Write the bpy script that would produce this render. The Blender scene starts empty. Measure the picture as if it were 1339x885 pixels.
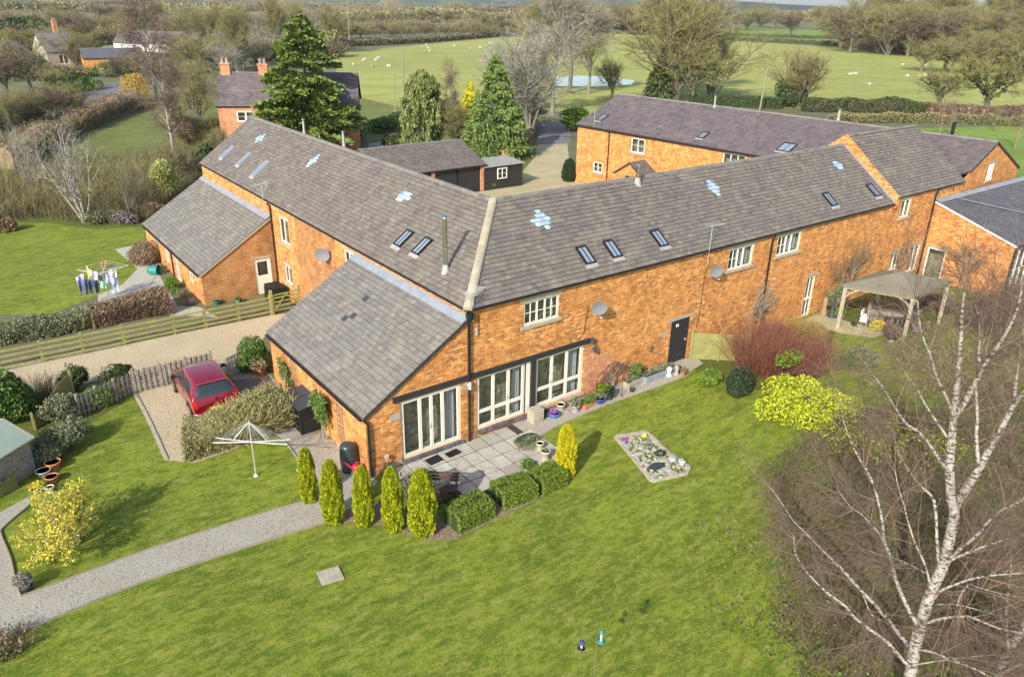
import bpy, bmesh, math, random
import numpy as np
from mathutils import Vector, Matrix
R = math.radians
random.seed(7)
scn = bpy.context.scene
COL = scn.collection
# ---------------------------------------------------------------- camera, sky, sun, exposure
CAM = np.array([-13.4174, -20.2391, 14.5349]); YAW, PITCH, ROLL, FPX = -0.6472, -0.4131, 0.0177, 1006.046
_fw = np.array([-math.sin(YAW)*math.cos(PITCH), math.cos(YAW)*math.cos(PITCH), math.sin(PITCH)])
_r0 = np.array([math.cos(YAW), math.sin(YAW), 0.]); _u0 = np.cross(_r0, _fw)
_c, _s = math.cos(ROLL), math.sin(ROLL)
_r = _c*_r0+_s*_u0; _u = -_s*_r0+_c*_u0
cd = bpy.data.cameras.new('camera'); co = bpy.data.objects.new('camera', cd); COL.objects.link(co)
cd.sensor_width = 36; cd.lens = FPX/1339*36; cd.clip_start = .1; cd.clip_end = 12000
co.matrix_world = Matrix(((_r[0], _u[0], -_fw[0], CAM[0]), (_r[1], _u[1], -_fw[1], CAM[1]), (_r[2], _u[2], -_fw[2], CAM[2]), (0, 0, 0, 1)))
scn.camera = co
w = bpy.data.worlds.new('World'); scn.world = w; w.use_nodes = True
wn = w.node_tree; bg = wn.nodes['Background']; sk = wn.nodes.new('ShaderNodeTexSky'); sk.sky_type = 'NISHITA'
sk.sun_disc = False; sk.sun_elevation = R(31); sk.sun_rotation = R(243); sk.air_density = 1.0; sk.dust_density = 1.5; sk.ozone_density = 1.0
wn.links.new(sk.outputs[0], bg.inputs[0]); bg.inputs[1].default_value = .15
sl = bpy.data.lights.new('sun', 'SUN'); so = bpy.data.objects.new('sun', sl); COL.objects.link(so)
sl.energy = 3.7; sl.angle = R(.53); sl.color = (1, .95, .86)
_sd = Vector((math.cos(R(27))*math.cos(R(31)), math.sin(R(27))*math.cos(R(31)), -math.sin(R(31))))
so.rotation_euler = _sd.to_track_quat('-Z', 'Y').to_euler()
vs = scn.view_settings; vs.view_transform = 'Standard'; vs.look = 'None'; vs.gamma = 1; vs.exposure = .66; vs.use_curve_mapping = False
scn.cycles.use_denoising = True
scn.cycles.max_bounces = 6; scn.cycles.transparent_max_bounces = 8; scn.cycles.diffuse_bounces = 3; scn.cycles.glossy_bounces = 3

# ---------------------------------------------------------------- survey helpers: the lie of the land, and where a sight line meets it
def gz(x, y): return -0.22*math.exp(-((x+2.5)**2+(y+1.5)**2)/60.5)
def ray(x, y): return _fw*FPX+_r*(x-669.5)-_u*(y-442.5)
def G(x, y, z=None):
    d = ray(x, y); zz = 0 if z is None else z
    for i in range(5):
        p = CAM+d*((zz-CAM[2])/d[2])
        if z is not None: break
        zz = gz(p[0], p[1])
    return p
def onx(x, y, X): d = ray(x, y); return CAM+d*((X-CAM[0])/d[0])
def ony(x, y, Y): d = ray(x, y); return CAM+d*((Y-CAM[1])/d[1])
def hh(px, py, ty):
    b = G(px, py); d = ray(px, ty); n = b[:2]-CAM[:2]; return (CAM+d*((n@n)/(d[:2]@n)))[2]-b[2]
def wpx(px, py, w):                      # metres spanned by w pixels at that ground point
    b = G(px, py); return w*((b-CAM)@_fw)/FPX
def onplane(px, py, base, dd=0.):        # point on the upright plane through base that faces the viewer, dd metres beyond it
    n = base[:2]-CAM[:2]; L = np.linalg.norm(n); n = n/L; d = ray(px, py); return CAM+d*((L+dd)/(d[:2]@n))

# ---------------------------------------------------------------- materials
def srgb(*c): return tuple(((v/255)/12.92 if v/255 <= .04045 else ((v/255+.055)/1.055)**2.4) for v in c)
MAT = {}
def nodes(m):
    m.use_nodes = True; nt = m.node_tree; return nt, nt.nodes['Principled BSDF']
def ramp(nt, fac, cols, lo=0., hi=1., const=False):
    r = nt.nodes.new('ShaderNodeValToRGB'); nt.links.new(fac, r.inputs[0]); e = r.color_ramp.elements
    r.color_ramp.interpolation = 'CONSTANT' if const else 'LINEAR'
    n = len(cols)
    while len(e) < n: e.new(.5)
    for i, c in enumerate(cols):
        e[i].position = lo+(hi-lo)*i/(n if const else max(1, n-1)); e[i].color = (*c, 1) if len(c) == 3 else c
    return r.outputs[0]
def mixc(nt, fac, a, b, mode='MIX'):
    m = nt.nodes.new('ShaderNodeMix'); m.data_type = 'RGBA'; m.blend_type = mode
    for s, v in ((m.inputs[0], fac), (m.inputs[6], a), (m.inputs[7], b)):
        if hasattr(v, 'is_linked'): nt.links.new(v, s)
        elif isinstance(v, (int, float)): s.default_value = v
        else: s.default_value = (*v, 1)
    return m.outputs[2]
def noise(nt, scale, detail=4, rough=.6, vec=None, stretch=None):
    n = nt.nodes.new('ShaderNodeTexNoise'); n.inputs['Scale'].default_value = scale; n.inputs['Detail'].default_value = detail; n.inputs['Roughness'].default_value = rough
    if vec is None:
        tc = nt.nodes.new('ShaderNodeTexCoord'); vec = tc.outputs['Object']
    if stretch:
        mp = nt.nodes.new('ShaderNodeMapping'); mp.inputs['Scale'].default_value = stretch[:3]
        if len(stretch) > 3: mp.inputs['Rotation'].default_value = (0, 0, stretch[3])
        nt.links.new(vec, mp.inputs[0]); vec = mp.outputs[0]
    nt.links.new(vec, n.inputs['Vector']); return n.outputs[0]
def mk(name, col, rough=.8, island=None, layers=(), bump=None, metal=0, spec=None, emit=None):
    """col base colour; island = list of colours picked per separate piece; layers = (scale, colour, lo, hi[, amount, stretch]); bump = (scale, strength)"""
    m = bpy.data.materials.new(name); nt, b = nodes(m); MAT[name] = m
    b.inputs['Roughness'].default_value = rough; b.inputs['Metallic'].default_value = metal
    if spec is not None: b.inputs['Specular IOR Level'].default_value = spec
    c = col
    if island:
        g = nt.nodes.new('ShaderNodeNewGeometry'); c = ramp(nt, g.outputs['Random Per Island'], island)
    for L in layers:
        f = noise(nt, L[0], stretch=L[5] if len(L) > 5 else None)
        amt = L[4] if len(L) > 4 else 1.
        f = ramp(nt, f, [(0, 0, 0), (amt,)*3], L[2], L[3])
        c = mixc(nt, f, c, L[1])
    if hasattr(c, 'is_linked'): nt.links.new(c, b.inputs['Base Color'])
    else: b.inputs['Base Color'].default_value = (*c, 1)
    if bump:
        bn = nt.nodes.new('ShaderNodeBump'); bn.inputs['Strength'].default_value = bump[1]; bn.inputs['Distance'].default_value = .05
        nt.links.new(noise(nt, bump[0], 5, .7), bn.inputs['Height']); nt.links.new(bn.outputs[0], b.inputs['Normal'])
    return m
def mkbrick(name, cols, mortar, patch, patchamt=.6, pale=None):
    m = bpy.data.materials.new(name); nt, b = nodes(m); MAT[name] = m; b.inputs['Roughness'].default_value = .85
    tc = nt.nodes.new('ShaderNodeTexCoord'); sx = nt.nodes.new('ShaderNodeSeparateXYZ'); nt.links.new(tc.outputs['Object'], sx.inputs[0])
    ad = nt.nodes.new('ShaderNodeMath'); ad.operation = 'ADD'; nt.links.new(sx.outputs[0], ad.inputs[0]); nt.links.new(sx.outputs[1], ad.inputs[1])
    cb = nt.nodes.new('ShaderNodeCombineXYZ'); nt.links.new(ad.outputs[0], cb.inputs[0]); nt.links.new(sx.outputs[2], cb.inputs[1])
    def bt(c1, c2, mo, fac=None, ms=.012):
        t = nt.nodes.new('ShaderNodeTexBrick'); t.inputs['Scale'].default_value = 1; t.inputs['Brick Width'].default_value = .235; t.inputs['Row Height'].default_value = .078
        t.inputs['Mortar Size'].default_value = ms; t.inputs['Mortar Smooth'].default_value = .3
        t.inputs['Color1'].default_value = (*c1, 1); t.inputs['Color2'].default_value = (*c2, 1); t.inputs['Mortar'].default_value = (*mo, 1)
        nt.links.new(cb.outputs[0], t.inputs[0]); return t
    t = bt((0, 0, 0), (1, 1, 1), (.5, .5, .5)); c = ramp(nt, t.outputs[0], cols)
    f = ramp(nt, noise(nt, .45, 5, .65), [(0, 0, 0), (patchamt,)*3], .42, .62); c = mixc(nt, f, c, patch)
    f = ramp(nt, noise(nt, 5., 3, .7), [(0, 0, 0), (.75,)*3], .55, .64); c = mixc(nt, f, c, pale or mortar)
    c = mixc(nt, t.outputs['Fac'], c, mortar)
    c = mixc(nt, ramp(nt, noise(nt, 9., 3, .75), [(0, 0, 0), (.6,)*3], .56, .66), c, cols[0])
    f = ramp(nt, noise(nt, 1.6, 4, .6), [(.74, .70, .66), (1.12, 1.12, 1.12)], .32, .58); c = mixc(nt, 1., c, f, 'MULTIPLY')
    nt.links.new(c, b.inputs['Base Color'])
    bn = nt.nodes.new('ShaderNodeBump'); bn.inputs['Strength'].default_value = .6; bn.inputs['Distance'].default_value = .012; bn.invert = True
    nt.links.new(t.outputs['Fac'], bn.inputs['Height']); nt.links.new(bn.outputs[0], b.inputs['Normal'])
    return m
mkbrick('brick', [(.20, .055, .018), (.44, .125, .028), (.57, .185, .036), (.63, .235, .046), (.78, .43, .15)], (.56, .32, .12), (.64, .245, .04), .6, (.84, .52, .21))
mkbrick('brick_dark', [(.26, .09, .025), (.38, .14, .035), (.45, .18, .045), (.33, .12, .035), (.5, .26, .09)], (.38, .24, .11), (.40, .18, .045), .6, (.45, .28, .12))
mkbrick('brick_red', [(.36, .08, .03), (.50, .13, .045), (.58, .18, .06), (.44, .11, .04)], (.62, .42, .26), (.60, .22, .07), .4, (.70, .50, .33))
def mktile(name, cols, lich, moss):
    return mk(name, cols[0], .82, island=cols, layers=[(1.1, lich, .52, .72, .45), (6., lich, .60, .75, .5), (.35, moss, .5, .7, .35), (22., tuple(v*.55 for v in cols[1]), .45, .75, .35)], bump=(30, .25))
mktile('tile', [(.125, .102, .088), (.155, .133, .112), (.175, .152, .128), (.195, .172, .138), (.145, .12, .108), (.23, .205, .16)], (.30, .27, .19), (.13, .105, .11))
mktile('tile_grey', [(.15, .138, .125), (.175, .16, .142), (.20, .185, .16), (.225, .205, .17), (.165, .148, .138), (.255, .23, .185)], (.33, .30, .22), (.16, .15, .16))
mktile('tile_purple', [(.10, .08, .08), (.135, .11, .11), (.165, .135, .13), (.125, .10, .10)], (.26, .22, .19), (.12, .09, .10))
mktile('tile_slate', [(.085, .085, .10), (.11, .11, .125), (.13, .13, .14), (.10, .095, .115)], (.22, .22, .21), (.07, .07, .085))
mk('underlay', (.035, .032, .03))  # near-black, so gaps between tile courses read as painted shadow lines
mk('tile_clear', (.5, .6, .7), .25, island=[(.33, .44, .54), (.42, .53, .62), (.50, .58, .64), (.28, .38, .48)])
mk('ridge_lichen', (.4, .36, .24), .85, island=[(.36, .32, .22), (.46, .41, .28), (.30, .26, .19)], layers=[(9, (.22, .19, .14), .5, .7, .6)], bump=(20, .5))
mk('ridge_grey', (.2, .18, .16), .85, island=[(.17, .155, .145), (.22, .20, .17), (.13, .12, .115)], layers=[(7, (.33, .29, .18), .55, .7, .5)])
mk('lead', (.28, .31, .35), .55, layers=[(3, (.20, .22, .25), .4, .7, .7)], bump=(6, .2))
mk('lead_pale', (.38, .36, .34), .6, layers=[(5, (.27, .25, .23), .4, .7, .7)])
mk('black_paint', (.018, .017, .019), .45)
mk('black_metal', (.02, .02, .024), .35, metal=.3)
mk('black_timber', (.022, .022, .024), .6, layers=[(3, (.05, .05, .05), .45, .7, .6, (1, 1, 14))], bump=(30, .3))
mk('cream_paint', (.76, .72, .60), .5, layers=[(4, (.6, .55, .42), .55, .8, .4)])
mk('white_paint', (.80, .79, .74), .45)
mk('stone', (.42, .37, .28), .85, layers=[(3, (.27, .24, .18), .4, .65, .7), (25, (.5, .46, .37), .5, .7, .5)], bump=(20, .4))
mk('stone_grey', (.36, .34, .30), .85, layers=[(5, (.22, .21, .18), .4, .65, .7)], bump=(20, .5))
mk('concrete', (.42, .40, .34), .9, layers=[(2, (.28, .27, .22), .45, .65, .7), (40, (.5, .48, .4), .5, .7, .4)], bump=(30, .3))
mk('slab', (.4, .39, .33), .85, island=[(.36, .335, .27), (.48, .45, .38), (.42, .395, .32), (.56, .53, .46), (.28, .26, .22)], layers=[(4, (.25, .24, .20), .48, .7, .6), (30, (.52, .5, .44), .5, .75, .4)], bump=(30, .3))
mk('joint', (.045, .042, .03), .95)
mk('steel', (.62, .62, .58), .22, metal=1)
mk('steel_dull', (.55, .55, .54), .5, metal=.4)
mk('dish_grey', (.20, .205, .22), .55)
mk('old_wood', (.30, .26, .19), .85, layers=[(2, (.20, .17, .12), .4, .65, .7, (1, 1, 8)), (8, (.33, .31, .22), .5, .7, .6)], bump=(25, .4))
mk('mossy_wood', (.26, .245, .09), .9, layers=[(3, (.34, .34, .08), .42, .62, .8), (9, (.22, .19, .11), .5, .68, .8)], bump=(20, .5))
mk('grey_wood', (.33, .29, .24), .85, layers=[(2.5, (.16, .13, .10), .42, .62, .8, (2, 2, 9)), (14, (.44, .40, .34), .5, .7, .6)], bump=(25, .4))
mk('oak', (.38, .34, .24), .8, layers=[(2, (.34, .30, .21), .4, .65, .7, (1, 1, 6))], bump=(20, .3))
mk('roof_felt', (.30, .36, .28), .95, layers=[(2, (.24, .31, .25), .4, .65, .8), (50, (.38, .42, .33), .5, .7, .5)])
mk('canvas', (.20, .185, .125), .9, layers=[(1.2, (.17, .155, .10), .4, .65, .7)])
mk('plastic_black', (.014, .014, .015), .5, layers=[(3, (.025, .025, .025), .4, .7, .7)], spec=.3)
mk('plastic_blackgreen', (.035, .05, .055), .35)
mk('terracotta', (.50, .20, .075), .8, layers=[(8, (.56, .34, .20), .5, .7, .6)])
mk('pot_blue', (.03, .09, .36), .2)
mk('pot_lightblue', (.10, .22, .55), .25)
mk('pot_grey', (.42, .42, .40), .7, layers=[(8, (.30, .31, .28), .5, .7, .6)])
mk('pot_cream', (.56, .51, .36), .7, layers=[(8, (.38, .36, .26), .5, .7, .6)])
mk('pot_teal', (.03, .22, .19), .35)
mk('pot_slate', (.045, .05, .06), .6)
mk('soil', (.06, .045, .03), .95, bump=(20, .6))
mk('bark_mulch', (.20, .14, .09), .95, layers=[(14, (.36, .28, .19), .45, .6, .8)], bump=(20, .8))
mk('red_plastic', (.55, .02, .05), .3)
mk('yellow_cloth', (.75, .50, .04), .8)
mk('denim', (.10, .13, .30), .9, layers=[(8, (.2, .24, .42), .4, .65, .6)])
mk('navy_cloth', (.05, .06, .17), .9)
mk('pale_denim', (.38, .46, .72), .9, layers=[(7, (.6, .64, .8), .4, .65, .7)])
mk('white_cloth', (.72, .72, .74), .9)
mk('grey_cloth', (.36, .36, .40), .9, layers=[(8, (.6, .6, .64), .45, .6, .7)])
mk('green_cloth', (.35, .75, .55), .9)
mk('check_cloth', (.7, .7, .75), .9, layers=[(14, (.08, .09, .2), .48, .54, .9)])
mk('car_red', (.23, .004, .018), .25, metal=.2); MAT['car_red'].node_tree.nodes['Principled BSDF'].inputs['Coat Weight'].default_value = .9
mk('rubber', (.02, .02, .02), .8)
mk('lamp_glass', (.75, .72, .7), .1)
mk('lamp_red', (.5, .01, .01), .15)
mk('plate_yellow', (.75, .55, .03), .5)
mk('tarmac', (.17, .165, .16), .9, layers=[(.5, (.21, .20, .18), .4, .65, .7)], bump=(60, .3))
mk('fur_white', (.5, .46, .38), .95)
mk('copper_light', (.5, .3, .15), .4, metal=.8)
def mkglass(name, tint=(.02, .025, .03), mixf=.5, rough=.03):
    m = bpy.data.materials.new(name); nt, b = nodes(m); MAT[name] = m
    b.inputs['Base Color'].default_value = (*tint, 1); b.inputs['Roughness'].default_value = rough; b.inputs['IOR'].default_value = 1.6
    tr = nt.nodes.new('ShaderNodeBsdfTransparent'); mx = nt.nodes.new('ShaderNodeMixShader'); mx.inputs[0].default_value = mixf
    nt.links.new(tr.outputs[0], mx.inputs[1]); nt.links.new(b.outputs[0], mx.inputs[2]); nt.links.new(mx.outputs[0], nt.nodes['Material Output'].inputs[0])
mkglass('glass', (.05, .055, .04), mixf=.4); mkglass('roof_glass', (.26, .31, .37), .92, .08); mkglass('car_glass', (.03, .045, .05), .9, .03)  # roof_glass: sky reflection put into its pale blue base colour
mk('room_lightened', (.42, .40, .28), .9, layers=[(1.7, (.62, .50, .34), .45, .6, .8), (3, (.16, .22, .10), .48, .58, .85), (5, (.8, .74, .64), .58, .64, .8)])  # interior colour brightened for missing room light, green patches for reflected garden
mk('curtain', (.62, .68, .70), .9, layers=[(9, (.4, .46, .5), .4, .6, .7, (3, 3, .1))])
# water
m = bpy.data.materials.new('water'); nt, b = nodes(m); MAT['water'] = m
b.inputs['Base Color'].default_value = (.10, .11, .10, 1); b.inputs['Roughness'].default_value = .12; b.inputs['Specular IOR Level'].default_value = .4
bn = nt.nodes.new('ShaderNodeBump'); bn.inputs['Strength'].default_value = .05; nt.links.new(noise(nt, 3), bn.inputs['Height']); nt.links.new(bn.outputs[0], b.inputs['Normal'])
# ground covers
g1, g2, g3, g4 = (.084, .142, .009), (.19, .242, .020), (.325, .34, .055), (.46, .41, .14)
def mkgrass(name, base, mid, light, straw, s=1., strawlo=.56, rot=-.9):
    mk(name, base, .9, layers=[(.8*s, mid, .38, .50, 1, (1, 2.1, 1, rot)), (.16*s, tuple(v*1.4 for v in mid), .42, .6, .8), (.3*s, base, .48, .62, .8, (1, 2.4, 1, rot)), (1.5*s, light, .45, .62, .8, (1, 3.0, 1, rot)), (2.2*s, straw, strawlo, strawlo+.18, .6, (1, 1.5, 1, rot)),
        (1.0*s, base, .52, .64, .75, (1, 2.6, 1, rot)), (3.4*s, base, .50, .64, .7, (1, 1.8, 1, rot)), (7*s, light, .55, .68, .6, (1, 1.6, 1, rot)), (17, tuple(v*.62 for v in base), .46, .68, .6), (55, light, .5, .72, .55), (9, tuple(v*1.15 for v in light), .55, .7, .5)], bump=(45, .9), spec=.2)
mkgrass('lawn', g1, g2, g3, g4)
mkgrass('rough_grass', (.12, .15, .03), (.16, .18, .045), (.21, .21, .07), (.27, .22, .11), .25, .5)
mkgrass('pasture', (.27, .29, .07), (.33, .34, .09), (.40, .385, .12), (.46, .41, .17), .06, .55, .3)
mkgrass('bright_field', (.15, .23, .035), (.19, .27, .045), (.23, .29, .07), (.27, .29, .11), .1)
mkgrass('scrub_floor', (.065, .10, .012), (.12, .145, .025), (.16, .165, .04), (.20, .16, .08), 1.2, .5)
mk('country', (.125, .12, .055), .95, layers=[(.006, (.22, .26, .08), .52, .58, .8), (.02, (.12, .12, .06), .5, .6, .8), (.2, (.18, .17, .09), .45, .65, .6)])
mk('gravel_path', (.40, .355, .275), .95, layers=[(.8, (.45, .42, .35), .4, .6, .6), (18, (.18, .16, .13), .53, .62, .85), (28, (.62, .58, .50), .54, .62, .8)], bump=(60, .8))
mk('gravel_gold', (.56, .46, .29), .95, layers=[(.5, (.46, .37, .22), .4, .6, .7), (3, (.52, .37, .17), .5, .68, .5), (14, (.26, .20, .12), .54, .62, .85), (24, (.76, .67, .49), .53, .62, .85)], bump=(60, .8))
mk('gravel_yard', (.50, .42, .24), .95, layers=[(.25, (.36, .33, .17), .42, .6, .7), (1.4, (.30, .29, .12), .55, .7, .6), (40, (.28, .22, .13), .52, .62, .6)], bump=(50, .5))
mk('gravel_dark', (.19, .185, .175), .95, layers=[(40, (.1, .095, .09), .5, .62, .8), (55, (.34, .33, .3), .55, .65, .7)], bump=(60, .8))
# foliage and bark
def mkleaf(name, cols, rough=.55, big=None, trans=True):
    lay = [(big[0], big[1], .42, .62, .7)] if big else []
    m = mk(name, cols[0], rough, island=cols, layers=lay, spec=.3)
    return m
mkleaf('leaf_thuja', [(.17, .22, .008), (.30, .34, .012), (.44, .45, .018), (.23, .29, .01)])
mkleaf('leaf_gold', [(.42, .40, .01), (.55, .48, .015), (.36, .36, .01)])
mkleaf('leaf_box', [(.07, .12, .014), (.13, .20, .02), (.20, .27, .03), (.05, .08, .012)])
mkleaf('twig_dark', [(.13, .115, .05), (.18, .155, .08), (.10, .08, .045), (.16, .12, .085)], .9)  # darker olive-brown twigs, the thicket's own colour
mk('dark_wood', (.10, .06, .04), .8, layers=[(3, (.05, .03, .02), .4, .65, .7)], bump=(20, .3))
mk('brick_blue', (.09, .09, .11), .7, island=[(.07, .07, .09), (.12, .12, .14), (.16, .15, .16)])
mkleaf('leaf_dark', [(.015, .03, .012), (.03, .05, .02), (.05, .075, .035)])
mkleaf('leaf_lime', [(.34, .40, .012), (.50, .52, .02), (.60, .60, .05), (.12, .2, .015), (.2, .28, .02)])
mkleaf('leaf_mid', [(.06, .11, .02), (.10, .17, .03), (.15, .22, .05)])
mkleaf('leaf_laurel', [(.07, .13, .01), (.12, .21, .015), (.20, .29, .03)])
mkleaf('leaf_sage', [(.12, .145, .06), (.18, .20, .10), (.27, .28, .17), (.06, .08, .03)])
mkleaf('leaf_cedar', [(.07, .12, .018), (.13, .19, .028), (.20, .26, .05), (.05, .08, .018)])
mkleaf('leaf_weep', [(.11, .15, .035), (.18, .22, .06), (.28, .31, .11), (.07, .10, .03)])
mkleaf('leaf_conifer', [(.08, .14, .025), (.14, .21, .045), (.22, .29, .07), (.05, .08, .02)])
mkleaf('leaf_forsythia', [(.60, .50, .03), (.74, .64, .08), (.48, .42, .04), (.30, .28, .05)])
mkleaf('leaf_olive', [(.20, .19, .08), (.30, .27, .11), (.38, .34, .15), (.12, .12, .05), (.42, .36, .06)])
mkleaf('leaf_brown', [(.16, .10, .05), (.24, .16, .09), (.32, .23, .14), (.11, .07, .035)])
mkleaf('leaf_litter_mat', [(.10, .085, .03), (.14, .12, .04), (.11, .12, .025), (.18, .14, .07), (.07, .06, .025)])
mkleaf('leaf_ivy', [(.03, .05, .012), (.055, .08, .02), (.085, .11, .03)])
mkleaf('leaf_lav', [(.12, .10, .11), (.20, .16, .17), (.28, .24, .22), (.14, .15, .08)])
mkleaf('flower_yellow', [(.8, .62, .03), (.75, .7, .1)])
mkleaf('flower_purple', [(.28, .06, .35), (.4, .15, .5)])
mkleaf('twig_olive', [(.18, .165, .06), (.25, .23, .09), (.33, .30, .13), (.12, .11, .04)], .9)
mkleaf('twig_green', [(.17, .17, .045), (.24, .23, .07), (.30, .28, .11), (.12, .12, .035)], .9)
mkleaf('twig_brown', [(.13, .095, .055), (.18, .135, .08), (.24, .185, .12), (.09, .065, .038)], .9)
mkleaf('twig_purple', [(.11, .07, .05), (.16, .105, .08), (.22, .155, .12), (.08, .05, .038)], .9)
mkleaf('twig_grey', [(.24, .22, .17), (.32, .30, .24), (.40, .37, .29), (.18, .165, .12)], .9)
mkleaf('twig_red', [(.17, .045, .03), (.23, .075, .05), (.32, .17, .10), (.12, .035, .028)], .8)
mkleaf('twig_gold', [(.42, .27, .05), (.5, .33, .08), (.34, .22, .05)], .9)
mkleaf('twig_white', [(.36, .33, .27), (.45, .42, .35), (.27, .24, .19)], .8)
mk('bark', (.13, .11, .08), .95, layers=[(6, (.2, .18, .12), .45, .65, .7, (1, 1, .3))], bump=(12, .6))
mk('bark_grey', (.25, .23, .18), .95, layers=[(6, (.16, .15, .10), .45, .65, .7, (1, 1, .3))], bump=(12, .6))
mk('bark_birch', (.40, .375, .33), .8, layers=[(3, (.36, .27, .19), .50, .68, .7), (9, (.06, .048, .04), .51, .56, .95, (1, 1, 2.2)), (30, (.12, .10, .08), .57, .62, .85, (.6, .6, 2))], bump=(20, .3))
mk('bark_birch_young', (.27, .19, .135), .8, layers=[(4, (.26, .12, .06), .5, .66, .8), (12, (.12, .09, .07), .58, .66, .8)])

# ---------------------------------------------------------------- object helpers
Z3 = np.array([0., 0., 1.])
def thing(name, label, cat, loc=(0, 0, 0), rotz=0, group=None, kind=None):
    o = bpy.data.objects.new(name, None); COL.objects.link(o); o.empty_display_size = .2
    o.location = tuple(float(v) for v in loc); o.rotation_euler = (0, 0, rotz); tag(o, label, cat, group, kind); return o
def tag(o, label=None, cat=None, group=None, kind=None):
    if label: o['label'] = label
    if cat: o['category'] = cat
    if group: o['group'] = group
    if kind: o['kind'] = kind
    return o
def np_mesh(name, V, F4=None, F3=None, smooth=False):
    me = bpy.data.meshes.new(name); V = np.asarray(V, dtype=np.float32).reshape(-1, 3)
    n4 = 0 if F4 is None else len(F4); n3 = 0 if F3 is None else len(F3)
    me.vertices.add(len(V)); me.vertices.foreach_set('co', V.ravel())
    idx = []; st = []
    if n4: idx.append(np.asarray(F4, dtype=np.int32).ravel()); st.append(np.arange(n4)*4)
    if n3: idx.append(np.asarray(F3, dtype=np.int32).ravel()); st.append(n4*4+np.arange(n3)*3)
    me.loops.add(n4*4+n3*3); me.polygons.add(n4+n3)
    me.loops.foreach_set('vertex_index', np.concatenate(idx)); me.polygons.foreach_set('loop_start', np.concatenate(st).astype(np.int32))
    if smooth: me.polygons.foreach_set('use_smooth', np.ones(n4+n3, dtype=bool))
    me.update(calc_edges=True); return me
def link(name, me, mats, parent=None):
    for mm in (mats if isinstance(mats, (list, tuple)) else [mats]): me.materials.append(MAT[mm])
    o = bpy.data.objects.new(name, me); COL.objects.link(o)
    if parent is not None: o.parent = parent
    return o
def wloc(p):
    v = np.zeros(3)
    while p is not None: v += np.array(p.location); p = p.parent
    return v
class MB:
    def __init__(s): s.v = []; s.f = []; s.m = []; s.sm = []
    def add(s, V, F, mat=0, smooth=False):
        o = len(s.v); s.v += [tuple(float(c) for c in p) for p in V]
        for f in F: s.f.append(tuple(i+o for i in f)); s.m.append(mat); s.sm.append(smooth)
    def quad(s, a, b, c, d, mat=0): s.add([a, b, c, d], [(0, 1, 2, 3)], mat)
    def poly(s, pts, mat=0): s.add(pts, [tuple(range(len(pts)))], mat)
    def box(s, c, d, rot=0, mat=0, taper=1., U=None, N=None):
        """c centre of the underside, d full sizes; rot about z"""
        cx, sx = math.cos(rot), math.sin(rot); V = []
        for z, k in ((0, 1.), (d[2], taper)):
            for a, b_ in ((-1, -1), (1, -1), (1, 1), (-1, 1)):
                x, y = a*d[0]/2*k, b_*d[1]/2*k; V.append((c[0]+x*cx-y*sx, c[1]+x*sx+y*cx, c[2]+z))
        s.add(V, [(3, 2, 1, 0), (4, 5, 6, 7), (0, 1, 5, 4), (1, 2, 6, 5), (2, 3, 7, 6), (3, 0, 4, 7)], mat)
    def beam(s, p0, p1, w, h, mat=0, up=(0, 0, 1)):
        p0 = np.array(p0, float); p1 = np.array(p1, float); d = p1-p0; d /= np.linalg.norm(d)
        up = np.array(up, float); sd = np.cross(d, up)
        if np.linalg.norm(sd) < 1e-4: sd = np.cross(d, (1, 0, 0))
        sd /= np.linalg.norm(sd); u = np.cross(sd, d); V = []
        for p in (p0, p1):
            for a, b_ in ((-1, -1), (1, -1), (1, 1), (-1, 1)): V.append(p+sd*a*w/2+u*b_*h/2)
        s.add(V, [(3, 2, 1, 0), (4, 5, 6, 7), (0, 1, 5, 4), (1, 2, 6, 5), (2, 3, 7, 6), (3, 0, 4, 7)], mat)
    def tube(s, pts, r, n=8, mat=0, cap=True, smooth=True):
        pts = [np.array(p, float) for p in pts]; rs = r if isinstance(r, (list, tuple)) else [r]*len(pts); V = []; F = []
        for i, p in enumerate(pts):
            d = pts[min(i+1, len(pts)-1)]-pts[max(i-1, 0)]; d = d/(np.linalg.norm(d)+1e-9)
            a = np.cross(d, (0, 0, 1) if abs(d[2]) < .9 else (1, 0, 0)); a /= np.linalg.norm(a); b_ = np.cross(d, a)
            for k in range(n): t = 2*math.pi*k/n; V.append(p+(a*math.cos(t)+b_*math.sin(t))*rs[i])
        for i in range(len(pts)-1):
            for k in range(n): F.append((i*n+k, i*n+(k+1) % n, (i+1)*n+(k+1) % n, (i+1)*n+k))
        s.add(V, F, mat, smooth)
        if cap: s.add(V[:n], [tuple(range(n))], mat); s.add(V[-n:], [tuple(range(n-1, -1, -1))], mat)
    def lathe(s, prof, c=(0, 0, 0), n=20, mat=0, smooth=True, sq=None):
        V = []; F = []
        for r, z in prof:
            for k in range(n): t = 2*math.pi*(k+.5)/n; V.append((c[0]+r*math.cos(t), c[1]+r*math.sin(t), c[2]+z))
        for i in range(len(prof)-1):
            for k in range(n): F.append((i*n+k, i*n+(k+1) % n, (i+1)*n+(k+1) % n, (i+1)*n+k))
        s.add(V, F, mat, smooth)
        if prof[-1][0] > 1e-3: s.add(V[-n:], [tuple(range(n))], mat)
        if prof[0][0] > 1e-3: s.add(V[:n], [tuple(range(n-1, -1, -1))], mat)
    def disc(s, c, rx, ry, ax, ay, n=20, mat=0):
        c = np.array(c, float); s.poly([c+np.array(ax)*rx*math.cos(2*math.pi*k/n)+np.array(ay)*ry*math.sin(2*math.pi*k/n) for k in range(n)], mat)
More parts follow.
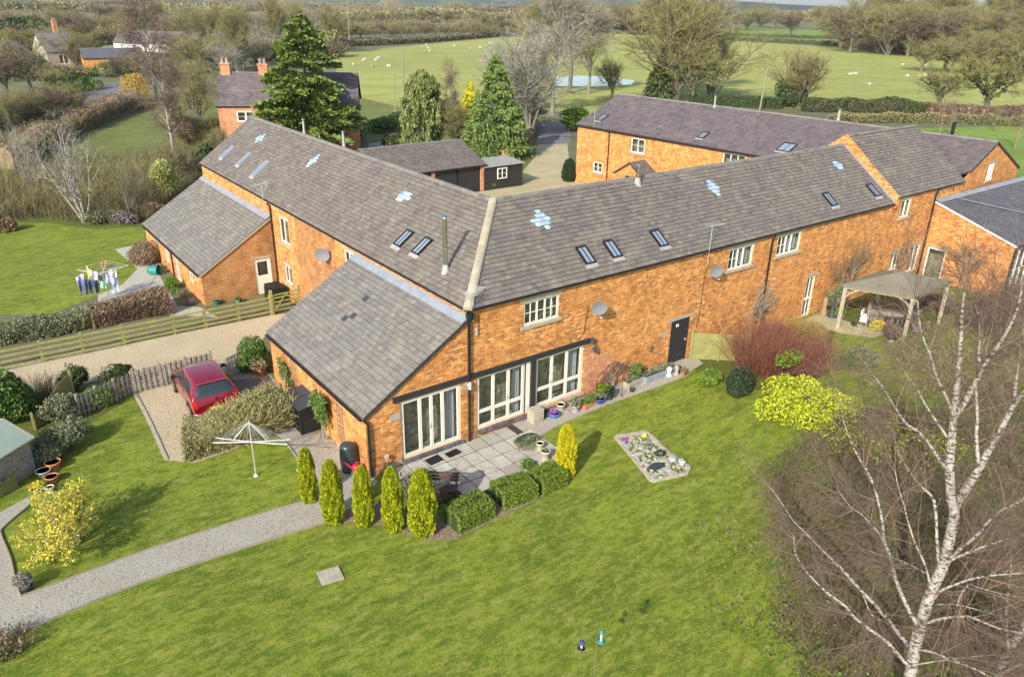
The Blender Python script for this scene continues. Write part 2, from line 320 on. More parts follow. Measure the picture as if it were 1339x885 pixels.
    def build(s, name, mats, parent=None, world=True, bevel=0):
        me = bpy.data.meshes.new(name); V = np.array(s.v)
        if world and parent is not None: V = V-wloc(parent)
        me.from_pydata([tuple(p) for p in V], [], s.f)
        me.polygons.foreach_set('material_index', s.m); me.polygons.foreach_set('use_smooth', s.sm); me.update()
        o = link(name, me, mats, parent)
        if bevel:
            b = o.modifiers.new('b', 'BEVEL'); b.width = bevel; b.segments = 2; b.limit_method = 'ANGLE'
        return o
def copy_tree(o, parent=None):
    c = o.copy(); COL.objects.link(c)
    if parent is not None: c.parent = parent
    for ch in list(o.children): copy_tree(ch, c)
    return c
def place(o, loc, rotz=0, sc=1., label=None, group=None):
    o.location = tuple(float(v) for v in loc); o.rotation_euler = (0, 0, rotz); o.scale = (sc, sc, sc) if isinstance(sc, (int, float)) else sc
    if label: o['label'] = label
    if group: o['group'] = group
    return o
def top(b, name, mats, label, cat, group=None, loc=None, kind=None, rotz=0, bevel=0):
    """a thing that is one mesh: MB in local coordinates"""
    o = b.build(name, mats, None, bevel=bevel); tag(o, label, cat, group, kind)
    if loc is not None: o.location = tuple(float(v) for v in loc)
    o.rotation_euler = (0, 0, rotz); return o
# ---- walls
class Wall:
    def __init__(s, O, U): s.O = np.array(O, float); s.U = np.array(U, float)/np.linalg.norm(U); s.N = np.cross(s.U, Z3)
    def p(s, u, z, n=0.): return s.O+s.U*u+Z3*z+s.N*n
def wall_mesh(b, W, top_, opens, z0=-.4, mat=0, rev=.12):
    ks = sorted(set([k for k, _ in top_]+[v for o in opens for v in o[:2]]))
    ks = [k for k in ks if top_[0][0]-1e-6 <= k <= top_[-1][0]+1e-6]
    T = lambda u: float(np.interp(u, [k for k, _ in top_], [z for _, z in top_]))
    for a, c in zip(ks[:-1], ks[1:]):
        if c-a < 1e-5: continue
        mid = (a+c)/2; cuts = sorted([(o[2], o[3]) for o in opens if o[0] < mid < o[1]]); z = z0
        for lo, hi in cuts:
            if lo > z: b.quad(W.p(a, z), W.p(c, z), W.p(c, lo), W.p(a, lo), mat)
            z = hi
        b.quad(W.p(a, z), W.p(c, z), W.p(c, T(c)), W.p(a, T(a)), mat)
    for o in opens:
        u0, u1, a, c = o[:4]
        b.quad(W.p(u0, a), W.p(u0, a, -rev), W.p(u0, c, -rev), W.p(u0, c), mat); b.quad(W.p(u1, a, -rev), W.p(u1, a), W.p(u1, c), W.p(u1, c, -rev), mat)
        b.quad(W.p(u0, c), W.p(u0, c, -rev), W.p(u1, c, -rev), W.p(u1, c), mat); b.quad(W.p(u0, a, -rev), W.p(u0, a), W.p(u1, a), W.p(u1, a, -rev), mat)
def wbox(b, W, u0, u1, z0, z1, n0, n1, mat=0):
    V = [W.p(u, z, n) for n in (n0, n1) for u, z in ((u0, z0), (u1, z0), (u1, z1), (u0, z1))]
    b.add(V, [(3, 2, 1, 0), (4, 5, 6, 7), (0, 1, 5, 4), (1, 2, 6, 5), (2, 3, 7, 6), (3, 0, 4, 7)], mat)
def window(W, o, parent, lights=2, bars=(2, 2), transom=None, lintel=None, sill=True, frame='cream_paint', name='window', curtains=(), fw=.05, rev=.1, glassy='glass', handle=False, extra=.12, fill=None, backing=True):
    """o = (u0,u1,z0,z1); lights = number of casements or list of widths; bars = panes across and up in each; transom = height of a middle rail"""
    u0, u1, z0, z1 = o[:4]; b = MB(); D = rev
    wbox(b, W, u0, u0+fw, z0, z1, -D, -D+.06); wbox(b, W, u1-fw, u1, z0, z1, -D, -D+.06); wbox(b, W, u0+fw, u1-fw, z0, z0+fw, -D, -D+.06); wbox(b, W, u0+fw, u1-fw, z1-fw, z1, -D, -D+.06)
    ws = [1]*lights if isinstance(lights, int) else lights; tot = sum(ws); e = [u0+fw+(u1-u0-2*fw)*sum(ws[:i])/tot for i in range(len(ws)+1)]
    for i in range(len(ws)):
        a, c = e[i], e[i+1]; s_ = fw*(.8 if fw > .06 else .55)
        if i: wbox(b, W, a-.02, a+.02, z0+fw, z1-fw, -D, -D+.058)
        wbox(b, W, a+.004, a+s_, z0+fw, z1-fw, -D+.005, -D+.075); wbox(b, W, c-s_, c-.004, z0+fw, z1-fw, -D+.005, -D+.075)
        wbox(b, W, a+s_, c-s_, z0+fw+.003, z0+fw+s_*1.2, -D+.005, -D+.073); wbox(b, W, a+s_, c-s_, z1-fw-s_, z1-fw-.003, -D+.005, -D+.073)
        nb = bars[i] if isinstance(bars, list) else bars
        for k in range(1, nb[0]): x = a+(c-a)*k/nb[0]; wbox(b, W, x-.006, x+.006, z0+fw+s_, z1-fw-s_, -D+.012, -D+.062)
        for k in range(1, nb[1]): z = z0+(z1-z0)*k/nb[1]; wbox(b, W, a+s_, c-s_, z-.008, z+.008, -D+.010, -D+.060)
        if transom: wbox(b, W, a+s_, c-s_, transom-.06, transom+.06, -D+.004, -D+.071)
    f = b.build(name, frame, parent)
    g = MB(); gd = -D+.02; g.quad(W.p(u0+fw, z0+fw, gd), W.p(u1-fw, z0+fw, gd), W.p(u1-fw, z1-fw, gd), W.p(u0+fw, z1-fw, gd)); g.build('pane', glassy, f)
    if backing:
        r = MB(); dd = .55; A = [W.p(u0-.05, z0-.02, -D-.01), W.p(u1+.05, z0-.02, -D-.01), W.p(u1+.05, z1+.02, -D-.01), W.p(u0-.05, z1+.02, -D-.01)]; B = [p-W.N*dd for p in A]
        r.add(A+B, [(4, 5, 6, 7), (0, 1, 5, 4), (1, 2, 6, 5), (2, 3, 7, 6), (3, 0, 4, 7)]); r.build('room_recess', 'room_lightened', f)
    for cu0, cu1 in curtains:
        c = MB(); n = max(4, int((cu1-cu0)/.05)); pts = []
        for i in range(n+1): u = cu0+(cu1-cu0)*i/n; pts.append((u, -D-.12-.03*(i % 2)))
        for (a, na), (c_, nc) in zip(pts[:-1], pts[1:]): c.quad(W.p(a, z0+.06, na), W.p(c_, z0+.06, nc), W.p(c_, z1-.03, nc), W.p(a, z1-.03, na))
        c.build('curtain', 'curtain', f)
    if lintel:
        l = MB(); wbox(l, W, u0-extra, u1+extra, z1+.003, z1+lintel, -.02, .02); l.build('lintel', 'stone', f)
    if sill:
        l = MB(); wbox(l, W, u0-extra, u1+extra, z0-.11, z0-.003, -.06, .07); l.build('sill', 'stone', f)
    if handle:
        h = MB(); x = e[handle]-.05; h.tube([W.p(x, z0+.95, -D+.08), W.p(x, z0+.95, -D+.12), W.p(x-.1, z0+.95, -D+.12)], .012, 6); wbox(h, W, x-.015, x+.015, z0+.85, z0+1.07, -D+.075, -D+.085); h.build('handle', 'steel_dull', f)
    return f
# ---- tiled roofs
def clip(poly, a, b_, c):                 # keep a*x+b*y<=c
    out = []
    for i in range(len(poly)):
        p, q = poly[i], poly[(i+1) % len(poly)]; dp = a*p[0]+b_*p[1]-c; dq = a*q[0]+b_*q[1]-c
        if dp <= 1e-9: out.append(p)
        if (dp < -1e-9 and dq > 1e-9) or (dp > 1e-9 and dq < -1e-9): t = dp/(dp-dq); out.append((p[0]+(q[0]-p[0])*t, p[1]+(q[1]-p[1])*t))
    return out
def tiles(parent, O, U, S, poly, mat='tile', tw=.235, th=.20, name='roof', patches=(), seed=1, thick=.02, world=True):
    """O corner on the eave line, U unit along the eave (seen from outside, rightwards), S unit up the slope; poly convex in (u,s), counter-clockwise"""
    rg = random.Random(seed); O = np.array(O, float); U = np.array(U, float); U /= np.linalg.norm(U); S = np.array(S, float); S /= np.linalg.norm(S); N = np.cross(U, S)
    P = lambda u, s, n=0.: O+U*u+S*s+N*n
    hp = []
    for i in range(len(poly)):
        p, q = poly[i], poly[(i+1) % len(poly)]; dx, dy = q[0]-p[0], q[1]-p[1]; L = math.hypot(dx, dy); a, b_ = dy/L, -dx/L; hp.append((a, b_, a*p[0]+b_*p[1]))
    u0 = min(p[0] for p in poly); u1 = max(p[0] for p in poly); s0 = min(p[1] for p in poly); s1 = max(p[1] for p in poly)
    b = MB(); b.poly([P(u, s, 0) for u, s in poly], 1); b.poly([P(u, s, -.12) for u, s in poly][::-1], 1)
    for i in range(len(poly)):
        p, q = poly[i], poly[(i+1) % len(poly)]; b.quad(P(*p, -.12), P(*q, -.12), P(*q, 0), P(*p, 0), 1)
    clear = {}; nr = int(math.ceil((s1-s0)/th)); g = .006
    for r in range(nr):
        s = s0+r*th; off = (.5 if r % 2 else 0)*tw+rg.uniform(-.015, .015); wob = rg.uniform(-.006, .006)
        for k in range(-1, int((u1-u0)/tw)+2):
            a = u0+k*tw+off; j = rg.uniform(-.006, .006); q = [(a+g, s+j), (a+tw-g, s+j), (a+tw-g, s+th-.015), (a+g, s+th-.015)]
            for h in hp:
                q = clip(q, *h)
                if len(q) < 3: break
            if len(q) < 3: continue
            lo, hi = thick+.008+rg.uniform(-.004, .009), .012+rg.uniform(-.003, .003); tl = rg.uniform(-.004, .004)
            cu, cs = a+tw/2, s+th/2; tgt = b; mi = 0
            for (pu, ps, pn) in patches:
                if abs(cu-pu)/(pn*tw)+abs(cs-ps)/(pn*th*1.3) < .98: tgt = clear.setdefault((pu, ps), MB())
            nv = len(q); top_ = [P(u, ss, lo+(hi-lo)*min(1, max(0, (ss-s)/th))+tl*(u-cu)/tw) for u, ss in q]; bot = [P(u, ss, .001) for u, ss in q]
            tgt.add(top_+bot, [tuple(range(nv))]+[(i, i+nv, (i+1) % nv+nv, (i+1) % nv) for i in range(nv)], mi)
    o = b.build(name, [mat, 'underlay'], parent, world=world)
    for cm in clear.values(): cm.build('clear_tiles', 'tile_clear', o)
    return o, P
def ridge(parent, p0, p1, mat='ridge_grey', r=.13, L=.42, name='ridge', rise=.03, world=True):
    p0 = np.array(p0, float); p1 = np.array(p1, float); d = p1-p0; T = np.linalg.norm(d); d /= T; sd = np.cross(d, Z3); sd /= np.linalg.norm(sd); up = np.cross(sd, d); b = MB(); n = max(1, int(T/L))
    for i in range(n):
        a = p0+d*(T*i/n+.006); c = p0+d*(T*(i+1)/n-.006); V = []; k = 6; w_ = random.uniform(-.006, .006)
        for p, rr in ((a, r), (c, r*.97)):
            for j in range(k+1): t = math.pi*j/k; V.append(p+sd*rr*math.cos(t)+up*(rr*.75*math.sin(t)-rr*.42+rise+w_))
        b.add(V, [(j, j+1, j+k+2, j+k+1) for j in range(k)]+[tuple(range(k, -1, -1)), tuple(range(k+1, 2*k+2))])
    return b.build(name, mat, parent, world=world)
def skylight(parent, P, u, s, w_=.55, h=.95, name='skylight', world=True, frame='black_metal', apron=True):
    b = MB()
    def bx(u0, u1, s0, s1, n0, n1, bb=b, m=0):
        V = [P(a, c, n) for n in (n0, n1) for a, c in ((u0, s0), (u1, s0), (u1, s1), (u0, s1))]; bb.add(V, [(3, 2, 1, 0), (4, 5, 6, 7), (0, 1, 5, 4), (1, 2, 6, 5), (2, 3, 7, 6), (3, 0, 4, 7)], m)
    t = .05; bx(u, u+t, s, s+h, .02, .11); bx(u+w_-t, u+w_, s, s+h, .02, .11); bx(u+t, u+w_-t, s, s+t, .02, .108); bx(u+t, u+w_-t, s+h-t*1.5, s+h, .02, .108); bx(u+w_/2-.012, u+w_/2+.012, s+t, s+h-t, .05, .1)
    f = b.build(name, frame, parent, world=world)
    g = MB(); g.quad(P(u+t, s+t, .075), P(u+w_-t, s+t, .075), P(u+w_-t, s+h-t, .075), P(u+t, s+h-t, .075)); g.build('pane', 'roof_glass', f, world=world)
    if apron: a = MB(); bx(u-.06, u+w_+.06, s-.17, s-.002, .02, .045, a); a.build('flashing', 'lead_pale', f, world=world)
    return f
def gutter(parent, p0, p1, r=.06, mat='black_paint', name='gutter'):
    b = MB(); p0 = np.array(p0, float); p1 = np.array(p1, float); d = p1-p0; d /= np.linalg.norm(d); sd = np.cross(d, Z3); V = []; k = 6
    for p in (p0, p1):
        for j in range(k+1): t = math.pi*j/k; V.append(p+sd*r*math.cos(t)-Z3*r*math.sin(t))
    for p in (p0, p1):
        for j in range(k+1): t = math.pi*j/k; V.append(p+sd*(r-.012)*math.cos(t)-Z3*(r-.012)*math.sin(t))
    q = 2*(k+1); b.add(V, [(j, j+1, j+k+2, j+k+1) for j in range(k)]+[(q+j+1, q+j, q+j+k+1, q+j+k+2) for j in range(k)]+[(0, k+1, q+k+1, q), (k, q+k, q+2*k+1, 2*k+1)])
    return b.build(name, mat, parent)
def pipe(parent, pts, r=.04, mat='black_paint', name='downpipe', n=8):
    b = MB(); b.tube(pts, r, n)
    for i in range(len(pts)-1):
        a, c = np.array(pts[i]), np.array(pts[i+1]); L = np.linalg.norm(c-a)
        if L > 1.4:
            for k in range(1, int(L/1.2)+1): q = a+(c-a)*k/(int(L/1.2)+1); d = (c-a)/L*.04; b.tube([q-d, q+d], r*1.35, n)
    return b.build(name, mat, parent)
def flue(parent, base, h, r=.075, mat='steel', world=True, cap='steel', skirt=True):
    b = MB(); x, y, z = base; b.tube([(x, y, z-.1), (x, y, z+h*.5), (x, y, z+h)], r, 14); b.tube([(x, y, z+h*.42), (x, y, z+h*.42+.05)], r*1.12, 14)
    f = b.build('flue', mat, parent, world=world)
    c = MB(); c.tube([(x, y, z+h), (x, y, z+h+.07)], r*.55, 10); c.lathe([(r*1.7, h+.07), (r*1.6, h+.09), (.001, h+.13)], (x, y, z), 14); c.build('flue_cap', cap, f, world=world)
    if skirt: s = MB(); s.lathe([(r*2.2, -.12), (r*1.5, .10), (r*1.15, .26)], (x, y, z), 14); s.build('flue_flashing', 'lead_pale', f, world=world)
    return f
def dish(parent, W, u, z, r=.27, mat='dish_grey', su=-.45):
    b = MB(); c = W.p(u, z, .38); aim = W.N*.8+W.U*su-Z3*.12; aim /= np.linalg.norm(aim); a = np.cross(aim, Z3); a /= np.linalg.norm(a); v = np.cross(a, aim); n = 20; V = []; F = []
    for i, (rr, dp) in enumerate(((.001, -.055), (.5, -.042), (1, 0.))):
        for k in range(n): t = 2*math.pi*k/n; V.append(c+(a*math.cos(t)*1.08+v*math.sin(t))*r*rr+aim*dp)
    for i in range(2):
        for k in range(n): F.append((i*n+k, i*n+(k+1) % n, (i+1)*n+(k+1) % n, (i+1)*n+k))
    b.add(V, F, 0, True); d = b.build('satellite_dish', mat, parent)
    m_ = MB(); m_.tube([W.p(u, z-.18, 0), W.p(u, z-.1, .3), c-aim*.05], .018, 6); m_.tube([c-v*r*.9, c-v*r*.8+aim*.33], .012, 6); e = c-v*r*.72+aim*.36; m_.tube([e-a*.04, e+a*.04], .035, 8); m_.build('dish_arm', 'steel_dull', d); return d
def aerial(parent, base, h, dirv, n=9, L=.9, w_=.42):
    b = MB(); p = np.array(base, float); t = p+Z3*h; b.tube([p, t], .016, 6); d = np.array(dirv, float); d /= np.linalg.norm(d); s = np.cross(d, Z3); s /= np.linalg.norm(s)
    b.tube([t-d*L*.3, t+d*L*.7], .010, 5)
    for i in range(n): q = t-d*L*.3+d*L*i/(n-1)+Z3*.012; ww = w_*(1-.35*i/n)/2; b.tube([q-s*ww, q+s*ww], .0065, 4)
    q = t-d*L*.34
    for k in (-.12, -.04, .04, .12): b.tube([q-s*.16+Z3*k, q+s*.16+Z3*k], .0065, 4)
    return b.build('aerial', 'steel_dull', parent)
# ---- sheets on the ground
def sheet(name, pts, mat, dz=.004, label=None, cat=None, kind='structure', step=1.0, thick=0, group=None):
    bm = bmesh.new(); vs_ = [bm.verts.new((float(p[0]), float(p[1]), 0)) for p in pts]; f = bm.faces.new(vs_)
    if f.normal.z < 0 or (f.normal_update() or f.normal.z < 0): f.normal_flip()
    xs = [p[0] for p in pts]; ys = [p[1] for p in pts]
    if step:
        for ax, lo, hi in ((0, min(xs), max(xs)), (1, min(ys), max(ys))):
            k = math.ceil(lo/step)*step
            while k < hi:
                no = (1, 0, 0) if ax == 0 else (0, 1, 0); cc = (k, 0, 0) if ax == 0 else (0, k, 0)
                bmesh.ops.bisect_plane(bm, geom=bm.verts[:]+bm.edges[:]+bm.faces[:], plane_co=cc, plane_no=no); k += step
    bmesh.ops.triangulate(bm, faces=[f for f in bm.faces if len(f.verts) > 4])
    for v in bm.verts: v.co.z = gz(v.co.x, v.co.y)+dz
    if thick:
        r = bmesh.ops.extrude_face_region(bm, geom=bm.faces[:]); 
        for e in r['geom']:
            if isinstance(e, bmesh.types.BMVert): e.co.z += thick
    bmesh.ops.recalc_face_normals(bm, faces=bm.faces[:])
    me = bpy.data.meshes.new(name); bm.to_mesh(me); bm.free(); me.update()
    if not thick and len(me.polygons) and me.polygons[0].normal.z < 0: me.flip_normals()
    o = link(name, me, mat); tag(o, label, cat, group, kind); return o
def smooth_line(pts, n=6):
    pts = [np.array(p[:2], float) for p in pts]; out = []
    for i in range(len(pts)-1):
        p0 = pts[max(0, i-1)]; p1 = pts[i]; p2 = pts[i+1]; p3 = pts[min(len(pts)-1, i+2)]
        for k in range(n): t = k/n; out.append(.5*((2*p1)+(-p0+p2)*t+(2*p0-5*p1+4*p2-p3)*t*t+(-p0+3*p1-3*p2+p3)*t**3))
    out.append(pts[-1]); return out
GP = lambda *a: [G(*p)[:2] for p in a]
# ---- foliage
def quads(C_, size, rg, aspect=1.6, dirs=None, flat=None):
    n = len(C_); s = size*rg.uniform(.6, 1.35, (n, 1))
    a = rg.normal(size=(n, 3)) if dirs is None else dirs+rg.normal(size=(n, 3))*.35
    a /= np.linalg.norm(a, axis=1)[:, None]; r = rg.normal(size=(n, 3))
    if flat is not None: r = np.array([0, 0, 1.])+r*flat; r = np.cross(a, r)
    b_ = np.cross(a, r); b_ /= np.linalg.norm(b_, axis=1)[:, None]+1e-9
    V = np.stack([C_-a*s*aspect/2, C_+b_*s/2, C_+a*s*aspect/2, C_-b_*s/2], 1).reshape(-1, 3)
    return V, np.arange(n*4).reshape(-1, 4)
def lump(rg, d, amp=.22, k=7):
    ax = rg.normal(size=(k, 3)); ax /= np.linalg.norm(ax, axis=1)[:, None]; f = np.zeros(len(d))
    for i in range(k): f += np.maximum(0, (d@ax[i])-.55)*rg.uniform(.3, 1)
    return 1-amp*.5+amp*2.2*f
def blob(rg, n, R_, shell=.45, amp=.25, bottom=-1., k=7):
    d = rg.normal(size=(n, 3)); d /= np.linalg.norm(d, axis=1)[:, None]; d = d[d[:, 2] > bottom]; r = (shell+(1-shell)*rg.uniform(0, 1, len(d))**.6)*lump(rg, d, amp, k); return d*np.array(R_)*r[:, None], d
def core(R_, rg, amp=.2, k=.8, bottom=None):
    """dark inner mass, lumpy"""
    V = []; F = []; n, m_ = 12, 7
    for i in range(m_+1):
        ph = math.pi*i/m_
        for j in range(n): t = 2*math.pi*j/n; V.append((math.sin(ph)*math.cos(t), math.sin(ph)*math.sin(t), math.cos(ph)))
    V = np.array(V); L = lump(rg, V, amp)*k; V = V*np.array(R_)*L[:, None]
    for i in range(m_):
        for j in range(n): F.append((i*n+j, (i+1)*n+j, (i+1)*n+(j+1) % n, i*n+(j+1) % n))
    return V, np.array(F)
def bush_mesh(name, rg, R_, n, size, mat, shell=.5, amp=.3, stems=True, dirs_out=False, zc=None, aspect=1.6, bottom=-.8, stemmat='bark', sr=.012):
    zc = R_[2]*.85 if zc is None else zc; C_, d = blob(rg, n, R_, shell, amp, bottom); C_[:, 2] += zc; C_ = C_[C_[:, 2] > .02]
    return quads(C_, size, rg, aspect)
def stems_mesh(rg, R_, n, zc, r=.012, up=.0):
    d = rg.normal(size=(n, 3)); d[:, 2] = np.abs(d[:, 2])+up; d /= np.linalg.norm(d, axis=1)[:, None]
    A = np.zeros((n, 3)); A[:, :2] = rg.normal(size=(n, 2))*.08*np.array(R_[:2]); B = d*np.array(R_)*rg.uniform(.7, 1.0, (n, 1)); B[:, 2] += zc; mid = (A+B)/2; mid[:, 2] += .1*R_[2]
    return tubes(np.stack([A, mid, B], 1), np.stack([np.full(n, r), np.full(n, r*.7), np.full(n, r*.3)], 1), 4)
def tubes(P_, Rr, sides):
    """P_ (N,K,3), Rr (N,K) -> V, F4 ; sides==2 gives ribbons"""
    N, K, _ = P_.shape; T = np.empty_like(P_); T[:, 1:-1] = P_[:, 2:]-P_[:, :-2]; T[:, 0] = P_[:, 1]-P_[:, 0]; T[:, -1] = P_[:, -1]-P_[:, -2]
    T /= np.linalg.norm(T, axis=2)[..., None]+1e-9; ref = np.zeros((N, 1, 3)); ref[:, 0] = np.random.RandomState(N).normal(size=(N, 3)); A = np.cross(T, ref); A /= np.linalg.norm(A, axis=2)[..., None]+1e-9; B = np.cross(T, A)
    if sides == 2:
        V = np.stack([P_-A*Rr[..., None], P_+A*Rr[..., None]], 2); i = np.arange(N*K*2).reshape(N, K, 2)
        F = np.stack([i[:, :-1, 0], i[:, :-1, 1], i[:, 1:, 1], i[:, 1:, 0]], -1).reshape(-1, 4); return V.reshape(-1, 3), F
    t = np.arange(sides)*2*np.pi/sides; V = P_[:, :, None]+(A[:, :, None]*np.cos(t)[None, None, :, None]+B[:, :, None]*np.sin(t)[None, None, :, None])*Rr[:, :, None, None]
    i = np.arange(N*K*sides).reshape(N, K, sides); j = np.roll(i, -1, axis=2)
    F = np.stack([i[:, :-1], j[:, :-1], j[:, 1:], i[:, 1:]], -1).reshape(-1, 4); return V.reshape(-1, 3), F
def merge(parts):
    V = []; F = []; o = 0
    for v, f in parts: V.append(v); F.append(f+o); o += len(v)
    return np.concatenate(V), np.concatenate(F)
def perp(rg, d, ang):
    r = rg.normal(size=d.shape); p = np.cross(d, r); p /= np.linalg.norm(p, axis=1)[:, None]+1e-9; return d*np.cos(ang)[:, None]+p*np.sin(ang)[:, None]
def poly_from(rg, start, dirs, L, K, trop, wob):
    P_ = [start]; d = dirs.copy(); st = (L/(K-1))[:, None]
    for k in range(K-1):
        d = d+rg.normal(size=d.shape)*wob; d[:, 2] += trop; d /= np.linalg.norm(d, axis=1)[:, None]; P_.append(P_[-1]+d*st)
    return np.stack(P_, 1)
def children(rg, P_, Rr, n, t0, ang, L, K, trop, wob, rr, t1=1., taper=.5, out=0.):
    """n children on every parent polyline"""
    N, Kp, _ = P_.shape; t = t0+(t1-t0)*((np.arange(n)[None]+rg.uniform(0, 1, (N, n)))/n); x = t*(Kp-1); i = np.clip(x.astype(int), 0, Kp-2); f = (x-i)[..., None]; ni = np.arange(N)[:, None]
    S = P_[ni, i]*(1-f)+P_[ni, i+1]*f; D = P_[ni, i+1]-P_[ni, i]; rad = Rr[ni, i]*(1-f[..., 0])+Rr[ni, i+1]*f[..., 0]; S = S.reshape(-1, 3); D = D.reshape(-1, 3); D /= np.linalg.norm(D, axis=1)[:, None]+1e-9
    a = rg.normal(ang, ang*.28, len(S)); d = perp(rg, D, a)
    if out: o = S.copy(); o[:, 2] = 0; o /= np.linalg.norm(o, axis=1)[:, None]+1e-6; d += o*out; d /= np.linalg.norm(d, axis=1)[:, None]
    tt = t.reshape(-1); LL = L*(1-taper*(tt-t0)/(1-t0+1e-6))*rg.uniform(.7, 1.25, len(S)); Q = poly_from(rg, S, d, LL, K, trop, wob)
    r0 = np.minimum(rad.reshape(-1)*.75, rr[0]); Rn = r0[:, None]*np.linspace(1, rr[1], K)[None]; return Q, Rn
# ---------------------------------------------------------------- trees
def bare_tree(form, H, seed, bark='bark', twig='twig_olive', dens=1., tw=.012, ivy=0, name='bare_tree'):
    """a leafless tree H metres high at the origin: trunk and limbs in one part, the fine twigs in another"""
    rg = np.random.RandomState(seed); up = np.array([[0, 0, 1.]]); o = np.zeros((1, 3)); o[0, 2] = -.1; P0 = []; n_ = lambda v: max(2, int(round(v*dens)))
    if form == 'round':
        T, tr = poly_from(rg, o, up, np.array([H*.34]), 5, 0, .05), np.linspace(H*.030, H*.02, 5)[None]
        a, ar = children(rg, T, tr, 9, .55, R(42), H*.52, 7, .05, .12, (H*.013, .35), taper=.2)
        b, br = children(rg, a, ar, n_(7), .22, R(42), H*.26, 5, .03, .14, (H*.006, .4), taper=.35)
        c, cr = children(rg, b, br, n_(7), .15, R(42), H*.13, 4, .02, .16, (tw*1.5, .6)); d, dr = children(rg, c, cr, n_(7), .1, R(38), H*.07, 3, .02, .15, (tw, .6))
        big = [(T, tr, 8), (a, ar, 6), (b, br, 4)]; fine = [(c, cr, 2), (d, dr, 2)]
    elif form == 'tall':
        T, tr = poly_from(rg, o, up, np.array([H*.8]), 9, .02, .04), np.linspace(H*.020, H*.004, 9)[None]
        a, ar = children(rg, T, tr, 22, .22, R(36), H*.42, 6, .06, .08, (H*.008, .3), taper=.65)
        b, br = children(rg, a, ar, n_(8), .2, R(34), H*.17, 4, .04, .12, (H*.003, .4), taper=.3)
        c, cr = children(rg, b, br, n_(8), .12, R(36), H*.08, 3, .03, .15, (tw*1.2, .6)); d, dr = children(rg, c, cr, n_(4), .1, R(36), H*.05, 3, .0, .15, (tw, .6))
        big = [(T, tr, 8), (a, ar, 5)]; fine = [(b, br, 3), (c, cr, 2), (d, dr, 2)]
    elif form == 'multi':
        k = 9; D = perp(rg, np.repeat(up, k, 0), rg.uniform(R(4), R(26), k)); T = poly_from(rg, np.repeat(o, k, 0)+rg.normal(size=(k, 3))*np.array([.1, .1, 0]), D, H*rg.uniform(.75, 1.05, k), 9, .03, .06); tr = np.repeat(np.linspace(H*.012, H*.003, 9)[None], k, 0)
        a, ar = children(rg, T, tr, n_(11), .22, R(34), H*.34, 6, .05, .09, (H*.005, .35), taper=.55)
        b, br = children(rg, a, ar, n_(7), .15, R(36), H*.14, 4, .03, .12, (tw*1.6, .5)); c, cr = children(rg, b, br, n_(7), .1, R(36), H*.07, 3, 0, .15, (tw, .6))
        big = [(T, tr, 7), (a, ar, 4)]; fine = [(b, br, 2), (c, cr, 2)]
    elif form == 'birch':
        T, tr = poly_from(rg, o, up, np.array([H*.97]), 11, .03, .035), np.linspace(H*.015, H*.002, 11)[None]
        a, ar = children(rg, T, tr, 26, .2, R(42), H*.34, 6, .05, .07, (H*.006, .3), taper=.7)
        b, br = children(rg, a, ar, n_(8), .2, R(38), H*.14, 5, -.07, .1, (tw*1.3, .5), taper=.3); c, cr = children(rg, b, br, n_(9), .1, R(36), H*.09, 4, -.16, .1, (tw, .6))
        big = [(T, tr, 8), (a, ar, 5)]; fine = [(b, br, 2), (c, cr, 2)]
    elif form == 'whip':       # small young tree, few branches
        T, tr = poly_from(rg, o, up, np.array([H]), 9, .03, .05), np.linspace(H*.014, H*.003, 9)[None]
        a, ar = children(rg, T, tr, 14, .2, R(38), H*.38, 6, .07, .07, (H*.006, .35), taper=.6); b, br = children(rg, a, ar, n_(5), .2, R(34), H*.15, 4, .03, .1, (tw*1.5, .5)); c, cr = children(rg, b, br, n_(4), .1, R(36), H*.08, 3, .0, .1, (tw, .6))
        big = [(T, tr, 7), (a, ar, 4)]; fine = [(b, br, 2), (c, cr, 2)]
    elif form == 'splay':      # many pale stems from the ground, leaning out
        k = 7; D = perp(rg, np.repeat(up, k, 0), rg.uniform(R(4), R(30), k)); T = poly_from(rg, np.repeat(o, k, 0), D, H*rg.uniform(.7, 1.05, k), 9, .03, .04); tr = np.repeat(np.linspace(H*.011, H*.002, 9)[None], k, 0)
        a, ar = children(rg, T, tr, 7, .25, R(28), H*.32, 6, .05, .06, (H*.0038, .4), taper=.5); b, br = children(rg, a, ar, n_(5), .15, R(32), H*.15, 5, .0, .1, (tw*1.2, .5)); c, cr = children(rg, b, br, n_(4), .1, R(36), H*.08, 3, .0, .1, (tw, .6))
        big = [(T, tr, 7), (a, ar, 5), (b, br, 3)]; fine = [(c, cr, 2)]
    V, F = merge([tubes(p, r, s) for p, r, s in big]); W_, E_ = merge([tubes(p, r, s) for p, r, s in fine])
    root = bpy.data.objects.new(name, None); COL.objects.link(root)
    link('trunk', np_mesh('trunk', V, F, smooth=True), bark, root); link('crown', np_mesh('crown', W_, E_), twig, root)
    if ivy:
        pts = np.concatenate([(T.reshape(-1, 3))]+[a.reshape(-1, 3)]); pts = pts[pts[:, 2] < H*.62]; ii = rg.randint(0, len(pts), ivy); C_ = pts[ii]+rg.normal(size=(ivy, 3))*H*.016
        v, f = quads(C_, H*.016, rg); link('ivy', np_mesh('ivy', v, f), 'leaf_ivy', root)
    return root
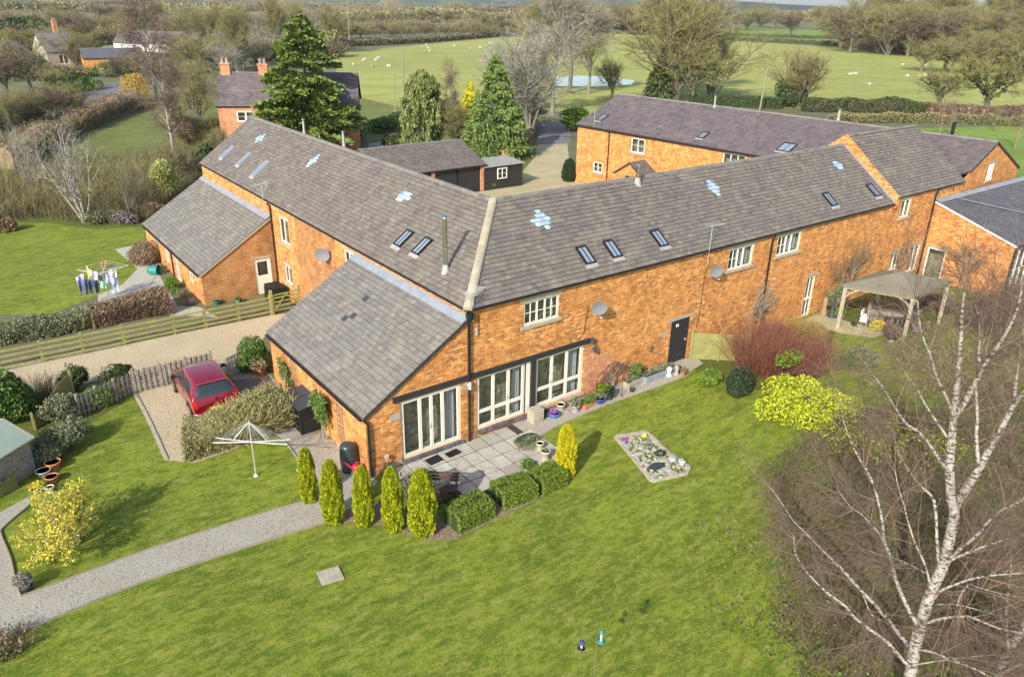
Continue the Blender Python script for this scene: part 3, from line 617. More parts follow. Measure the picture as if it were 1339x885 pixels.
def put_tree(proto, px, by, ty, label, group=None, wide=1., H0=10., rot=None, cat='tree', first=[None], name=None, loc=None, hgt=None):
    c = proto if not proto.get('used') else copy_tree(proto); proto['used'] = 1
    b = G(px, by) if loc is None else np.array(loc, float); h = hgt or hh(px, by, ty); c.location = tuple(float(v) for v in b); s = h/H0; c.scale = (s*wide, s*wide, s)
    c.rotation_euler = (0, 0, random.uniform(0, 6.28) if rot is None else rot); tag(c, label, cat, group)
    if 'used' in c.keys() and c is not proto: del c['used']
    return c
def conifer(name, H, rad, seed, mat, n=9000, size=.22, form='cone', bark='bark'):
    rg = np.random.RandomState(seed); root = bpy.data.objects.new(name, None); COL.objects.link(root)
    T = poly_from(rg, np.array([[0, 0, -.1]]), np.array([[0, 0, 1.]]), np.array([H*.97]), 9, 0, .015); tr = np.linspace(H*.022, H*.002, 9)[None]; parts = [tubes(T, tr, 8)]
    if form == 'cedar':
        k = 150; t = np.sort(rg.uniform(.10, .99, k)); az = rg.uniform(0, 6.28, k); L = rad*(1-t**1.35)**.8*rg.uniform(.55, 1.15, k)+.25; S = np.stack([t*0, t*0, t*H*.97], 1)
        D = np.stack([np.cos(az), np.sin(az), .30-.35*(1-t)], 1); D /= np.linalg.norm(D, axis=1)[:, None]; B_ = poly_from(rg, S, D, L, 6, -.035, .05); parts.append(tubes(B_, np.linspace(.05, .012, 6)[None]*np.ones((k, 1))*(L/rad)[:, None], 4))
        w_ = L/L.sum(); bi = rg.choice(k, n, p=w_); s = rg.uniform(.15, 1, n)**.7*5; i = np.clip(s.astype(int), 0, 4); f = (s-i)[:, None]; C_ = B_[bi, i]*(1-f)+B_[bi, i+1]*f
        dirv = B_[bi, 5]-B_[bi, 0]; dirv /= np.linalg.norm(dirv, axis=1)[:, None]; side = np.cross(dirv, Z3); side /= np.linalg.norm(side, axis=1)[:, None]; lat = rg.normal(size=(n, 1)); wd = (L[bi]*.20)[:, None]*(1-.55*(s/5))[:, None]
        C_ = C_+side*lat*wd; C_[:, 2] += rg.normal(size=n)*.10-np.abs(lat[:, 0])*.10; V, F = quads(C_, size, rg, 2.2, dirs=dirv+side*np.sign(lat)*.8, flat=.5)
    elif form == 'weep':
        k = 260; t = rg.uniform(.06, 1, k); az = rg.uniform(0, 6.28, k); rr = rad*(1-t**6)**.6*rg.uniform(.55, 1.08, k); C0 = np.stack([np.cos(az)*rr, np.sin(az)*rr, t*H*.98], 1); bi = rg.randint(0, k, n); dz = rg.uniform(0, 1, n)
        C_ = C0[bi]+np.stack([rg.normal(size=n)*.13, rg.normal(size=n)*.13, -dz*H*.13+.1], 1); C_[:, 2] = np.maximum(C_[:, 2], .1); V, F = quads(C_, size, rg, 3., dirs=np.tile([[0, 0, -1.]], (n, 1)))
    else:
        k = 420; t = rg.uniform(.02, 1, k)**.95; az = rg.uniform(0, 6.28, k); rr = rad*(1-t)**.75*rg.uniform(.6, 1.1, k)+.05; C0 = np.stack([np.cos(az)*rr, np.sin(az)*rr, t*H], 1); bi = rg.randint(0, k, n)
        sc_ = H*.035*(1.15-t[bi])[:, None]; C_ = C0[bi]+rg.normal(size=(n, 3))*sc_*np.array([1, 1, .75]); outw = np.stack([np.cos(az), np.sin(az), -.9+0*az], 1)[bi]; C_[:, 2] = np.maximum(C_[:, 2], .08); V, F = quads(C_, size, rg, 2.2, dirs=outw)
    v, f = merge(parts); link('trunk', np_mesh('trunk', v, f, smooth=True), bark, root)
    link('crown', np_mesh('crown', V, F), mat, root)
    if form != 'cedar':
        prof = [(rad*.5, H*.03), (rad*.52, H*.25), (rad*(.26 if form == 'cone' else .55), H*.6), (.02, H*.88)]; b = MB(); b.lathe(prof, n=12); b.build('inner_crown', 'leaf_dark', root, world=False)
    return root
def shrub(name, rad, n, size, mat, label, cat, loc, seed=1, shell=.45, amp=.35, group=None, stem='bark', nst=14, sr=.014, zc=None, inner=None, aspect=1.6, bottom=-.85, part='foliage', rot=0, dirs=None, up=0., lobes=None):
    rg = np.random.RandomState(seed); root = thing(name, label, cat, loc, rot, group); zc = rad[2]*.8 if zc is None else zc
    C_, d = blob(rg, n, rad, shell, amp, bottom)
    if lobes: li = rg.randint(0, len(lobes), len(C_)); LB_ = np.array(lobes); C_ = C_*LB_[li, 3:4]*1.05+LB_[li, :3]*np.array(rad)
    C_[:, 2] += zc; k_ = C_[:, 2] > .03; C_ = C_[k_]; d = d[k_]; V, F = quads(C_, size, rg, aspect, dirs=None if dirs is None else np.tile([dirs], (len(C_), 1))+d*.4); link(part, np_mesh(part, V, F), mat, root)
    if nst: v, f = stems_mesh(rg, rad, nst, zc*.6, sr, up); link('stem', np_mesh('stem', v, f), stem, root)
    if inner:
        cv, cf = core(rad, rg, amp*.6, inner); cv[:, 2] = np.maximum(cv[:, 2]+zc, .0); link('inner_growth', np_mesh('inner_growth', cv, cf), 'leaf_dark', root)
    return root
def twiggy(name, rad, n, mat, label, cat, loc, seed=1, H=1.5, spread=.5, width=.006, K=4, group=None, droop=0., extra=4, stem=None, kind=None, leaves=None):
    """a bare shrub: stems rising from a foot and dividing"""
    rg = np.random.RandomState(seed); a_ = rg.uniform(0, 6.28, n); q = np.sqrt(rg.uniform(0, 1, n)); S = np.stack([np.cos(a_)*q*rad[0], np.sin(a_)*q*rad[1], np.zeros(n)-.03], 1); D = np.stack([np.cos(a_)*q*spread, np.sin(a_)*q*spread, np.ones(n)], 1)+rg.normal(size=(n, 3))*.18; D /= np.linalg.norm(D, axis=1)[:, None]
    P_ = poly_from(rg, S, D, H*rg.uniform(.6, 1.1, n), K+1, droop, .10); Rr = np.linspace(width*1.6, width*.6, K+1)[None]*np.ones((n, 1)); parts = [tubes(P_, Rr, 3)]; last = (P_, Rr)
    if extra: c, cr = children(rg, P_, Rr, extra, .25, R(30), H*.4, 3, droop, .12, (width*.8, .5)); parts.append(tubes(c, cr, 2)); last = (c, cr)
    if extra and n < 500: c2, cr2 = children(rg, c, cr, 4, .15, R(36), H*.18, 3, droop, .12, (width*.6, .6)); parts.append(tubes(c2, cr2, 2)); last = (c2, cr2)
    V, F = merge(parts); root = thing(name, label, cat, loc, 0, group, kind); link('twigs', np_mesh('twigs', V, F), mat, root)
    if leaves:
        m_, sz, cnt = leaves; L_ = last[0].reshape(-1, 3); ii = rg.randint(0, len(L_), cnt); v, f = quads(L_[ii]+rg.normal(size=(cnt, 3))*.04, sz, rg); link('leaves', np_mesh('leaves', v, f), m_, root)
    return root
def hedge(pts, wd, h, n, size, mat, label, seed=1, mode='leaf', twig=None, name='hedge', group=None, lump_=.12, cat='hedge', inner=True, kind=None, innermat='leaf_dark', ntw=0, top_var=.1):
    rg = np.random.RandomState(seed); L = smooth_line(pts, 5); L = np.array(L); seg = np.linalg.norm(np.diff(L, axis=0), axis=1); cum = np.concatenate([[0], np.cumsum(seg)]); T = cum[-1]
    base = np.array([L[0][0], L[0][1], gz(*L[0])]); root = thing(name, label, cat, base, 0, group, kind)
    def at(t): x = np.interp(t, cum, L[:, 0]); y = np.interp(t, cum, L[:, 1]); x2 = np.interp(np.minimum(t+.1, T), cum, L[:, 0])-np.interp(np.maximum(t-.1, 0), cum, L[:, 0]); y2 = np.interp(np.minimum(t+.1, T), cum, L[:, 1])-np.interp(np.maximum(t-.1, 0), cum, L[:, 1]); l = np.hypot(x2, y2)+1e-9; return x, y, -y2/l, x2/l
    ph = rg.uniform(0, 6.28, 6); fr = rg.uniform(.5, 2.6, 6); wav = lambda t, k: 1+lump_*sum(math.sin(1)*0+np.sin(t*fr[i]/max(.5, wd)*1.2+ph[i]+k) for i in range(6))/2.4
    if n:
        t = rg.uniform(-wd*.2, T+wd*.2, n); a = rg.uniform(0, 1, n)*2-1; ang = rg.uniform(0, math.pi, n)  # superellipse cross-section
        ex = np.sign(np.cos(ang))*np.abs(np.cos(ang))**.55; ez = np.abs(np.sin(ang))**.55; dp = .72+.3*rg.uniform(0, 1, n)**.7; zz = np.where(rg.uniform(0, 1, n) < .55, rg.uniform(.03, 1, n), ez); sidey = np.where(zz == ez, ex, np.sign(ex))*np.where(zz > .9, .9, 1)
        x, y, nx, ny = at(t); off = sidey*wd/2*dp*wav(t, 0); z = zz*h*(.86+.14*dp)*wav(t, 2)*(1+rg.normal(size=n)*top_var*.3); C_ = np.stack([x+nx*off-base[0], y+ny*off-base[1], z], 1); C_ += rg.normal(size=(n, 3))*size*.4; C_[:, 2] = np.maximum(C_[:, 2], .02)
        V, F = quads(C_, size, rg, 1.5); link('foliage', np_mesh('foliage', V, F), mat, root)
    if ntw:
        t = rg.uniform(0, T, ntw); x, y, nx, ny = at(t); off = rg.uniform(-.5, .5, ntw)*wd; S = np.stack([x+nx*off-base[0], y+ny*off-base[1], rg.uniform(0, .7, ntw)*h], 1); D = np.stack([nx*off/wd*1.2, ny*off/wd*1.2, np.ones(ntw)*1.1], 1)+rg.normal(size=(ntw, 3))*.45; D /= np.linalg.norm(D, axis=1)[:, None]
        P_ = poly_from(rg, S, D, h*.42*rg.uniform(.5, 1.2, ntw)*wav(t, 2), 4, .02, .15); P_[:, :, 2] = np.minimum(P_[:, :, 2], h*(1.03+rg.uniform(-.1, .14, (ntw, 1)))*wav(t, 2)[:, None]); V, F = tubes(P_, np.ones((ntw, 4))*size*.16, 2); link('twigs', np_mesh('twigs', V, F), twig or mat, root)
    if inner:
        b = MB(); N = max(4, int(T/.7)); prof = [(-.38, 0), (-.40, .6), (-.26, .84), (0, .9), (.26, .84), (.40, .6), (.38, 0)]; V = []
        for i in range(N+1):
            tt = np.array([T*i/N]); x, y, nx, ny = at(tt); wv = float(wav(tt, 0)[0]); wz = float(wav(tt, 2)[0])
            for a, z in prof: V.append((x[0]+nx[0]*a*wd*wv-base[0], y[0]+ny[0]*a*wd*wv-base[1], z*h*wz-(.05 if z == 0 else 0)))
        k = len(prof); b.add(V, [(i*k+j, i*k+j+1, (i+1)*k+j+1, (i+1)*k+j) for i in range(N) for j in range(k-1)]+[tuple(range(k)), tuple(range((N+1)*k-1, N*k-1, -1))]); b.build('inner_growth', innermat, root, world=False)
    return root
# ---------------------------------------------------------------- the land
def axis(lo, hi, step, far, f=1.35):
    a = list(np.arange(lo, hi+.01, step)); s = step; x = hi
    while x < far: s *= f; x += s; a.append(x)
    s = step; x = lo
    while x > -far: s *= f; x -= s; a.insert(0, x)
    return np.array(a)
xa = axis(-30, 50, 1., 3500); ya = axis(-30, 50, 1., 3500)
X, Y = np.meshgrid(xa, ya); Zg = np.vectorize(gz)(X, Y); i = np.arange(X.size).reshape(X.shape)
o = link('ground', np_mesh('ground', np.stack([X, Y, Zg], -1).reshape(-1, 3), np.stack([i[:-1, :-1], i[:-1, 1:], i[1:, 1:], i[1:, :-1]], -1).reshape(-1, 4)), 'country'); tag(o, None, None, None, 'structure')
# distant hills, two ridges running across the horizon
def hills(name, dist, a0, a1, hmax, mat, seed, off):
    rg = np.random.RandomState(seed); n = 160; ph = rg.uniform(0, 6.28, 8); V = []; prof = [(-.5, -3), (-.2, .45), (0, 1), (.3, .6), (.8, -3)]
    for k in range(n+1):
        a = a0+(a1-a0)*k/n; hz = hmax*(.45+.25*math.sin(a*5+ph[0])+.18*math.sin(a*11+ph[1])+.10*math.sin(a*27+ph[2])+.05*math.sin(a*61+ph[3]))
        hz = max(hz, 4)
        for d, z in prof: r_ = dist*(1+.12*d); V.append((CAM[0]+math.sin(a)*r_, CAM[1]+math.cos(a)*r_, z*hz if z > 0 else -3))
    m_ = len(prof); F = [(k*m_+j, (k+1)*m_+j, (k+1)*m_+j+1, k*m_+j+1) for k in range(n) for j in range(m_-1)]
    o = link(name, np_mesh(name, V, F, smooth=True), mat); tag(o, None, None, None, 'structure')
mk('hill_woods', (.06, .07, .04), .95, layers=[(.006, (.11, .14, .05), .48, .55, .9), (.03, (.045, .05, .03), .5, .6, .7)])
hills('hills', 1900, -.3, 1.6, 21, 'hill_woods', 3, 0); hills('far_hills', 3100, -.3, 1.7, 42, 'hill_woods', 8, 0)
S = sheet
# fields and rough ground
S('meadow', GP((-60, 330), (-60, 215), (90, 180), (185, 125), (300, 118), (470, 120), (700, 150), (735, 168), (700, 330), (300, 330)), 'rough_grass', .004, step=6)
S('pasture', GP((432, 68), (540, 60), (660, 49), (800, 44), (940, 53), (1100, 62), (1220, 76), (1400, 92), (1400, 140), (1200, 141), (1120, 142), (940, 142), (760, 152), (700, 142), (525, 141), (472, 128), (440, 95)), 'pasture', .012, step=20)
S('upper_field', GP((930, 35), (1115, 41), (1118, 56), (930, 46)), 'bright_field', .012, step=60)
S('far_field', GP((8, 14.6), (72, 17.6), (66, 22), (4, 19)), 'bright_field', .03, step=200)
S('paddock', GP((1050, 163), (1210, 168), (1420, 163), (1420, 260), (1200, 260), (1100, 220)), 'bright_field', .012, step=3)
S('verge', GP((60, 142), (85, 131), (115, 140), (110, 150), (70, 152)), 'bright_field', .012, step=6)
S('lane', GP((92, 127), (150, 110), (170, 112), (170, 119), (100, 139)), 'tarmac', .016, step=6)
S('lane', GP((20, 129), (60, 122), (92, 127), (80, 133), (20, 136)), 'tarmac', .016, step=6)
S('lawn', [(-34, -30), (34, -30), (34, -.1), (-4, -.1), (-4, 12.2), (-34, 12.2)], 'lawn', .004)
S('side_lawn', [(-34, 22.5)]+list(GP((0, 412), (70, 410), (130, 386), (155, 376), (180, 352), (152, 326), (188, 319), (190, 300), (120, 286), (60, 292), (0, 291)))+[(-34, 43)], 'lawn', .008)
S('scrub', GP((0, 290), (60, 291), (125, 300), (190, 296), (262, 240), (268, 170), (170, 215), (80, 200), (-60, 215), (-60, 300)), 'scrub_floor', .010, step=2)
S('wall_border', [(11.2, -.3), (20.2, -.2), (20.5, -1.9), (16.5, -3.9), (13, -4.6), (11.6, -3.7), (10.9, -2.0)], 'scrub_floor', .010)  # planted border along the barn wall, on the darker scrub floor
# yards, drives and paths
S('courtyard', [(6.6, 6.6), (33, 6.6), (33, 30)]+list(GP((745, 215), (742, 190), (745, 172), (706, 172), (700, 205), (672, 238)))+[(22.8, 32), (6.6, 33)], 'gravel_yard', .012)
S('lane', GP((745, 188), (748, 160), (738, 159), (703, 160), (704, 180), (700, 190)), 'tarmac', .020)
S('drive', [(-34, 12.3), (-13, 12.7), (-10.6, 12.4), (-8.6, 12.75), (-6.6, 11.9), (-5.2, 11.6), (-3.9, 11.6), (-2.6, 13.2), (-.05, 13.4), (-.05, 14.9), (-1.6, 15.35), (-6, 15.55), (-12, 15.8), (-34, 16.2)], 'gravel_gold', .008)
S('parking_bay', [(-9.05, 12.0), (-9.1, 8.5), (-9.3, 4.7), (-8.6, 4.0), (-6.2, 4.2), (-5.75, 7.8), (-6.15, 11.6), (-8.4, 12.75)], 'gravel_gold', .012)
S('yard_path', [(-6.1, 11.6), (-5.7, 7.8), (-5.8, 4.8), (-5.5, 3.8), (-5.7, 1.4), (-6.35, .2), (-6.5, -.2), (-6.2, -1.4), (-5, -1.2), (-3.9, -.4), (-4.0, .1), (-4.08, 8.5), (-4.0, 11.3), (-5, 11.6)], 'gravel_path', .012)
S('dark_bay', GP((298, 497), (340, 495), (352, 512), (350, 532), (316, 530)), 'gravel_dark', .018, step=0)
PN = GP((28, 780), (50, 772), (200, 717), (335, 674), (400, 655), (438, 655)); PS = GP((440, 684), (425, 684), (335, 712), (185, 762), (33, 825), (-20, 842), (-60, 856))
PW = GP((-60, 672), (0, 670), (40, 648)); PE_ = GP((38, 662), (5, 690), (2, 700), (14, 730), (22, 765))
S('path', list(PN)+list(PS)+[(-19, -1.2), (-19, 4.3)]+list(PW)+list(PE_), 'gravel_path', .014, step=1)
S('wall_path', [(-.1, -.02), (12.2, -.02), (11.9, -.8), (10.7, -1.0), (9.9, -1.2), (6, -1.05), (3.3, -1.1), (1.9, -1.4), (1.75, -.9), (1.9, -.36), (-.1, -.3)], 'gravel_path', .012)
S('border_soil', [(-6.2, -1.5), (-5.1, -2.4), (-4.2, -4.0), (-3.5, -4.45), (-2.8, -4.4), (-.1, -4.3), (1.4, -4.15), (1.6, -3.4), (-.2, -3.4), (-3.3, -3.2), (-4.4, -1.6), (-5.2, -1.1)], 'bark_mulch', .009)
S('garden_terrace', GP((150, 326), (187, 319), (200, 345), (232, 400), (262, 402), (285, 415), (215, 412), (128, 404), (128, 386), (160, 372), (180, 352)), 'slab', .012, step=1)
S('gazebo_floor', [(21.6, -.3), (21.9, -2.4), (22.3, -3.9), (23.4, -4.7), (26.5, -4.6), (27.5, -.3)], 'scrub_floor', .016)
S('stone_apron', [(19.9, -.3), (20.1, -2.4), (20.9, -3.6), (22.4, -3.7), (22.0, -.3)], 'gravel_yard', .014)
S('left_soil', GP((70, 600), (105, 560), (165, 525), (165, 500), (60, 520), (0, 560)), 'scrub_floor', .010)
S('rear_terrace', GP((480, 188), (520, 182), (545, 192), (540, 205), (490, 205)), 'gravel_path', .012)
# timber edging beside the paths
def edging(pts, label, mat='old_wood', h=.06, w_=.03, dz=0):
    b = MB(); L = smooth_line(pts, 4)
    for a, c in zip(L[:-1], L[1:]): b.beam((a[0], a[1], gz(*a)+h/2+dz), (c[0], c[1], gz(*c)+h/2+dz), w_, h)
    return top(b, 'edging_board', mat, label, 'path edging')
edging(PN[:5], 'thin timber edging along the north side of the long gravel path'); edging(PS[1:6], 'thin timber edging along the lawn side of the long gravel path'); edging([PN[0]]+list(PE_)[::-1], 'thin timber edging where the left path curves to the shed')
edging([(-9.05, 12.0), (-9.1, 8.5), (-9.3, 4.7)], 'brick edging between lawn and gravel parking bay', 'stone', .05, .12); edging([(-6.1, 11.3), (-5.9, 9.2), (-5.6, 7.6)], 'low timber edging on the right of the parking bay', 'grey_wood', .1, .06); edging([(-5.5, 3.8), (-5.7, 1.4), (-6.4, 0)], 'dark edging between small lawn and side path', 'grey_wood', .05, .04)
edging([(1.9, -1.45), (3.3, -1.13), (6, -1.08), (9.9, -1.23), (10.8, -1.05)], 'low edging between wall path and lawn', 'grey_wood', .03, .03)
# paved patio: every slab shows, laid in one floor
pt = MB(); rp = random.Random(5)
x0, y0 = -3.3, -.04
for jx in range(9):
    for jy in range(5):
        xx = x0+jx*.62; yy = y0-(jy+1)*.72
        if xx > 1.85 or (jy == 0 and xx > 1.6): continue
        if xx+.3 < -3.2+(-yy-1)*.55: continue
        if yy < -3.2: continue
        zz = gz(xx, yy)+.018+rp.uniform(0, .006); pt.box((xx+.31, yy+.36, zz), (.575, .672, .03), 0, 0)
S('patio', [(-3.35, -.02), (1.95, -.02), (1.95, -2.95), (.5, -3.3), (-2.2, -3.3), (-3.3, -1.6)], 'joint', .016)
top(pt, 'patio_slabs', 'slab', 'pale square paving slabs of the patio outside the glazed doors', 'paving')
# ---------------------------------------------------------------- the barn round the courtyard
LW, RX, EV, RG, PX = 29.92, 27.33, 5.0, 7.536, 4.05
barn = thing('converted_barn', 'long L-shaped orange brick barn with grey tiled roofs, its corner facing the patio', 'barn', (0, 0, 0))
b = MB()
FW = Wall((0, 0, 0), (1, 0, 0))
oFD1, oFD2, oFD3 = (-2.74, -.34, .0, 2.24), (.34, 2.54, .13, 2.30), (3.03, 5.42, .18, 2.30)
oW1, oW2, oW3, oD2, oDoor = (2.38, 4.05, 3.74, 4.68), (13.75, 15.5, 3.70, 4.70), (17.25, 19.1, 3.75, 4.74), (20.3, 21.0, .0, 2.15), (10.45, 11.62, 0, 2.06)
wall_mesh(b, FW, [(-PX, 2.12), (0, 4.64)], [oFD1]); wall_mesh(b, FW, [(0, EV), (RX, EV)], [oFD2, oFD3, oW1, oW2, oW3, oD2, oDoor, (2.54, 3.03, .13, 2.30)])
OW = Wall((0, LW, 0), (0, -1, 0)); yv = lambda y0, y1, z0, z1: (LW-y1, LW-y0, z0, z1)
oL1, oL2, oL3 = yv(16.05, 17.3, 3.1, 4.42), yv(16.25, 17.2, .95, 1.92), yv(8.7, 9.72, 3.6, 4.62)
wall_mesh(b, OW, [(0, EV), (LW, EV)], [oL1, oL2, oL3])
GW = Wall((7.008, LW, 0), (-1, 0, 0)); wall_mesh(b, GW, [(0, EV), (3.504, RG), (7.008, EV)], [])
IW = Wall((7.008, 7.008, 0), (0, 1, 0)); wall_mesh(b, IW, [(0, EV), (LW-7.008, EV)], [(3, 4.2, 3.6, 4.6), (9, 10.2, 3.6, 4.6), (15, 16, 0, 2.05)])
BW = Wall((RX, 7.008, 0), (-1, 0, 0)); wall_mesh(b, BW, [(0, EV), (RX-7.008, EV)], [(5, 6.2, 3.6, 4.6), (12, 13.2, 3.6, 4.6)])
LL = Wall((-PX, 8.456, 0), (0, -1, 0)); wall_mesh(b, LL, [(0, 2.12), (8.456, 2.12)], [])
LB = Wall((0, 8.456, 0), (-1, 0, 0)); wall_mesh(b, LB, [(0, 4.64), (PX, 2.12)], [])
PE = 3.87; EL = Wall((-PE, LW, 0), (0, -1, 0)); oE1, oE2, oE3, oE4 = yv(27.1, 28.1, .6, 1.6), yv(24.8, 25.6, .5, 1.5), yv(22.7, 23.6, 0, 1.62), yv(20.0, 20.8, .7, 1.6)
wall_mesh(b, EL, [(0, 1.69), (LW-18.45, 1.69)], [oE1, oE2, oE3, oE4], rev=.1)
b.build('brick_wall', 'brick', barn)
b = MB(); EG = Wall((-PE, 18.45, 0), (1, 0, 0)); oED = (2.72, 3.6, 0.04, 1.96); wall_mesh(b, EG, [(0, 1.69), (PE, 4.07)], [oED]); b.build('dark_brick_wall', 'brick_dark', barn); b = MB(); EB = Wall((0, LW, 0), (-1, 0, 0)); wall_mesh(b, EB, [(0, 4.07), (PE, 1.69)], []); b.build('end_wall', 'brick_dark', barn); b = MB()
wbox(b, OW, LW-15.1, LW-10.68, -.3, 4.93, 0.001, .02); b.build('dark_brick_wall', 'brick_dark', barn)['label'] = 'darker, browner brickwork'
# eaves course, plinth, air bricks
for q_ in ((-PX-.03, -2.8, -.4, .1, .001, .035), (-.3, .3, -.4, .12, .001, .03), (5.5, 10.3, -.3, .14, .001, .02)): b = MB(); wbox(b, FW, *q_); b.build('plinth', 'brick_dark', barn)
b = MB()
for u, z in ((6.9, 2.3), (8.6, 4.35), (12.3, 4.1), (8.2, 1.9), (16.3, 4.4), (21.7, 4.35), (24.4, 4.4), (22.2, 2.2), (25.2, 1.9), (19.6, 2.4)): wbox(b, FW, u, u+.15, z, z+.13, .002, .012)
for y, z in ((13.1, 3.3), (2.5, 1.2), (7.2, 1.5)): wbox(b, (OW if y > 9 else LL), (LW if y > 9 else 8.456)-y, (LW if y > 9 else 8.456)-y+.22, z, z+.14, .022, .03)
wbox(b, EG, 1.75, 1.95, 2.1, 2.25, .002, .012); wbox(b, EG, 2.2, 2.35, 1.6, 1.75, .002, .012)
b.build('air_bricks', 'brick_dark', barn)
for q_ in ((-3.15, -2.76, 1.62, 1.86, .002, .02), (-3.3, -2.8, -.1, .06, .036, .05), (-.3, .12, 1.95, 2.14, .002, .02), (9.75, 10.2, 1.5, 1.68, .002, .012)): b = MB(); wbox(b, FW, *q_); b.build('stone_patch', 'stone', barn)
S1 = np.array([3.504, 0, 2.536])/4.3254
patchL = [(LW-8.56, 3.02, 1.9), (LW-18.06, 3.07, 1.9), (LW-25.92, 3.06, 1.9)]
o, PL = tiles(barn, (0, LW, EV+.03), (0, -1, 0), (3.504, 0, 2.536), [(-.12, -.1), (LW+.08, -.1), (LW-3.504, 4.325), (-.12, 4.325)], 'tile', patches=patchL, seed=2)
o, PR = tiles(barn, (0, 0, EV+.03), (1, 0, 0), (0, 3.504, 2.536), [(-.08, -.1), (RX-.02, -.1), (RX-.02, 4.325), (3.504, 4.325)], 'tile', patches=[(5.03, 2.96, 2.1), (15.2, 3.03, 1.9), (25.34, 3.0, 1.7)], seed=3)
tiles(barn, (RX-.02, 7.008, EV+.03), (-1, 0, 0), (0, -3.504, 2.536), [(0, -.17), (20.3, -.17), (23.8, 4.325), (0, 4.325)], 'tile', seed=4)
tiles(barn, (7.008, 7.008, EV+.03), (0, 1, 0), (-3.504, 0, 2.536), [(0, -.17), (LW-6.9, -.17), (LW-6.9, 4.325), (-3.5, 4.325)], 'tile', seed=5)
o, PLT = tiles(barn, (-PX, 8.456, 2.176), (0, -1, 0), (PX, 0, 2.5), [(-.1, -.12), (8.53, -.12), (8.53, 4.755), (-.1, 4.755)], 'tile_grey', tw=.25, th=.212, name='lean_to_roof', seed=6, patches=())
o, PET = tiles(barn, (-PE, LW, 1.737), (0, -1, 0), (PE, 0, 2.394), [(-.1, -.12), (LW-18.45+.07, -.12), (LW-18.45+.07, 4.54), (-.1, 4.54)], 'tile_grey', tw=.25, th=.215, name='lean_to_roof', seed=7)
b = MB()
def strip(b, P, u0, u1, s0, s1, n=.045, h=.012):
    V = [P(a, c, k) for k in (n-h, n) for a, c in ((u0, s0), (u1, s0), (u1, s1), (u0, s1))]; b.add(V, [(3, 2, 1, 0), (4, 5, 6, 7), (0, 1, 5, 4), (1, 2, 6, 5), (2, 3, 7, 6), (3, 0, 4, 7)])
for k in range(6): strip(b, PLT, -.1+k*1.44, -.1+(k+1)*1.44-.01, 4.42, 4.77, .05+.002*(k % 2))
b.build('lead_flashing', 'lead', barn); b = MB()
for k in range(8): strip(b, PET, -.1+k*1.45, min(11.54, -.1+(k+1)*1.45-.01), 4.26, 4.56, .05+.002*(k % 2))
b.build('lead_flashing', 'lead', barn); b = MB()
for k in range(3): strip(b, PR, RX-.2, RX-.02, -.1+k*1.47, -.1+(k+1)*1.47, .05+.002*k)
b.build('lead_flashing', 'lead', barn)
b = MB(); b.beam(PLT(8.5, -.13, -.07), PLT(8.5, 4.72, -.07), .05, .1); b.beam(PET(LW-18.45+.05, -.13, -.07), PET(LW-18.45+.05, 4.5, -.07), .05, .1); b.build('verge_board', 'oak', barn)
for (u, s) in ((3.05, 3.2), (3.1, 2.1), (3.37, 2.36)): b = MB(); strip(b, PLT, u, u+.26, s, s+.24, .055); b.build('dark_tile', 'pot_slate', barn)
ridge(barn, (3.504, 3.504, RG), (3.504, LW+.1, RG)); ridge(barn, (3.504, 3.504, RG), (RX, 3.504, RG)); r_ = ridge(barn, (-.1, -.1, EV-.02), (3.504, 3.504, RG+.03), 'ridge_lichen', r=.17, L=.36, rise=.05, name='hip_tiles'); r_['label'] = 'pale lichen-covered hip tiles'
gutter(barn, (-.13, -.13, EV-.05), (RX-.05, -.13, EV-.05), .045); gutter(barn, (-.13, LW+.1, EV-.05), (-.13, 0, EV-.05), .045); gutter(barn, (-PX-.16, 8.5, 2.06), (-PX-.16, -.05, 2.06)); gutter(barn, (-PE-.16, LW, 1.63), (-PE-.16, 18.4, 1.63))
pipe(barn, [(-.05, -.22, 4.9), (-.02, -.07, 4.6), (-.02, -.07, -.2)], .05); pipe(barn, [(-PX-.1, -.08, 2.05), (-PX+.06, -.08, 1.85), (-PX+.06, -.08, -.2)], .045)
pipe(barn, [(-.2, 18.2, 4.9), (-.07, 18.2, 4.7), (-.07, 18.2, .02)], .045); pipe(barn, [(-PE-.14, 23.95, 1.6), (-PE-.06, 23.95, 1.4), (-PE-.06, 23.95, 0)], .04); pipe(barn, [(16.75, -.2, 4.9), (16.75, -.06, 4.7), (16.75, -.06, 0)], .04)
b = MB(); wbox(b, FW, -.12, .1, 4.62, 4.86, .02, .2); b.build('hopper', 'black_paint', barn)
# glazed doors and windows
def pdoor(o, lights, transom, curt, handle, bars=(1, 1)): return window(FW, o, barn, lights=lights, bars=bars, transom=transom, lintel=None, sill=False, name='patio_door', curtains=curt, fw=.07, rev=.11, handle=handle)
pdoor(oFD1, [1.1, .72, .72, 1.05], None, [(-.85, -.45)], 2); pdoor(oFD2, 3, .83, [(.40, .55), (2.1, 2.45)], 2); pdoor(oFD3, 3, .93, [(4.72, 5.3)], 1)
b = MB(); wbox(b, FW, 2.56, 2.78, .13, 2.3, -.1, -.02); b.build('timber_panel', 'cream_paint', barn); b = MB(); wbox(b, FW, 2.79, 3.0, .4, 2.3, -.1, .06); b.build('timber_post', 'black_timber', barn)
b = MB(); wbox(b, FW, -3.02, 5.65, 2.305, 2.50, -.03, .07); b.build('timber_lintel', 'black_timber', barn)
for a, c, z in ((-2.8, -.28, -.01), (.32, 2.6, .12)):
    b = MB(); n = int((c-a)/.085)
    for k in range(n): wbox(b, FW, a+k*(c-a)/n+.006, a+(k+1)*(c-a)/n-.006, z-.12, z, -.05, .10)
    b.build('brick_threshold', 'brick_blue', barn)
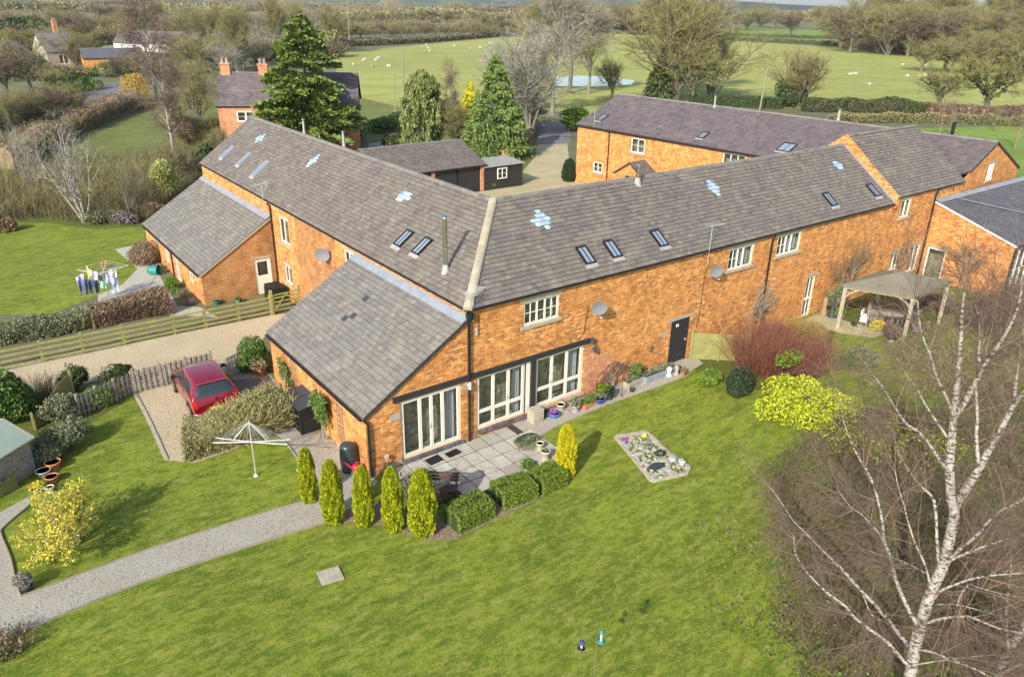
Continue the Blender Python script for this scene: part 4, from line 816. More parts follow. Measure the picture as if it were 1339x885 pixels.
b = MB(); wbox(b, FW, 3.0, 5.5, .06, .17, -.05, .08); b.build('step_sill', 'stone', barn)
window(FW, oW1, barn, [1, .62, 1], [(2, 2), (1, 2), (2, 2)], lintel=.15, curtains=[(3.72, 3.98)]); window(FW, oW2, barn, [1, .62, 1], [(2, 2), (1, 1), (1, 1)], lintel=.19, curtains=[(14.45, 15.4)]); window(FW, oW3, barn, [1, .62, 1], [(2, 2), (1, 1), (1, 1)], lintel=.19, curtains=[(18.05, 19.0)])
window(FW, oD2, barn, 1, (2, 1), transom=.95, lintel=.15, sill=False, name='glazed_door')
window(OW, oL1, barn, 2, (1, 1), lintel=.12); window(OW, oL2, barn, 2, (1, 1), lintel=.12); window(OW, oL3, barn, [1, 1], (1, 2), lintel=.12)
window(EL, oE1, barn, 2, (1, 1), sill=False); window(EL, oE2, barn, 2, (1, 1), sill=False); window(EL, oE3, barn, 2, (1, 1), sill=False, name='glazed_door'); window(EL, oE4, barn, 1, (2, 2), sill=False)
window(IW, (3, 4.2, 3.6, 4.6), barn, 2, (1, 1)); window(IW, (9, 10.2, 3.6, 4.6), barn, 2, (1, 1)); window(BW, (5, 6.2, 3.6, 4.6), barn, 2, (1, 1)); window(BW, (12, 13.2, 3.6, 4.6), barn, 2, (1, 1)); window(IW, (15, 16, 0, 2.05), barn, 1, (1, 2), sill=False, name='glazed_door')
def boarded(W, o, parent, mat='black_timber', n=7, name='door', label=None, lint=True, handle=True):
    u0, u1, z0, z1 = o; b = MB(); w_ = (u1-u0-.1)/n
    for k in range(n): wbox(b, W, u0+.05+k*w_+.004, u0+.05+(k+1)*w_-.004, z0+.02, z1-.05, -.07, -.035)
    wbox(b, W, u0+.001, u0+.05, z0, z1, -.09, -.01); wbox(b, W, u1-.05, u1-.001, z0, z1, -.09, -.01); wbox(b, W, u0+.05, u1-.05, z1-.05, z1-.001, -.09, -.01); wbox(b, W, u0+.04, u1-.04, z0+.01, z1-.04, -.1, -.075)
    d = b.build(name, mat, parent)
    if handle: h = MB(); wbox(h, W, u1-.18, u1-.1, z0+.95, z0+1.05, -.034, .0); h.build('handle', 'steel_dull', d)
    if lint: l = MB(); wbox(l, W, u0-.2, u1+.2, z1+.003, z1+.15, -.02, .02); l.build('lintel', 'stone', d)
    return d
b = MB(); wbox(b, FW, 5.45, 5.78, 0, 2.28, .001, .006); k_ = 0
for i in range(23): wbox(b, FW, 5.78, 8.9-.13*i+.24*(i % 3), i*.078, (i+1)*.078, .001, .005)
b.build('red_brick_wall', 'brick_red', barn)['label'] = 'redder brickwork low on the wall'
d = boarded(FW, oDoor, barn); l = MB(); wbox(l, FW, 10.8, 10.95, 1.72, 1.84, -.034, -.02); l.build('name_plate', 'white_paint', d)
# white stable-type door at the far lean-to
b = MB(); u0, u1, z0, z1 = oED; wbox(b, EG, u0, u0+.07, z0, z1, -.1, -.03); wbox(b, EG, u1-.07, u1, z0, z1, -.1, -.03); wbox(b, EG, u0+.07, u1-.07, z1-.07, z1, -.1, -.03); wbox(b, EG, u0+.07, u1-.07, z0, z0+1.0, -.09, -.045); wbox(b, EG, u0+.07, u0+.17, z0+1, z1-.07, -.09, -.045); wbox(b, EG, u1-.17, u1-.07, z0+1, z1-.07, -.09, -.045); wbox(b, EG, u0+.17, u1-.17, z1-.17, z1-.07, -.09, -.045)
d = b.build('door', 'cream_paint', barn); g = MB(); g.quad(*[EG.p(u, z, -.07) for u, z in ((u0+.17, z0+1), (u1-.17, z0+1), (u1-.17, z1-.17), (u0+.17, z1-.17))]); g.build('pane', 'glass', d); g = MB(); wbox(g, EG, u0+.1, u1-.1, z0+.9, z1-.1, -.5, -.45); g.build('room_recess', 'room_lightened', d)
g = MB(); wbox(g, EG, (u0+u1)/2-.06, (u0+u1)/2+.06, z0+.25, z0+.37, -.044, -.035); g.build('cat_flap', 'black_paint', d); g = MB(); wbox(g, EG, u0-.12, u1+.1, z1+.003, z1+.12, -.02, .02); g.build('lintel', 'stone', d)
# skylights, flues, dishes, aerials
for q in ((765, 335), (800, 327), (861, 313), (1084, 262), (1141, 250)):
    d_ = ray(*q); k = 2.536/3.504; t = (EV+.03+k*CAM[1]-CAM[2])/(d_[2]-k*d_[1]); p = CAM+d_*t; skylight(barn, PR, p[0]-.24, p[1]/.8102-.42, .5, .86)
for q, hh_ in (((529, 313), .86), ((553, 323), .86), ((341, 222), 1.2), ((320, 209), 1.0), ((298, 200), 1.0)):
    d_ = ray(*q); t = (EV+.03+k*CAM[0]-CAM[2])/(d_[2]-k*d_[0]); p = CAM+d_*t; skylight(barn, PL, LW-p[1]-.25, p[0]/.8102-hh_/2, .5, hh_, frame='black_metal' if q[0] > 400 else 'lead')
flue(barn, (.66, 2.45, 5.50), 1.95, .085)
flue(barn, (3.75, 22.2, 7.45), .75, .06, 'lead_pale', skirt=True); flue(barn, (3.75, 17.1, 7.45), .75, .06, 'lead_pale'); flue(barn, (11.0, 3.2, 7.35), .75, .09)
dish(barn, FW, 5.75, 3.85, .3); dish(barn, FW, 12.55, 4.05, .29); dish(barn, OW, LW-11.2, 4.0, .32, su=.9)
aerial(barn, (.15, -.08, 4.5), 1.05, (.9, .5, 0), 11, .9, .5); aerial(barn, (12.25, -.1, 4.3), 1.75, (.95, -.2, 0), 11, .9, .5); aerial(barn, (-.1, 19.0, 4.6), 1.1, (-.9, -.3, 0), 8, .8, .4)
for q_ in ([(12.3, -.02, 4.1), (12.25, -.02, 3.9), (12.2, -.02, 2.2), (12.1, -.02, 1.4)], [(5.5, -.02, 3.9), (5.35, -.02, 2.8), (5.1, -.02, 2.55)], [(.4, -.03, 4.7), (.4, -.03, 4.2), (.1, -.03, 4.0)]): b = MB(); b.tube(q_, .012, 4); b.build('cable', 'black_paint', barn)
b = MB(); wbox(b, FW, .28, .35, 3.95, 4.2, .01, .07); b.build('junction_box', 'steel_dull', barn)
for u, z, m_ in ((5.72, 2.42, 'pot_slate'), (9.05, 1.25, 'copper_light'), (5.9, 2.0, 'pot_slate'), (-.05, 2.12, 'steel_dull')):
    b = MB(); wbox(b, FW, u-.02, u+.02, z-.06, z+.06, .0, .14); b.lathe([(.03, -.02), (.075, 0), (.06, .2), (.085, .21), (.01, .29)], tuple(FW.p(u, z-.12, .15)), 6, smooth=False); b.build('wall_lantern', m_, barn)
# ---- the taller block at the right end
blk = thing('tall_barn_block', 'slightly taller brick block joining the barn to the gabled range, with one small upper window', 'barn', (27.35, 0, 0)); MX = 34.9; ME, MR = 5.33, 7.99
b = MB(); oM1, oM2, oM3 = (28.15, 29.15, 4.0, 5.02), (28.25, 29.1, .95, 2.0), (30.35, 31.45, .5, 2.05); wall_mesh(b, FW, [(RX+.02, ME), (MX, ME)], [oM1, oM2, oM3]); W_ = Wall((MX, 7.008, 0), (-1, 0, 0)); wall_mesh(b, W_, [(0, ME), (MX-RX-.02, ME)], [])
W_ = Wall((MX-.003, 0, 0), (0, 1, 0)); wall_mesh(b, W_, [(0, ME), (3.504, MR-.02), (7.008, ME)], [], z0=4.)
pr = [(-.12, 4.7), (-.12, 5.30), (3.504, MR+.08), (7.1, 5.30), (7.1, 4.7)]
for x in (RX, RX+.24): b.poly([(x, y, z) for y, z in (pr if x == RX else pr[::-1])][::-1])
for (ya_, za), (yb, zb) in zip(pr, pr[1:]+pr[:1]): b.quad((RX, ya_, za), (RX+.24, ya_, za), (RX+.24, yb, zb), (RX, yb, zb))
b.build('brick_wall', 'brick', blk)
SM = (0, 3.504, MR-ME); o, PM = tiles(blk, (RX+.25, 0, ME+.03), (1, 0, 0), SM, [(0, -.15), (MX-RX-.2, -.15), (MX-RX-.2, 4.4), (0, 4.4)], 'tile', seed=8); tiles(blk, (MX+.05, 7.008, ME+.03), (-1, 0, 0), (0, -3.504, MR-ME), [(0, -.15), (MX-RX-.2, -.15), (MX-RX-.2, 4.4), (0, 4.4)], 'tile', seed=9)
ridge(blk, (RX+.25, 3.504, MR+.03), (MX+.03, 3.504, MR+.03)); gutter(blk, (RX+.05, -.13, ME-.05), (MX, -.13, ME-.05), .045); pipe(blk, [(31.75, -.2, ME-.1), (31.75, -.07, ME-.35), (31.75, -.07, 0)], .05)
window(FW, oM1, blk, 2, (1, 1), lintel=.14, curtains=[(28.3, 28.5)]); window(FW, oM2, blk, 2, (1, 1), lintel=.14); window(FW, oM3, blk, 2, (1, 1), lintel=.14)
# ---- gabled range on the far side of the courtyard
rng_ = thing('gabled_range', 'long brick range with wide purple-grey roof across the far side of the courtyard', 'barn', (34.0, 0, 0), R(4.3)); hw, RD, LD = 5.2, 7.1, 30.7
ca, sa = math.cos(R(4.3)), math.sin(R(4.3))
def onD(px, py):
    n = np.array([-ca, -sa, 0]); o_ = np.array([34., 0, 0]); d = ray(px, py); t = (n@(o_-CAM))/(n@d); p = CAM+d*t-o_; return (-p[0]*sa+p[1]*ca, p[2])
DW = Wall((0, LD, 0), (0, -1, 0)); DS = Wall((0, 0, 0), (1, 0, 0)); DE = Wall((2*hw, 0, 0), (0, 1, 0)); DN = Wall((2*hw, LD, 0), (-1, 0, 0)); b = MB()
def dwin(x0, y0, x1, y1):
    a = onD(x0, y0); c = onD(x1, y1); return (LD-a[0], LD-c[0], min(a[1], c[1]), max(a[1], c[1]))
wA = onD(826, 179); wB = onD(842, 203); oA = (LD-wA[0], LD-wB[0], wB[1]+.05, wA[1]-.05); q1 = onD(776, 211); q2 = onD(787, 227); oB = (LD-q1[0], LD-q2[0], q2[1], q1[1]); q1 = onD(946, 199); oC = (LD-q1[0], LD-q1[0]+1.9, q1[1]-1.0, q1[1])
oC = (oC[0], oC[1], min(oC[2], 3.9), min(oC[3], 4.9)); oA = (oA[0], oA[1], oA[2], min(oA[3], 4.85))
oDS = (4.75, 5.75, 4.75, 5.85)
wall_mesh(b, DW, [(0, 5), (LD, 5)], [oA, oB, oC]); wall_mesh(b, DS, [(.85, 5+.85*.404), (hw, RD-.03), (2*hw, 5)], [oDS]); wall_mesh(b, DE, [(0, 5), (LD, 5)], []); wall_mesh(b, DN, [(0, 5), (hw, RD-.03), (2*hw, 5)], []); b.build('brick_wall', 'brick', rng_, world=False)
sd = 5.608; o, PD = tiles(rng_, (0, LD, 5.03), (0, -1, 0), (hw, 0, RD-5), [(-.15, -.2), (LD-1.5, -.2), (LD+.06, 2.0), (LD+.06, sd), (-.15, sd)], 'tile_purple', tw=.3, th=.28, seed=10, world=False); tiles(rng_, (2*hw, 0, 5.03), (0, 1, 0), (-hw, 0, RD-5), [(-.06, -.2), (LD+.15, -.2), (LD+.15, sd), (-.06, sd)], 'tile_purple', tw=.3, th=.28, seed=11, world=False)
ridge(rng_, (hw, -.05, RD+.03), (hw, LD+.15, RD+.03), world=False)
b = MB(); wbox(b, DW, -.1, LD, 4.78, 5.0, .02, .16); b.build('fascia', 'black_paint', rng_, world=False)
for W_, oo, li, br, cu in ((DW, oA, 2, (1, 2), []), (DW, oB, 2, (1, 2), []), (DW, oC, 3, (1, 1), []), (DS, oDS, 3, (1, 1), [])):
    # windows in this range are built in its own frame
    _wl = wloc; wloc = lambda p: np.zeros(3); window(W_, oo, rng_, li, br, sill=True, frame='white_paint', lintel=.1 if W_ is DS else None); wloc = _wl
def dskylight(px, py, w_, h): 
    d = ray(px, py); n = np.array([-(RD-5)*ca, -(RD-5)*sa, hw]); o_ = np.array([34., 0, 5.08]); t = (n@(o_-CAM))/(n@d); p = CAM+d*t-o_; x = p[0]*ca+p[1]*sa; y = -p[0]*sa+p[1]*ca; L = math.hypot(hw, RD-5)/hw; skylight(rng_, PD, LD-y-w_/2, x*L-h/2, w_, h, world=False); return x, y
dskylight(788, 154, .6, 1.1); dskylight(920, 177, .55, .9); dskylight(1029, 193, 1.0, 1.1)
flue(rng_, (5.0, 20.6, 7.0), .9, .07, 'lead_pale', world=False); flue(rng_, (5.3, 10.4, 7.05), .85, .09, 'lead_pale', world=False); flue(rng_, (6.0, 3.0, 6.8), 1.1, .11, 'black_metal', world=False, cap='steel')
_wl = wloc; wloc = lambda p: np.zeros(3); p_ = LD-onD(845, 180)[0]; qx = LD-onD(798, 168)[0]; pipe(rng_, [DW.p(qx, 4.8, .2), DW.p(qx, 4.6, .06), DW.p(qx, 0, .06)], .05); aerial(rng_, DW.p(LD-onD(777, 180)[0], 4.7, .1), 1.6, (0, 1, 0), 6, .6, .5)
# little gabled porch on the courtyard side
por = MB(); wloc = _wl
pc = G(824, 213, 3.05); pl = np.array([(pc[0]-34)*ca+pc[1]*sa, -(pc[0]-34)*sa+pc[1]*ca]); px0 = pl[0]; py0 = pl[1]; hwp = 1.5
WP = Wall((px0, py0+hwp, 0), (0, -1, 0)); wall_mesh(por, WP, [(0, 2.1), (hwp, 3.05), (2*hwp, 2.1)], [(1.05, 1.95, 0, 2.0)]); por.quad((px0, py0-hwp, 0), (-.01, py0-hwp, 0), (-.01, py0-hwp, 2.1), (px0, py0-hwp, 2.1)); por.quad((-.01, py0+hwp, 0), (px0, py0+hwp, 0), (px0, py0+hwp, 2.1), (-.01, py0+hwp, 2.1)); por.build('porch', 'brick', rng_, world=False)
sl_ = math.hypot(hwp, .95); tiles(rng_, (px0-.1, py0-hwp, 2.13), (1, 0, 0), (0, hwp, .95), [(0, -.15), (-px0+.1, -.15), (-px0+.1, sl_), (0, sl_)], 'tile_purple', seed=12, name='porch_roof', world=False); tiles(rng_, (0, py0+hwp, 2.13), (-1, 0, 0), (0, -hwp, .95), [(0, -.15), (-px0+.1, -.15), (-px0+.1, sl_), (0, sl_)], 'tile_purple', seed=13, name='porch_roof', world=False)
# ---- low slate-roofed wing at the right edge
fw_ = thing('slate_roofed_wing', 'low brick wing with dark slate lean-to roof at the right edge behind the gazebo', 'outbuilding', (31.9, -4.65, 0)); FX, FY = 31.9, -4.65; b = MB()
WL_ = Wall((FX, -.003, 0), (0, -1, 0)); oFD = (.25, 1.3, 0, 1.86); WFr = Wall((FX, FY, 0), (1, 0, 0)); oFr = [(.18, 3.3, .25, 2.72), (4.2, 7.4, .25, 2.72)]
wall_mesh(b, WL_, [(0, 4.5), (4.647, 3.03)], [oFD]); wall_mesh(b, WFr, [(0, 3.03), (12, 3.03)], oFr); wall_mesh(b, Wall((FX+12, FY, 0), (0, 1, 0)), [(0, 3.03), (4.647, 4.5)], []); b.build('brick_wall', 'brick', fw_)
o, PF = tiles(fw_, (FX, FY, 3.08), (1, 0, 0), (0, 4.6, 1.47), [(-.08, -.15), (12, -.15), (12, 4.85), (-.08, 4.85)], 'tile_slate', tw=.28, th=.2, seed=14)
b = MB()
for kx in range(9): strip(b, PF, -.05+kx*1.35, -.05+(kx+1)*1.35-.01, 4.5, 4.86, .05+.002*(kx % 2))
pA, pB = PF(1.9, 4.5, .05), PF(7.6, -.1, .05); b.beam(pA, pB, .42, .02); b.build('lead_flashing', 'lead', fw_); b = MB(); b.beam(PF(-.06, -.15, -.07), PF(-.06, 4.8, -.07), .05, .1); b.build('verge_board', 'white_paint', fw_)
gutter(fw_, (FX-.05, FY-.2, 2.98), (FX+12, FY-.2, 2.98)); pipe(fw_, [(FX+.1, FY-.2, 2.95), (FX+.06, FY-.07, 2.75), (FX+.06, FY-.07, 0)], .05, 'white_paint' if 0 else 'black_paint')
window(WL_, oFD, fw_, 1, (1, 1), sill=False, lintel=.12, name='glazed_door', frame='white_paint')
for oo in oFr: window(WFr, oo, fw_, 4, (1, 2), sill=True, lintel=.14, frame='white_paint')
# ---- open-fronted garage and black boarded shed
gar = thing('garage', 'long low garage with mossy dark tiled roof and black doors behind the courtyard', 'garage', (13.3, 32, 0)); gx0, gx1, gy0, gy1 = 13.3, 22.85, 32., 38.6; ge, gr = 2.3, 3.75; b = MB()
for x in (13.45, 18.0, gx1-.15): b.box((x, gy0+.12, -.1), (.3, .3, ge+.1))
W_ = Wall((gx1, gy0, 0), (0, 1, 0)); wall_mesh(b, W_, [(0, ge), ((gy1-gy0)/2, gr), (gy1-gy0, ge)], []); W_ = Wall((gx0, gy1, 0), (0, -1, 0)); wall_mesh(b, W_, [(0, ge), ((gy1-gy0)/2, gr), (gy1-gy0, ge)], []); W_ = Wall((gx1, gy1, 0), (-1, 0, 0)); wall_mesh(b, W_, [(0, ge), (gx1-gx0, ge)], []); b.build('brick_wall', 'brick_red', gar)
hy = (gy1-gy0)/2; sg = math.hypot(hy, gr-ge); tiles(gar, (gx0-.1, gy0, ge+.03), (1, 0, 0), (0, hy, gr-ge), [(-.1, -.25), (gx1-gx0+.25, -.25), (gx1-gx0+.05, sg), (.1, sg)], 'tile', seed=15, tw=.2, th=.18); tiles(gar, (gx1+.1, gy1, ge+.03), (-1, 0, 0), (0, -hy, gr-ge), [(0, -.25), (gx1-gx0+.2, -.25), (gx1-gx0+.1, sg), (.1, sg)], 'tile', seed=16, tw=.2, th=.18); ridge(gar, (gx0, gy0+hy, gr+.03), (gx1, gy0+hy, gr+.03))
GF = Wall((0, gy0+.1, 0), (1, 0, 0))
for a in (13.6, 15.8, 18.15, 20.4): boarded(GF, (a, a+2.15, 0, ge-.03), gar, n=12, name='garage_door', lint=False, handle=False)
bs = thing('black_shed', 'small black weatherboarded shed with white window beside the gravel courtyard', 'shed', (22.9, 32, 0)); b = MB(); sx0, sx1, sy0, sy1 = 22.9, 26.9, 32.05, 34.4
for (A, U, L) in (((sx0, sy0, 0), (1, 0, 0), sx1-sx0), ((sx1, sy0, 0), (0, 1, 0), sy1-sy0), ((sx1, sy1, 0), (-1, 0, 0), sx1-sx0)):
    W_ = Wall(A, U)
    for k in range(13): z = k*.15; V = [W_.p(0, z, .03), W_.p(L, z, .03), W_.p(L, z+.15, .008), W_.p(0, z+.15, .008)]; b.add(V+[p-W_.N*.05 for p in V], [(0, 1, 2, 3), (7, 6, 5, 4), (0, 4, 5, 1), (3, 2, 6, 7)])
b.build('boarding', 'black_timber', bs); b = MB(); b.add([(sx0-.1, sy0-.2, 1.93), (sx1+.1, sy0-.2, 1.93), (sx1+.1, sy1+.1, 2.12), (sx0-.1, sy1+.1, 2.12), (sx0-.1, sy0-.2, 2.0), (sx1+.1, sy0-.2, 2.0), (sx1+.1, sy1+.1, 2.19), (sx0-.1, sy1+.1, 2.19)], [(3, 2, 1, 0), (4, 5, 6, 7), (0, 1, 5, 4), (1, 2, 6, 5), (2, 3, 7, 6), (3, 0, 4, 7)]); b.build('roof', 'stone_grey', bs)
W_ = Wall((0, sy0-.06, 0), (1, 0, 0)); window(W_, (24.2, 25.2, .85, 1.75), bs, 2, (1, 2), sill=False, frame='white_paint', rev=.0, backing=False)
# ---- brick farmhouse beyond
def house(name, label, p0, p1, depth, eave, rdg, wallm, roofm, wins=(), chims=(), cat='house', over=.3, lights=2, ft='white_paint', gable=None):
    p0 = np.array([p0[0], p0[1], 0]); p1 = np.array([p1[0], p1[1], 0]); U = (p1-p0); L = np.linalg.norm(U); U /= L; a = math.atan2(U[1], U[0]); root = thing(name, label, cat, p0, a); global wloc; sv = wloc; wloc = lambda p: np.zeros(3); b = MB()
    WF = Wall((0, 0, 0), (1, 0, 0)); h = depth/2; wall_mesh(b, WF, [(0, eave), (L, eave)], list(wins)); wall_mesh(b, Wall((L, 0, 0), (0, 1, 0)), [(0, eave), (h, rdg), (depth, eave)], []); wall_mesh(b, Wall((L, depth, 0), (-1, 0, 0)), [(0, eave), (L, eave)], []); wall_mesh(b, Wall((0, depth, 0), (0, -1, 0)), [(0, eave), (h, rdg), (depth, eave)], []); b.build('wall', wallm, root)
    sl_ = math.hypot(h, rdg-eave); o, P = tiles(root, (0, 0, eave+.03), (1, 0, 0), (0, h, rdg-eave), [(-.2, -over), (L+.2, -over), (L+.2, sl_), (-.2, sl_)], roofm, tw=.4, th=.34, seed=20, world=False); tiles(root, (L, depth, eave+.03), (-1, 0, 0), (0, -h, rdg-eave), [(-.2, -over), (L+.2, -over), (L+.2, sl_), (-.2, sl_)], roofm, tw=.4, th=.34, seed=21, world=False); ridge(root, (-.2, h, rdg+.03), (L+.2, h, rdg+.03), world=False)
    for w_ in wins: window(WF, w_, root, lights, (1, 2), sill=False, frame=ft, fw=.08)
    for x, hc in chims:
        c = MB(); c.box((x, h, rdg-.8), (.9, .6, hc+.8)); c.box((x, h, rdg+hc), (1.05, .75, .15)); ch = c.build('chimney', 'brick_red', root); c = MB()
        for dx in (-.22, .22): c.lathe([(.13, 0), (.15, .1), (.11, .45), (.14, .5)], (x+dx, h, rdg+hc+.15), 10)
        c.build('chimney_pot', 'stone_grey', ch)
    wloc = sv; return root
a_, b_ = G(284, 137, 4.7), G(466, 137, 4.7); Lf = float(np.linalg.norm(b_[:2]-a_[:2]))
house('farmhouse', 'red brick farmhouse with purple tiled roof and two chimneys half hidden by the cedar', a_, b_, 7., 4.7, 7.4, 'brick_red', 'tile_purple', [(1.7, 3.5, 3.0, 4.1), (Lf*.5-.6, Lf*.5+.9, 3.0, 4.0), (Lf*.76, Lf*.76+1.4, 3.0, 4.0), (2, 3.6, .9, 2.2), (8, 9.5, .9, 2.2)], [(.5, .8), (Lf*.31, .75)])
a_, b_ = G(150, 67), G(236, 70); house('white_cottage', 'white rendered cottage with brown tiled roof in the far trees', a_, b_, 7, 2.3, 5.2, 'white_paint', 'tile_purple', [(2+4*k, 3.2+4*k, .9, 1.9) for k in range(4)], [])
a_, b_ = G(112, 94), G(190, 92); house('low_brick_barn', 'low brick barn with dark sagging roof in front of the white cottage', a_, b_, 7, 2.6, 4.2, 'brick', 'tile_slate', [(9, 11, .9, 2.4)], [])
a_, b_ = G(66, 92), G(108, 90); house('grey_roofed_house', 'stone house with grey roof and orange chimney among the far left trees', a_, b_, 8, 3.6, 7.0, 'stone', 'tile_grey', [(2, 4, 1, 3), (6, 8, 1, 3)], [(4, 2.2)])
a_, b_ = G(0, 98), G(50, 93); house('hidden_white_house', 'white walled house glimpsed behind bare trees at the far left edge', a_, b_, 8, 3, 5.6, 'white_paint', 'tile_grey', [(2, 4, 1, 3), (8, 10, 1, 3)], [])
# ---------------------------------------------------------------- vegetation near the barn
def g3(x, y): return (x, y, gz(x, y))
def thuja(loc, H, r, seed, label, mat='leaf_thuja'):
    rg = np.random.RandomState(seed); root = thing('clipped_conifer', label, 'conifer', loc, 0, 'golden conifers round the patio'); n = 9000; t = rg.uniform(0, 1, n); az = rg.uniform(0, 6.28, n)
    prof = np.interp(t, [0, .12, .35, .6, .82, .94, 1], [.74, .95, 1, .92, .72, .48, .12])*r; lum = 1+.09*np.sin(az*5+t*9+seed)+.07*np.sin(az*9-t*14); rr = prof*lum*(.78+.26*rg.uniform(0, 1, n)**.5); C_ = np.stack([np.cos(az)*rr, np.sin(az)*rr, .04+t*H], 1)
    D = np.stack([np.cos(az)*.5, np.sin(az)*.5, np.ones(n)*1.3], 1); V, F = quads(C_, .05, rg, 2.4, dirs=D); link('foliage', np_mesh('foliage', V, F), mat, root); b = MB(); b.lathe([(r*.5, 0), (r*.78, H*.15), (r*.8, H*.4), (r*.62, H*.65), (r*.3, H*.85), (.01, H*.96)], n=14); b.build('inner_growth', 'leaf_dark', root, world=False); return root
th = [((405, 655), 587, .24, 'smallest upright golden conifer, leftmost of the row by the gravel path'), ((437, 682), 603, .30, 'tall golden conifer in front of the water butt, second in the row'), ((477, 685), 612, .27, 'slim golden conifer third in the row beside the patio'), ((515, 692), 613, .28, 'golden conifer fourth in the row at the corner of the patio'), ((553, 697), 616, .37, 'broadest golden conifer next to the low box hedge'), ((739, 622), 558, .30, 'bright yellow conifer standing alone at the right end of the box hedge')]
for k, (p, ty, r, l) in enumerate(th): thuja(G(*p), hh(p[0], p[1], ty)*1.0, r*1.05, k+2, l, 'leaf_gold' if k == 5 else 'leaf_thuja')
hedge([G(590, 690), G(634, 668)], .95, .62, 14000, .036, 'leaf_box', 'low clipped box hedge section nearest the golden conifers', seed=3, name='box_hedge', group='box hedge round the patio', lump_=.06, top_var=.02)
hedge([G(650, 658), G(692, 642)], .95, .60, 14000, .036, 'leaf_box', 'middle section of the low clipped box hedge', seed=4, name='box_hedge', group='box hedge round the patio', lump_=.06, top_var=.02)
hedge([G(700, 641), G(730, 627)], .9, .62, 13000, .036, 'leaf_box', 'right section of the low box hedge, next to the lone yellow conifer', seed=5, name='box_hedge', group='box hedge round the patio', lump_=.06, top_var=.02)
shrub('heather_clump', (.55, .35, .16), 3500, .035, 'leaf_sage', 'low grey-green heather mound at the right edge of the patio', 'shrub', g3(1.65, -1.3), 5, nst=0, zc=.1, inner=.8)
twiggy('patio_bush', (.35, .35), 90, 'twig_grey', 'leaning bare climber on an arched frame at the left corner of the patio', 'shrub', g3(-3.35, -2.0), 7, H=.9, spread=.4, leaves=('leaf_sage', .04, 1600))
shrub('dark_leaf_clump', (.45, .3, .2), 1500, .05, 'leaf_brown', 'dark bronze low foliage beside the patio bench', 'shrub', g3(-2.6, -2.6), 9, nst=8)
# right-hand border
mkleaf('twig_gold2', [(.36, .32, .14), (.46, .42, .20), (.28, .26, .10), (.20, .18, .08)], .9)
shrub('lime_shrub', (1.25, 1.15, .8), 15000, .062, 'leaf_lime', 'big bright lime-yellow spotted-leaf shrub at the edge of the lawn', 'shrub', G(1047, 548), 11, zc=.75, inner=.3, amp=.5, shell=.35, lobes=[(0, 0, 0, 1), (.9, -.5, -.15, .62), (-.85, .35, -.2, .6), (.3, .9, .1, .6), (-.3, -.7, -.25, .65), (.5, .3, .35, .55), (-.5, .2, .25, .5), (1.5, -.8, -.35, .42)])
twiggy('trailing_shrub', (1.3, 1.0), 260, 'twig_dark', 'straggling yellow-green leaved shrub under the birch branches', 'shrub', G(1130, 585), 12, H=.9, spread=.6, leaves=('leaf_lime', .05, 2600))
twiggy('trailing_shrub', (1.2, .9), 240, 'twig_dark', 'sparser trailing shrub with a few yellow leaves further under the birches', 'shrub', G(1200, 600), 13, H=.9, spread=.6, leaves=('leaf_lime', .045, 1400))
shrub('leafy_branch', (.8, .5, .3), 800, .07, 'leaf_laurel', 'broad-leaved green sprays rising behind the lime shrub', 'shrub', g3(13.2, -4.1), 13, zc=1.2)
shrub('dark_shrub', (.62, .6, .52), 6500, .05, 'leaf_dark', 'rounded dark evergreen shrub beside the lawn corner', 'shrub', G(964, 517), 14, zc=.45, inner=.8)
shrub('green_shrub', (.55, .5, .33), 4200, .05, 'leaf_laurel', 'light green low shrub next to the wall path end', 'shrub', G(926, 501), 15, zc=.3, inner=.75)
for k, (p, r_, H_, n_, l) in enumerate((((992, 485), (.8, .9), 2.0, 420, 'dense dark red stemmed bush behind the mossy fence panel'), ((1040, 490), (1.1, .8), 1.8, 480, 'red-brown stemmed bush behind the lime shrub'), ((1005, 455), (.6, .5), 1.4, 240, 'red stemmed bush against the brick wall'))): twiggy('red_stemmed_bush', r_, n_, 'twig_red', l, 'shrub', G(*p), 20+k, H=H_, spread=.35, width=.007, extra=3, group='red stemmed bushes')
twiggy('straw_grass_clump', (.5, .5), 500, 'twig_gold', 'straw-coloured grassy clump with drooping tips by the wall', 'grass clump', G(1052, 437), 26, H=.9, spread=.9, width=.005, extra=2, droop=-.18, leaves=('leaf_sage', .05, 900))
twiggy('dry_grass_clump', (.4, .4), 300, 'twig_brown', 'brown dry clump at the foot of the red stemmed bush', 'grass clump', G(1035, 462), 27, H=.7, spread=.8, width=.005, extra=2, droop=-.15)
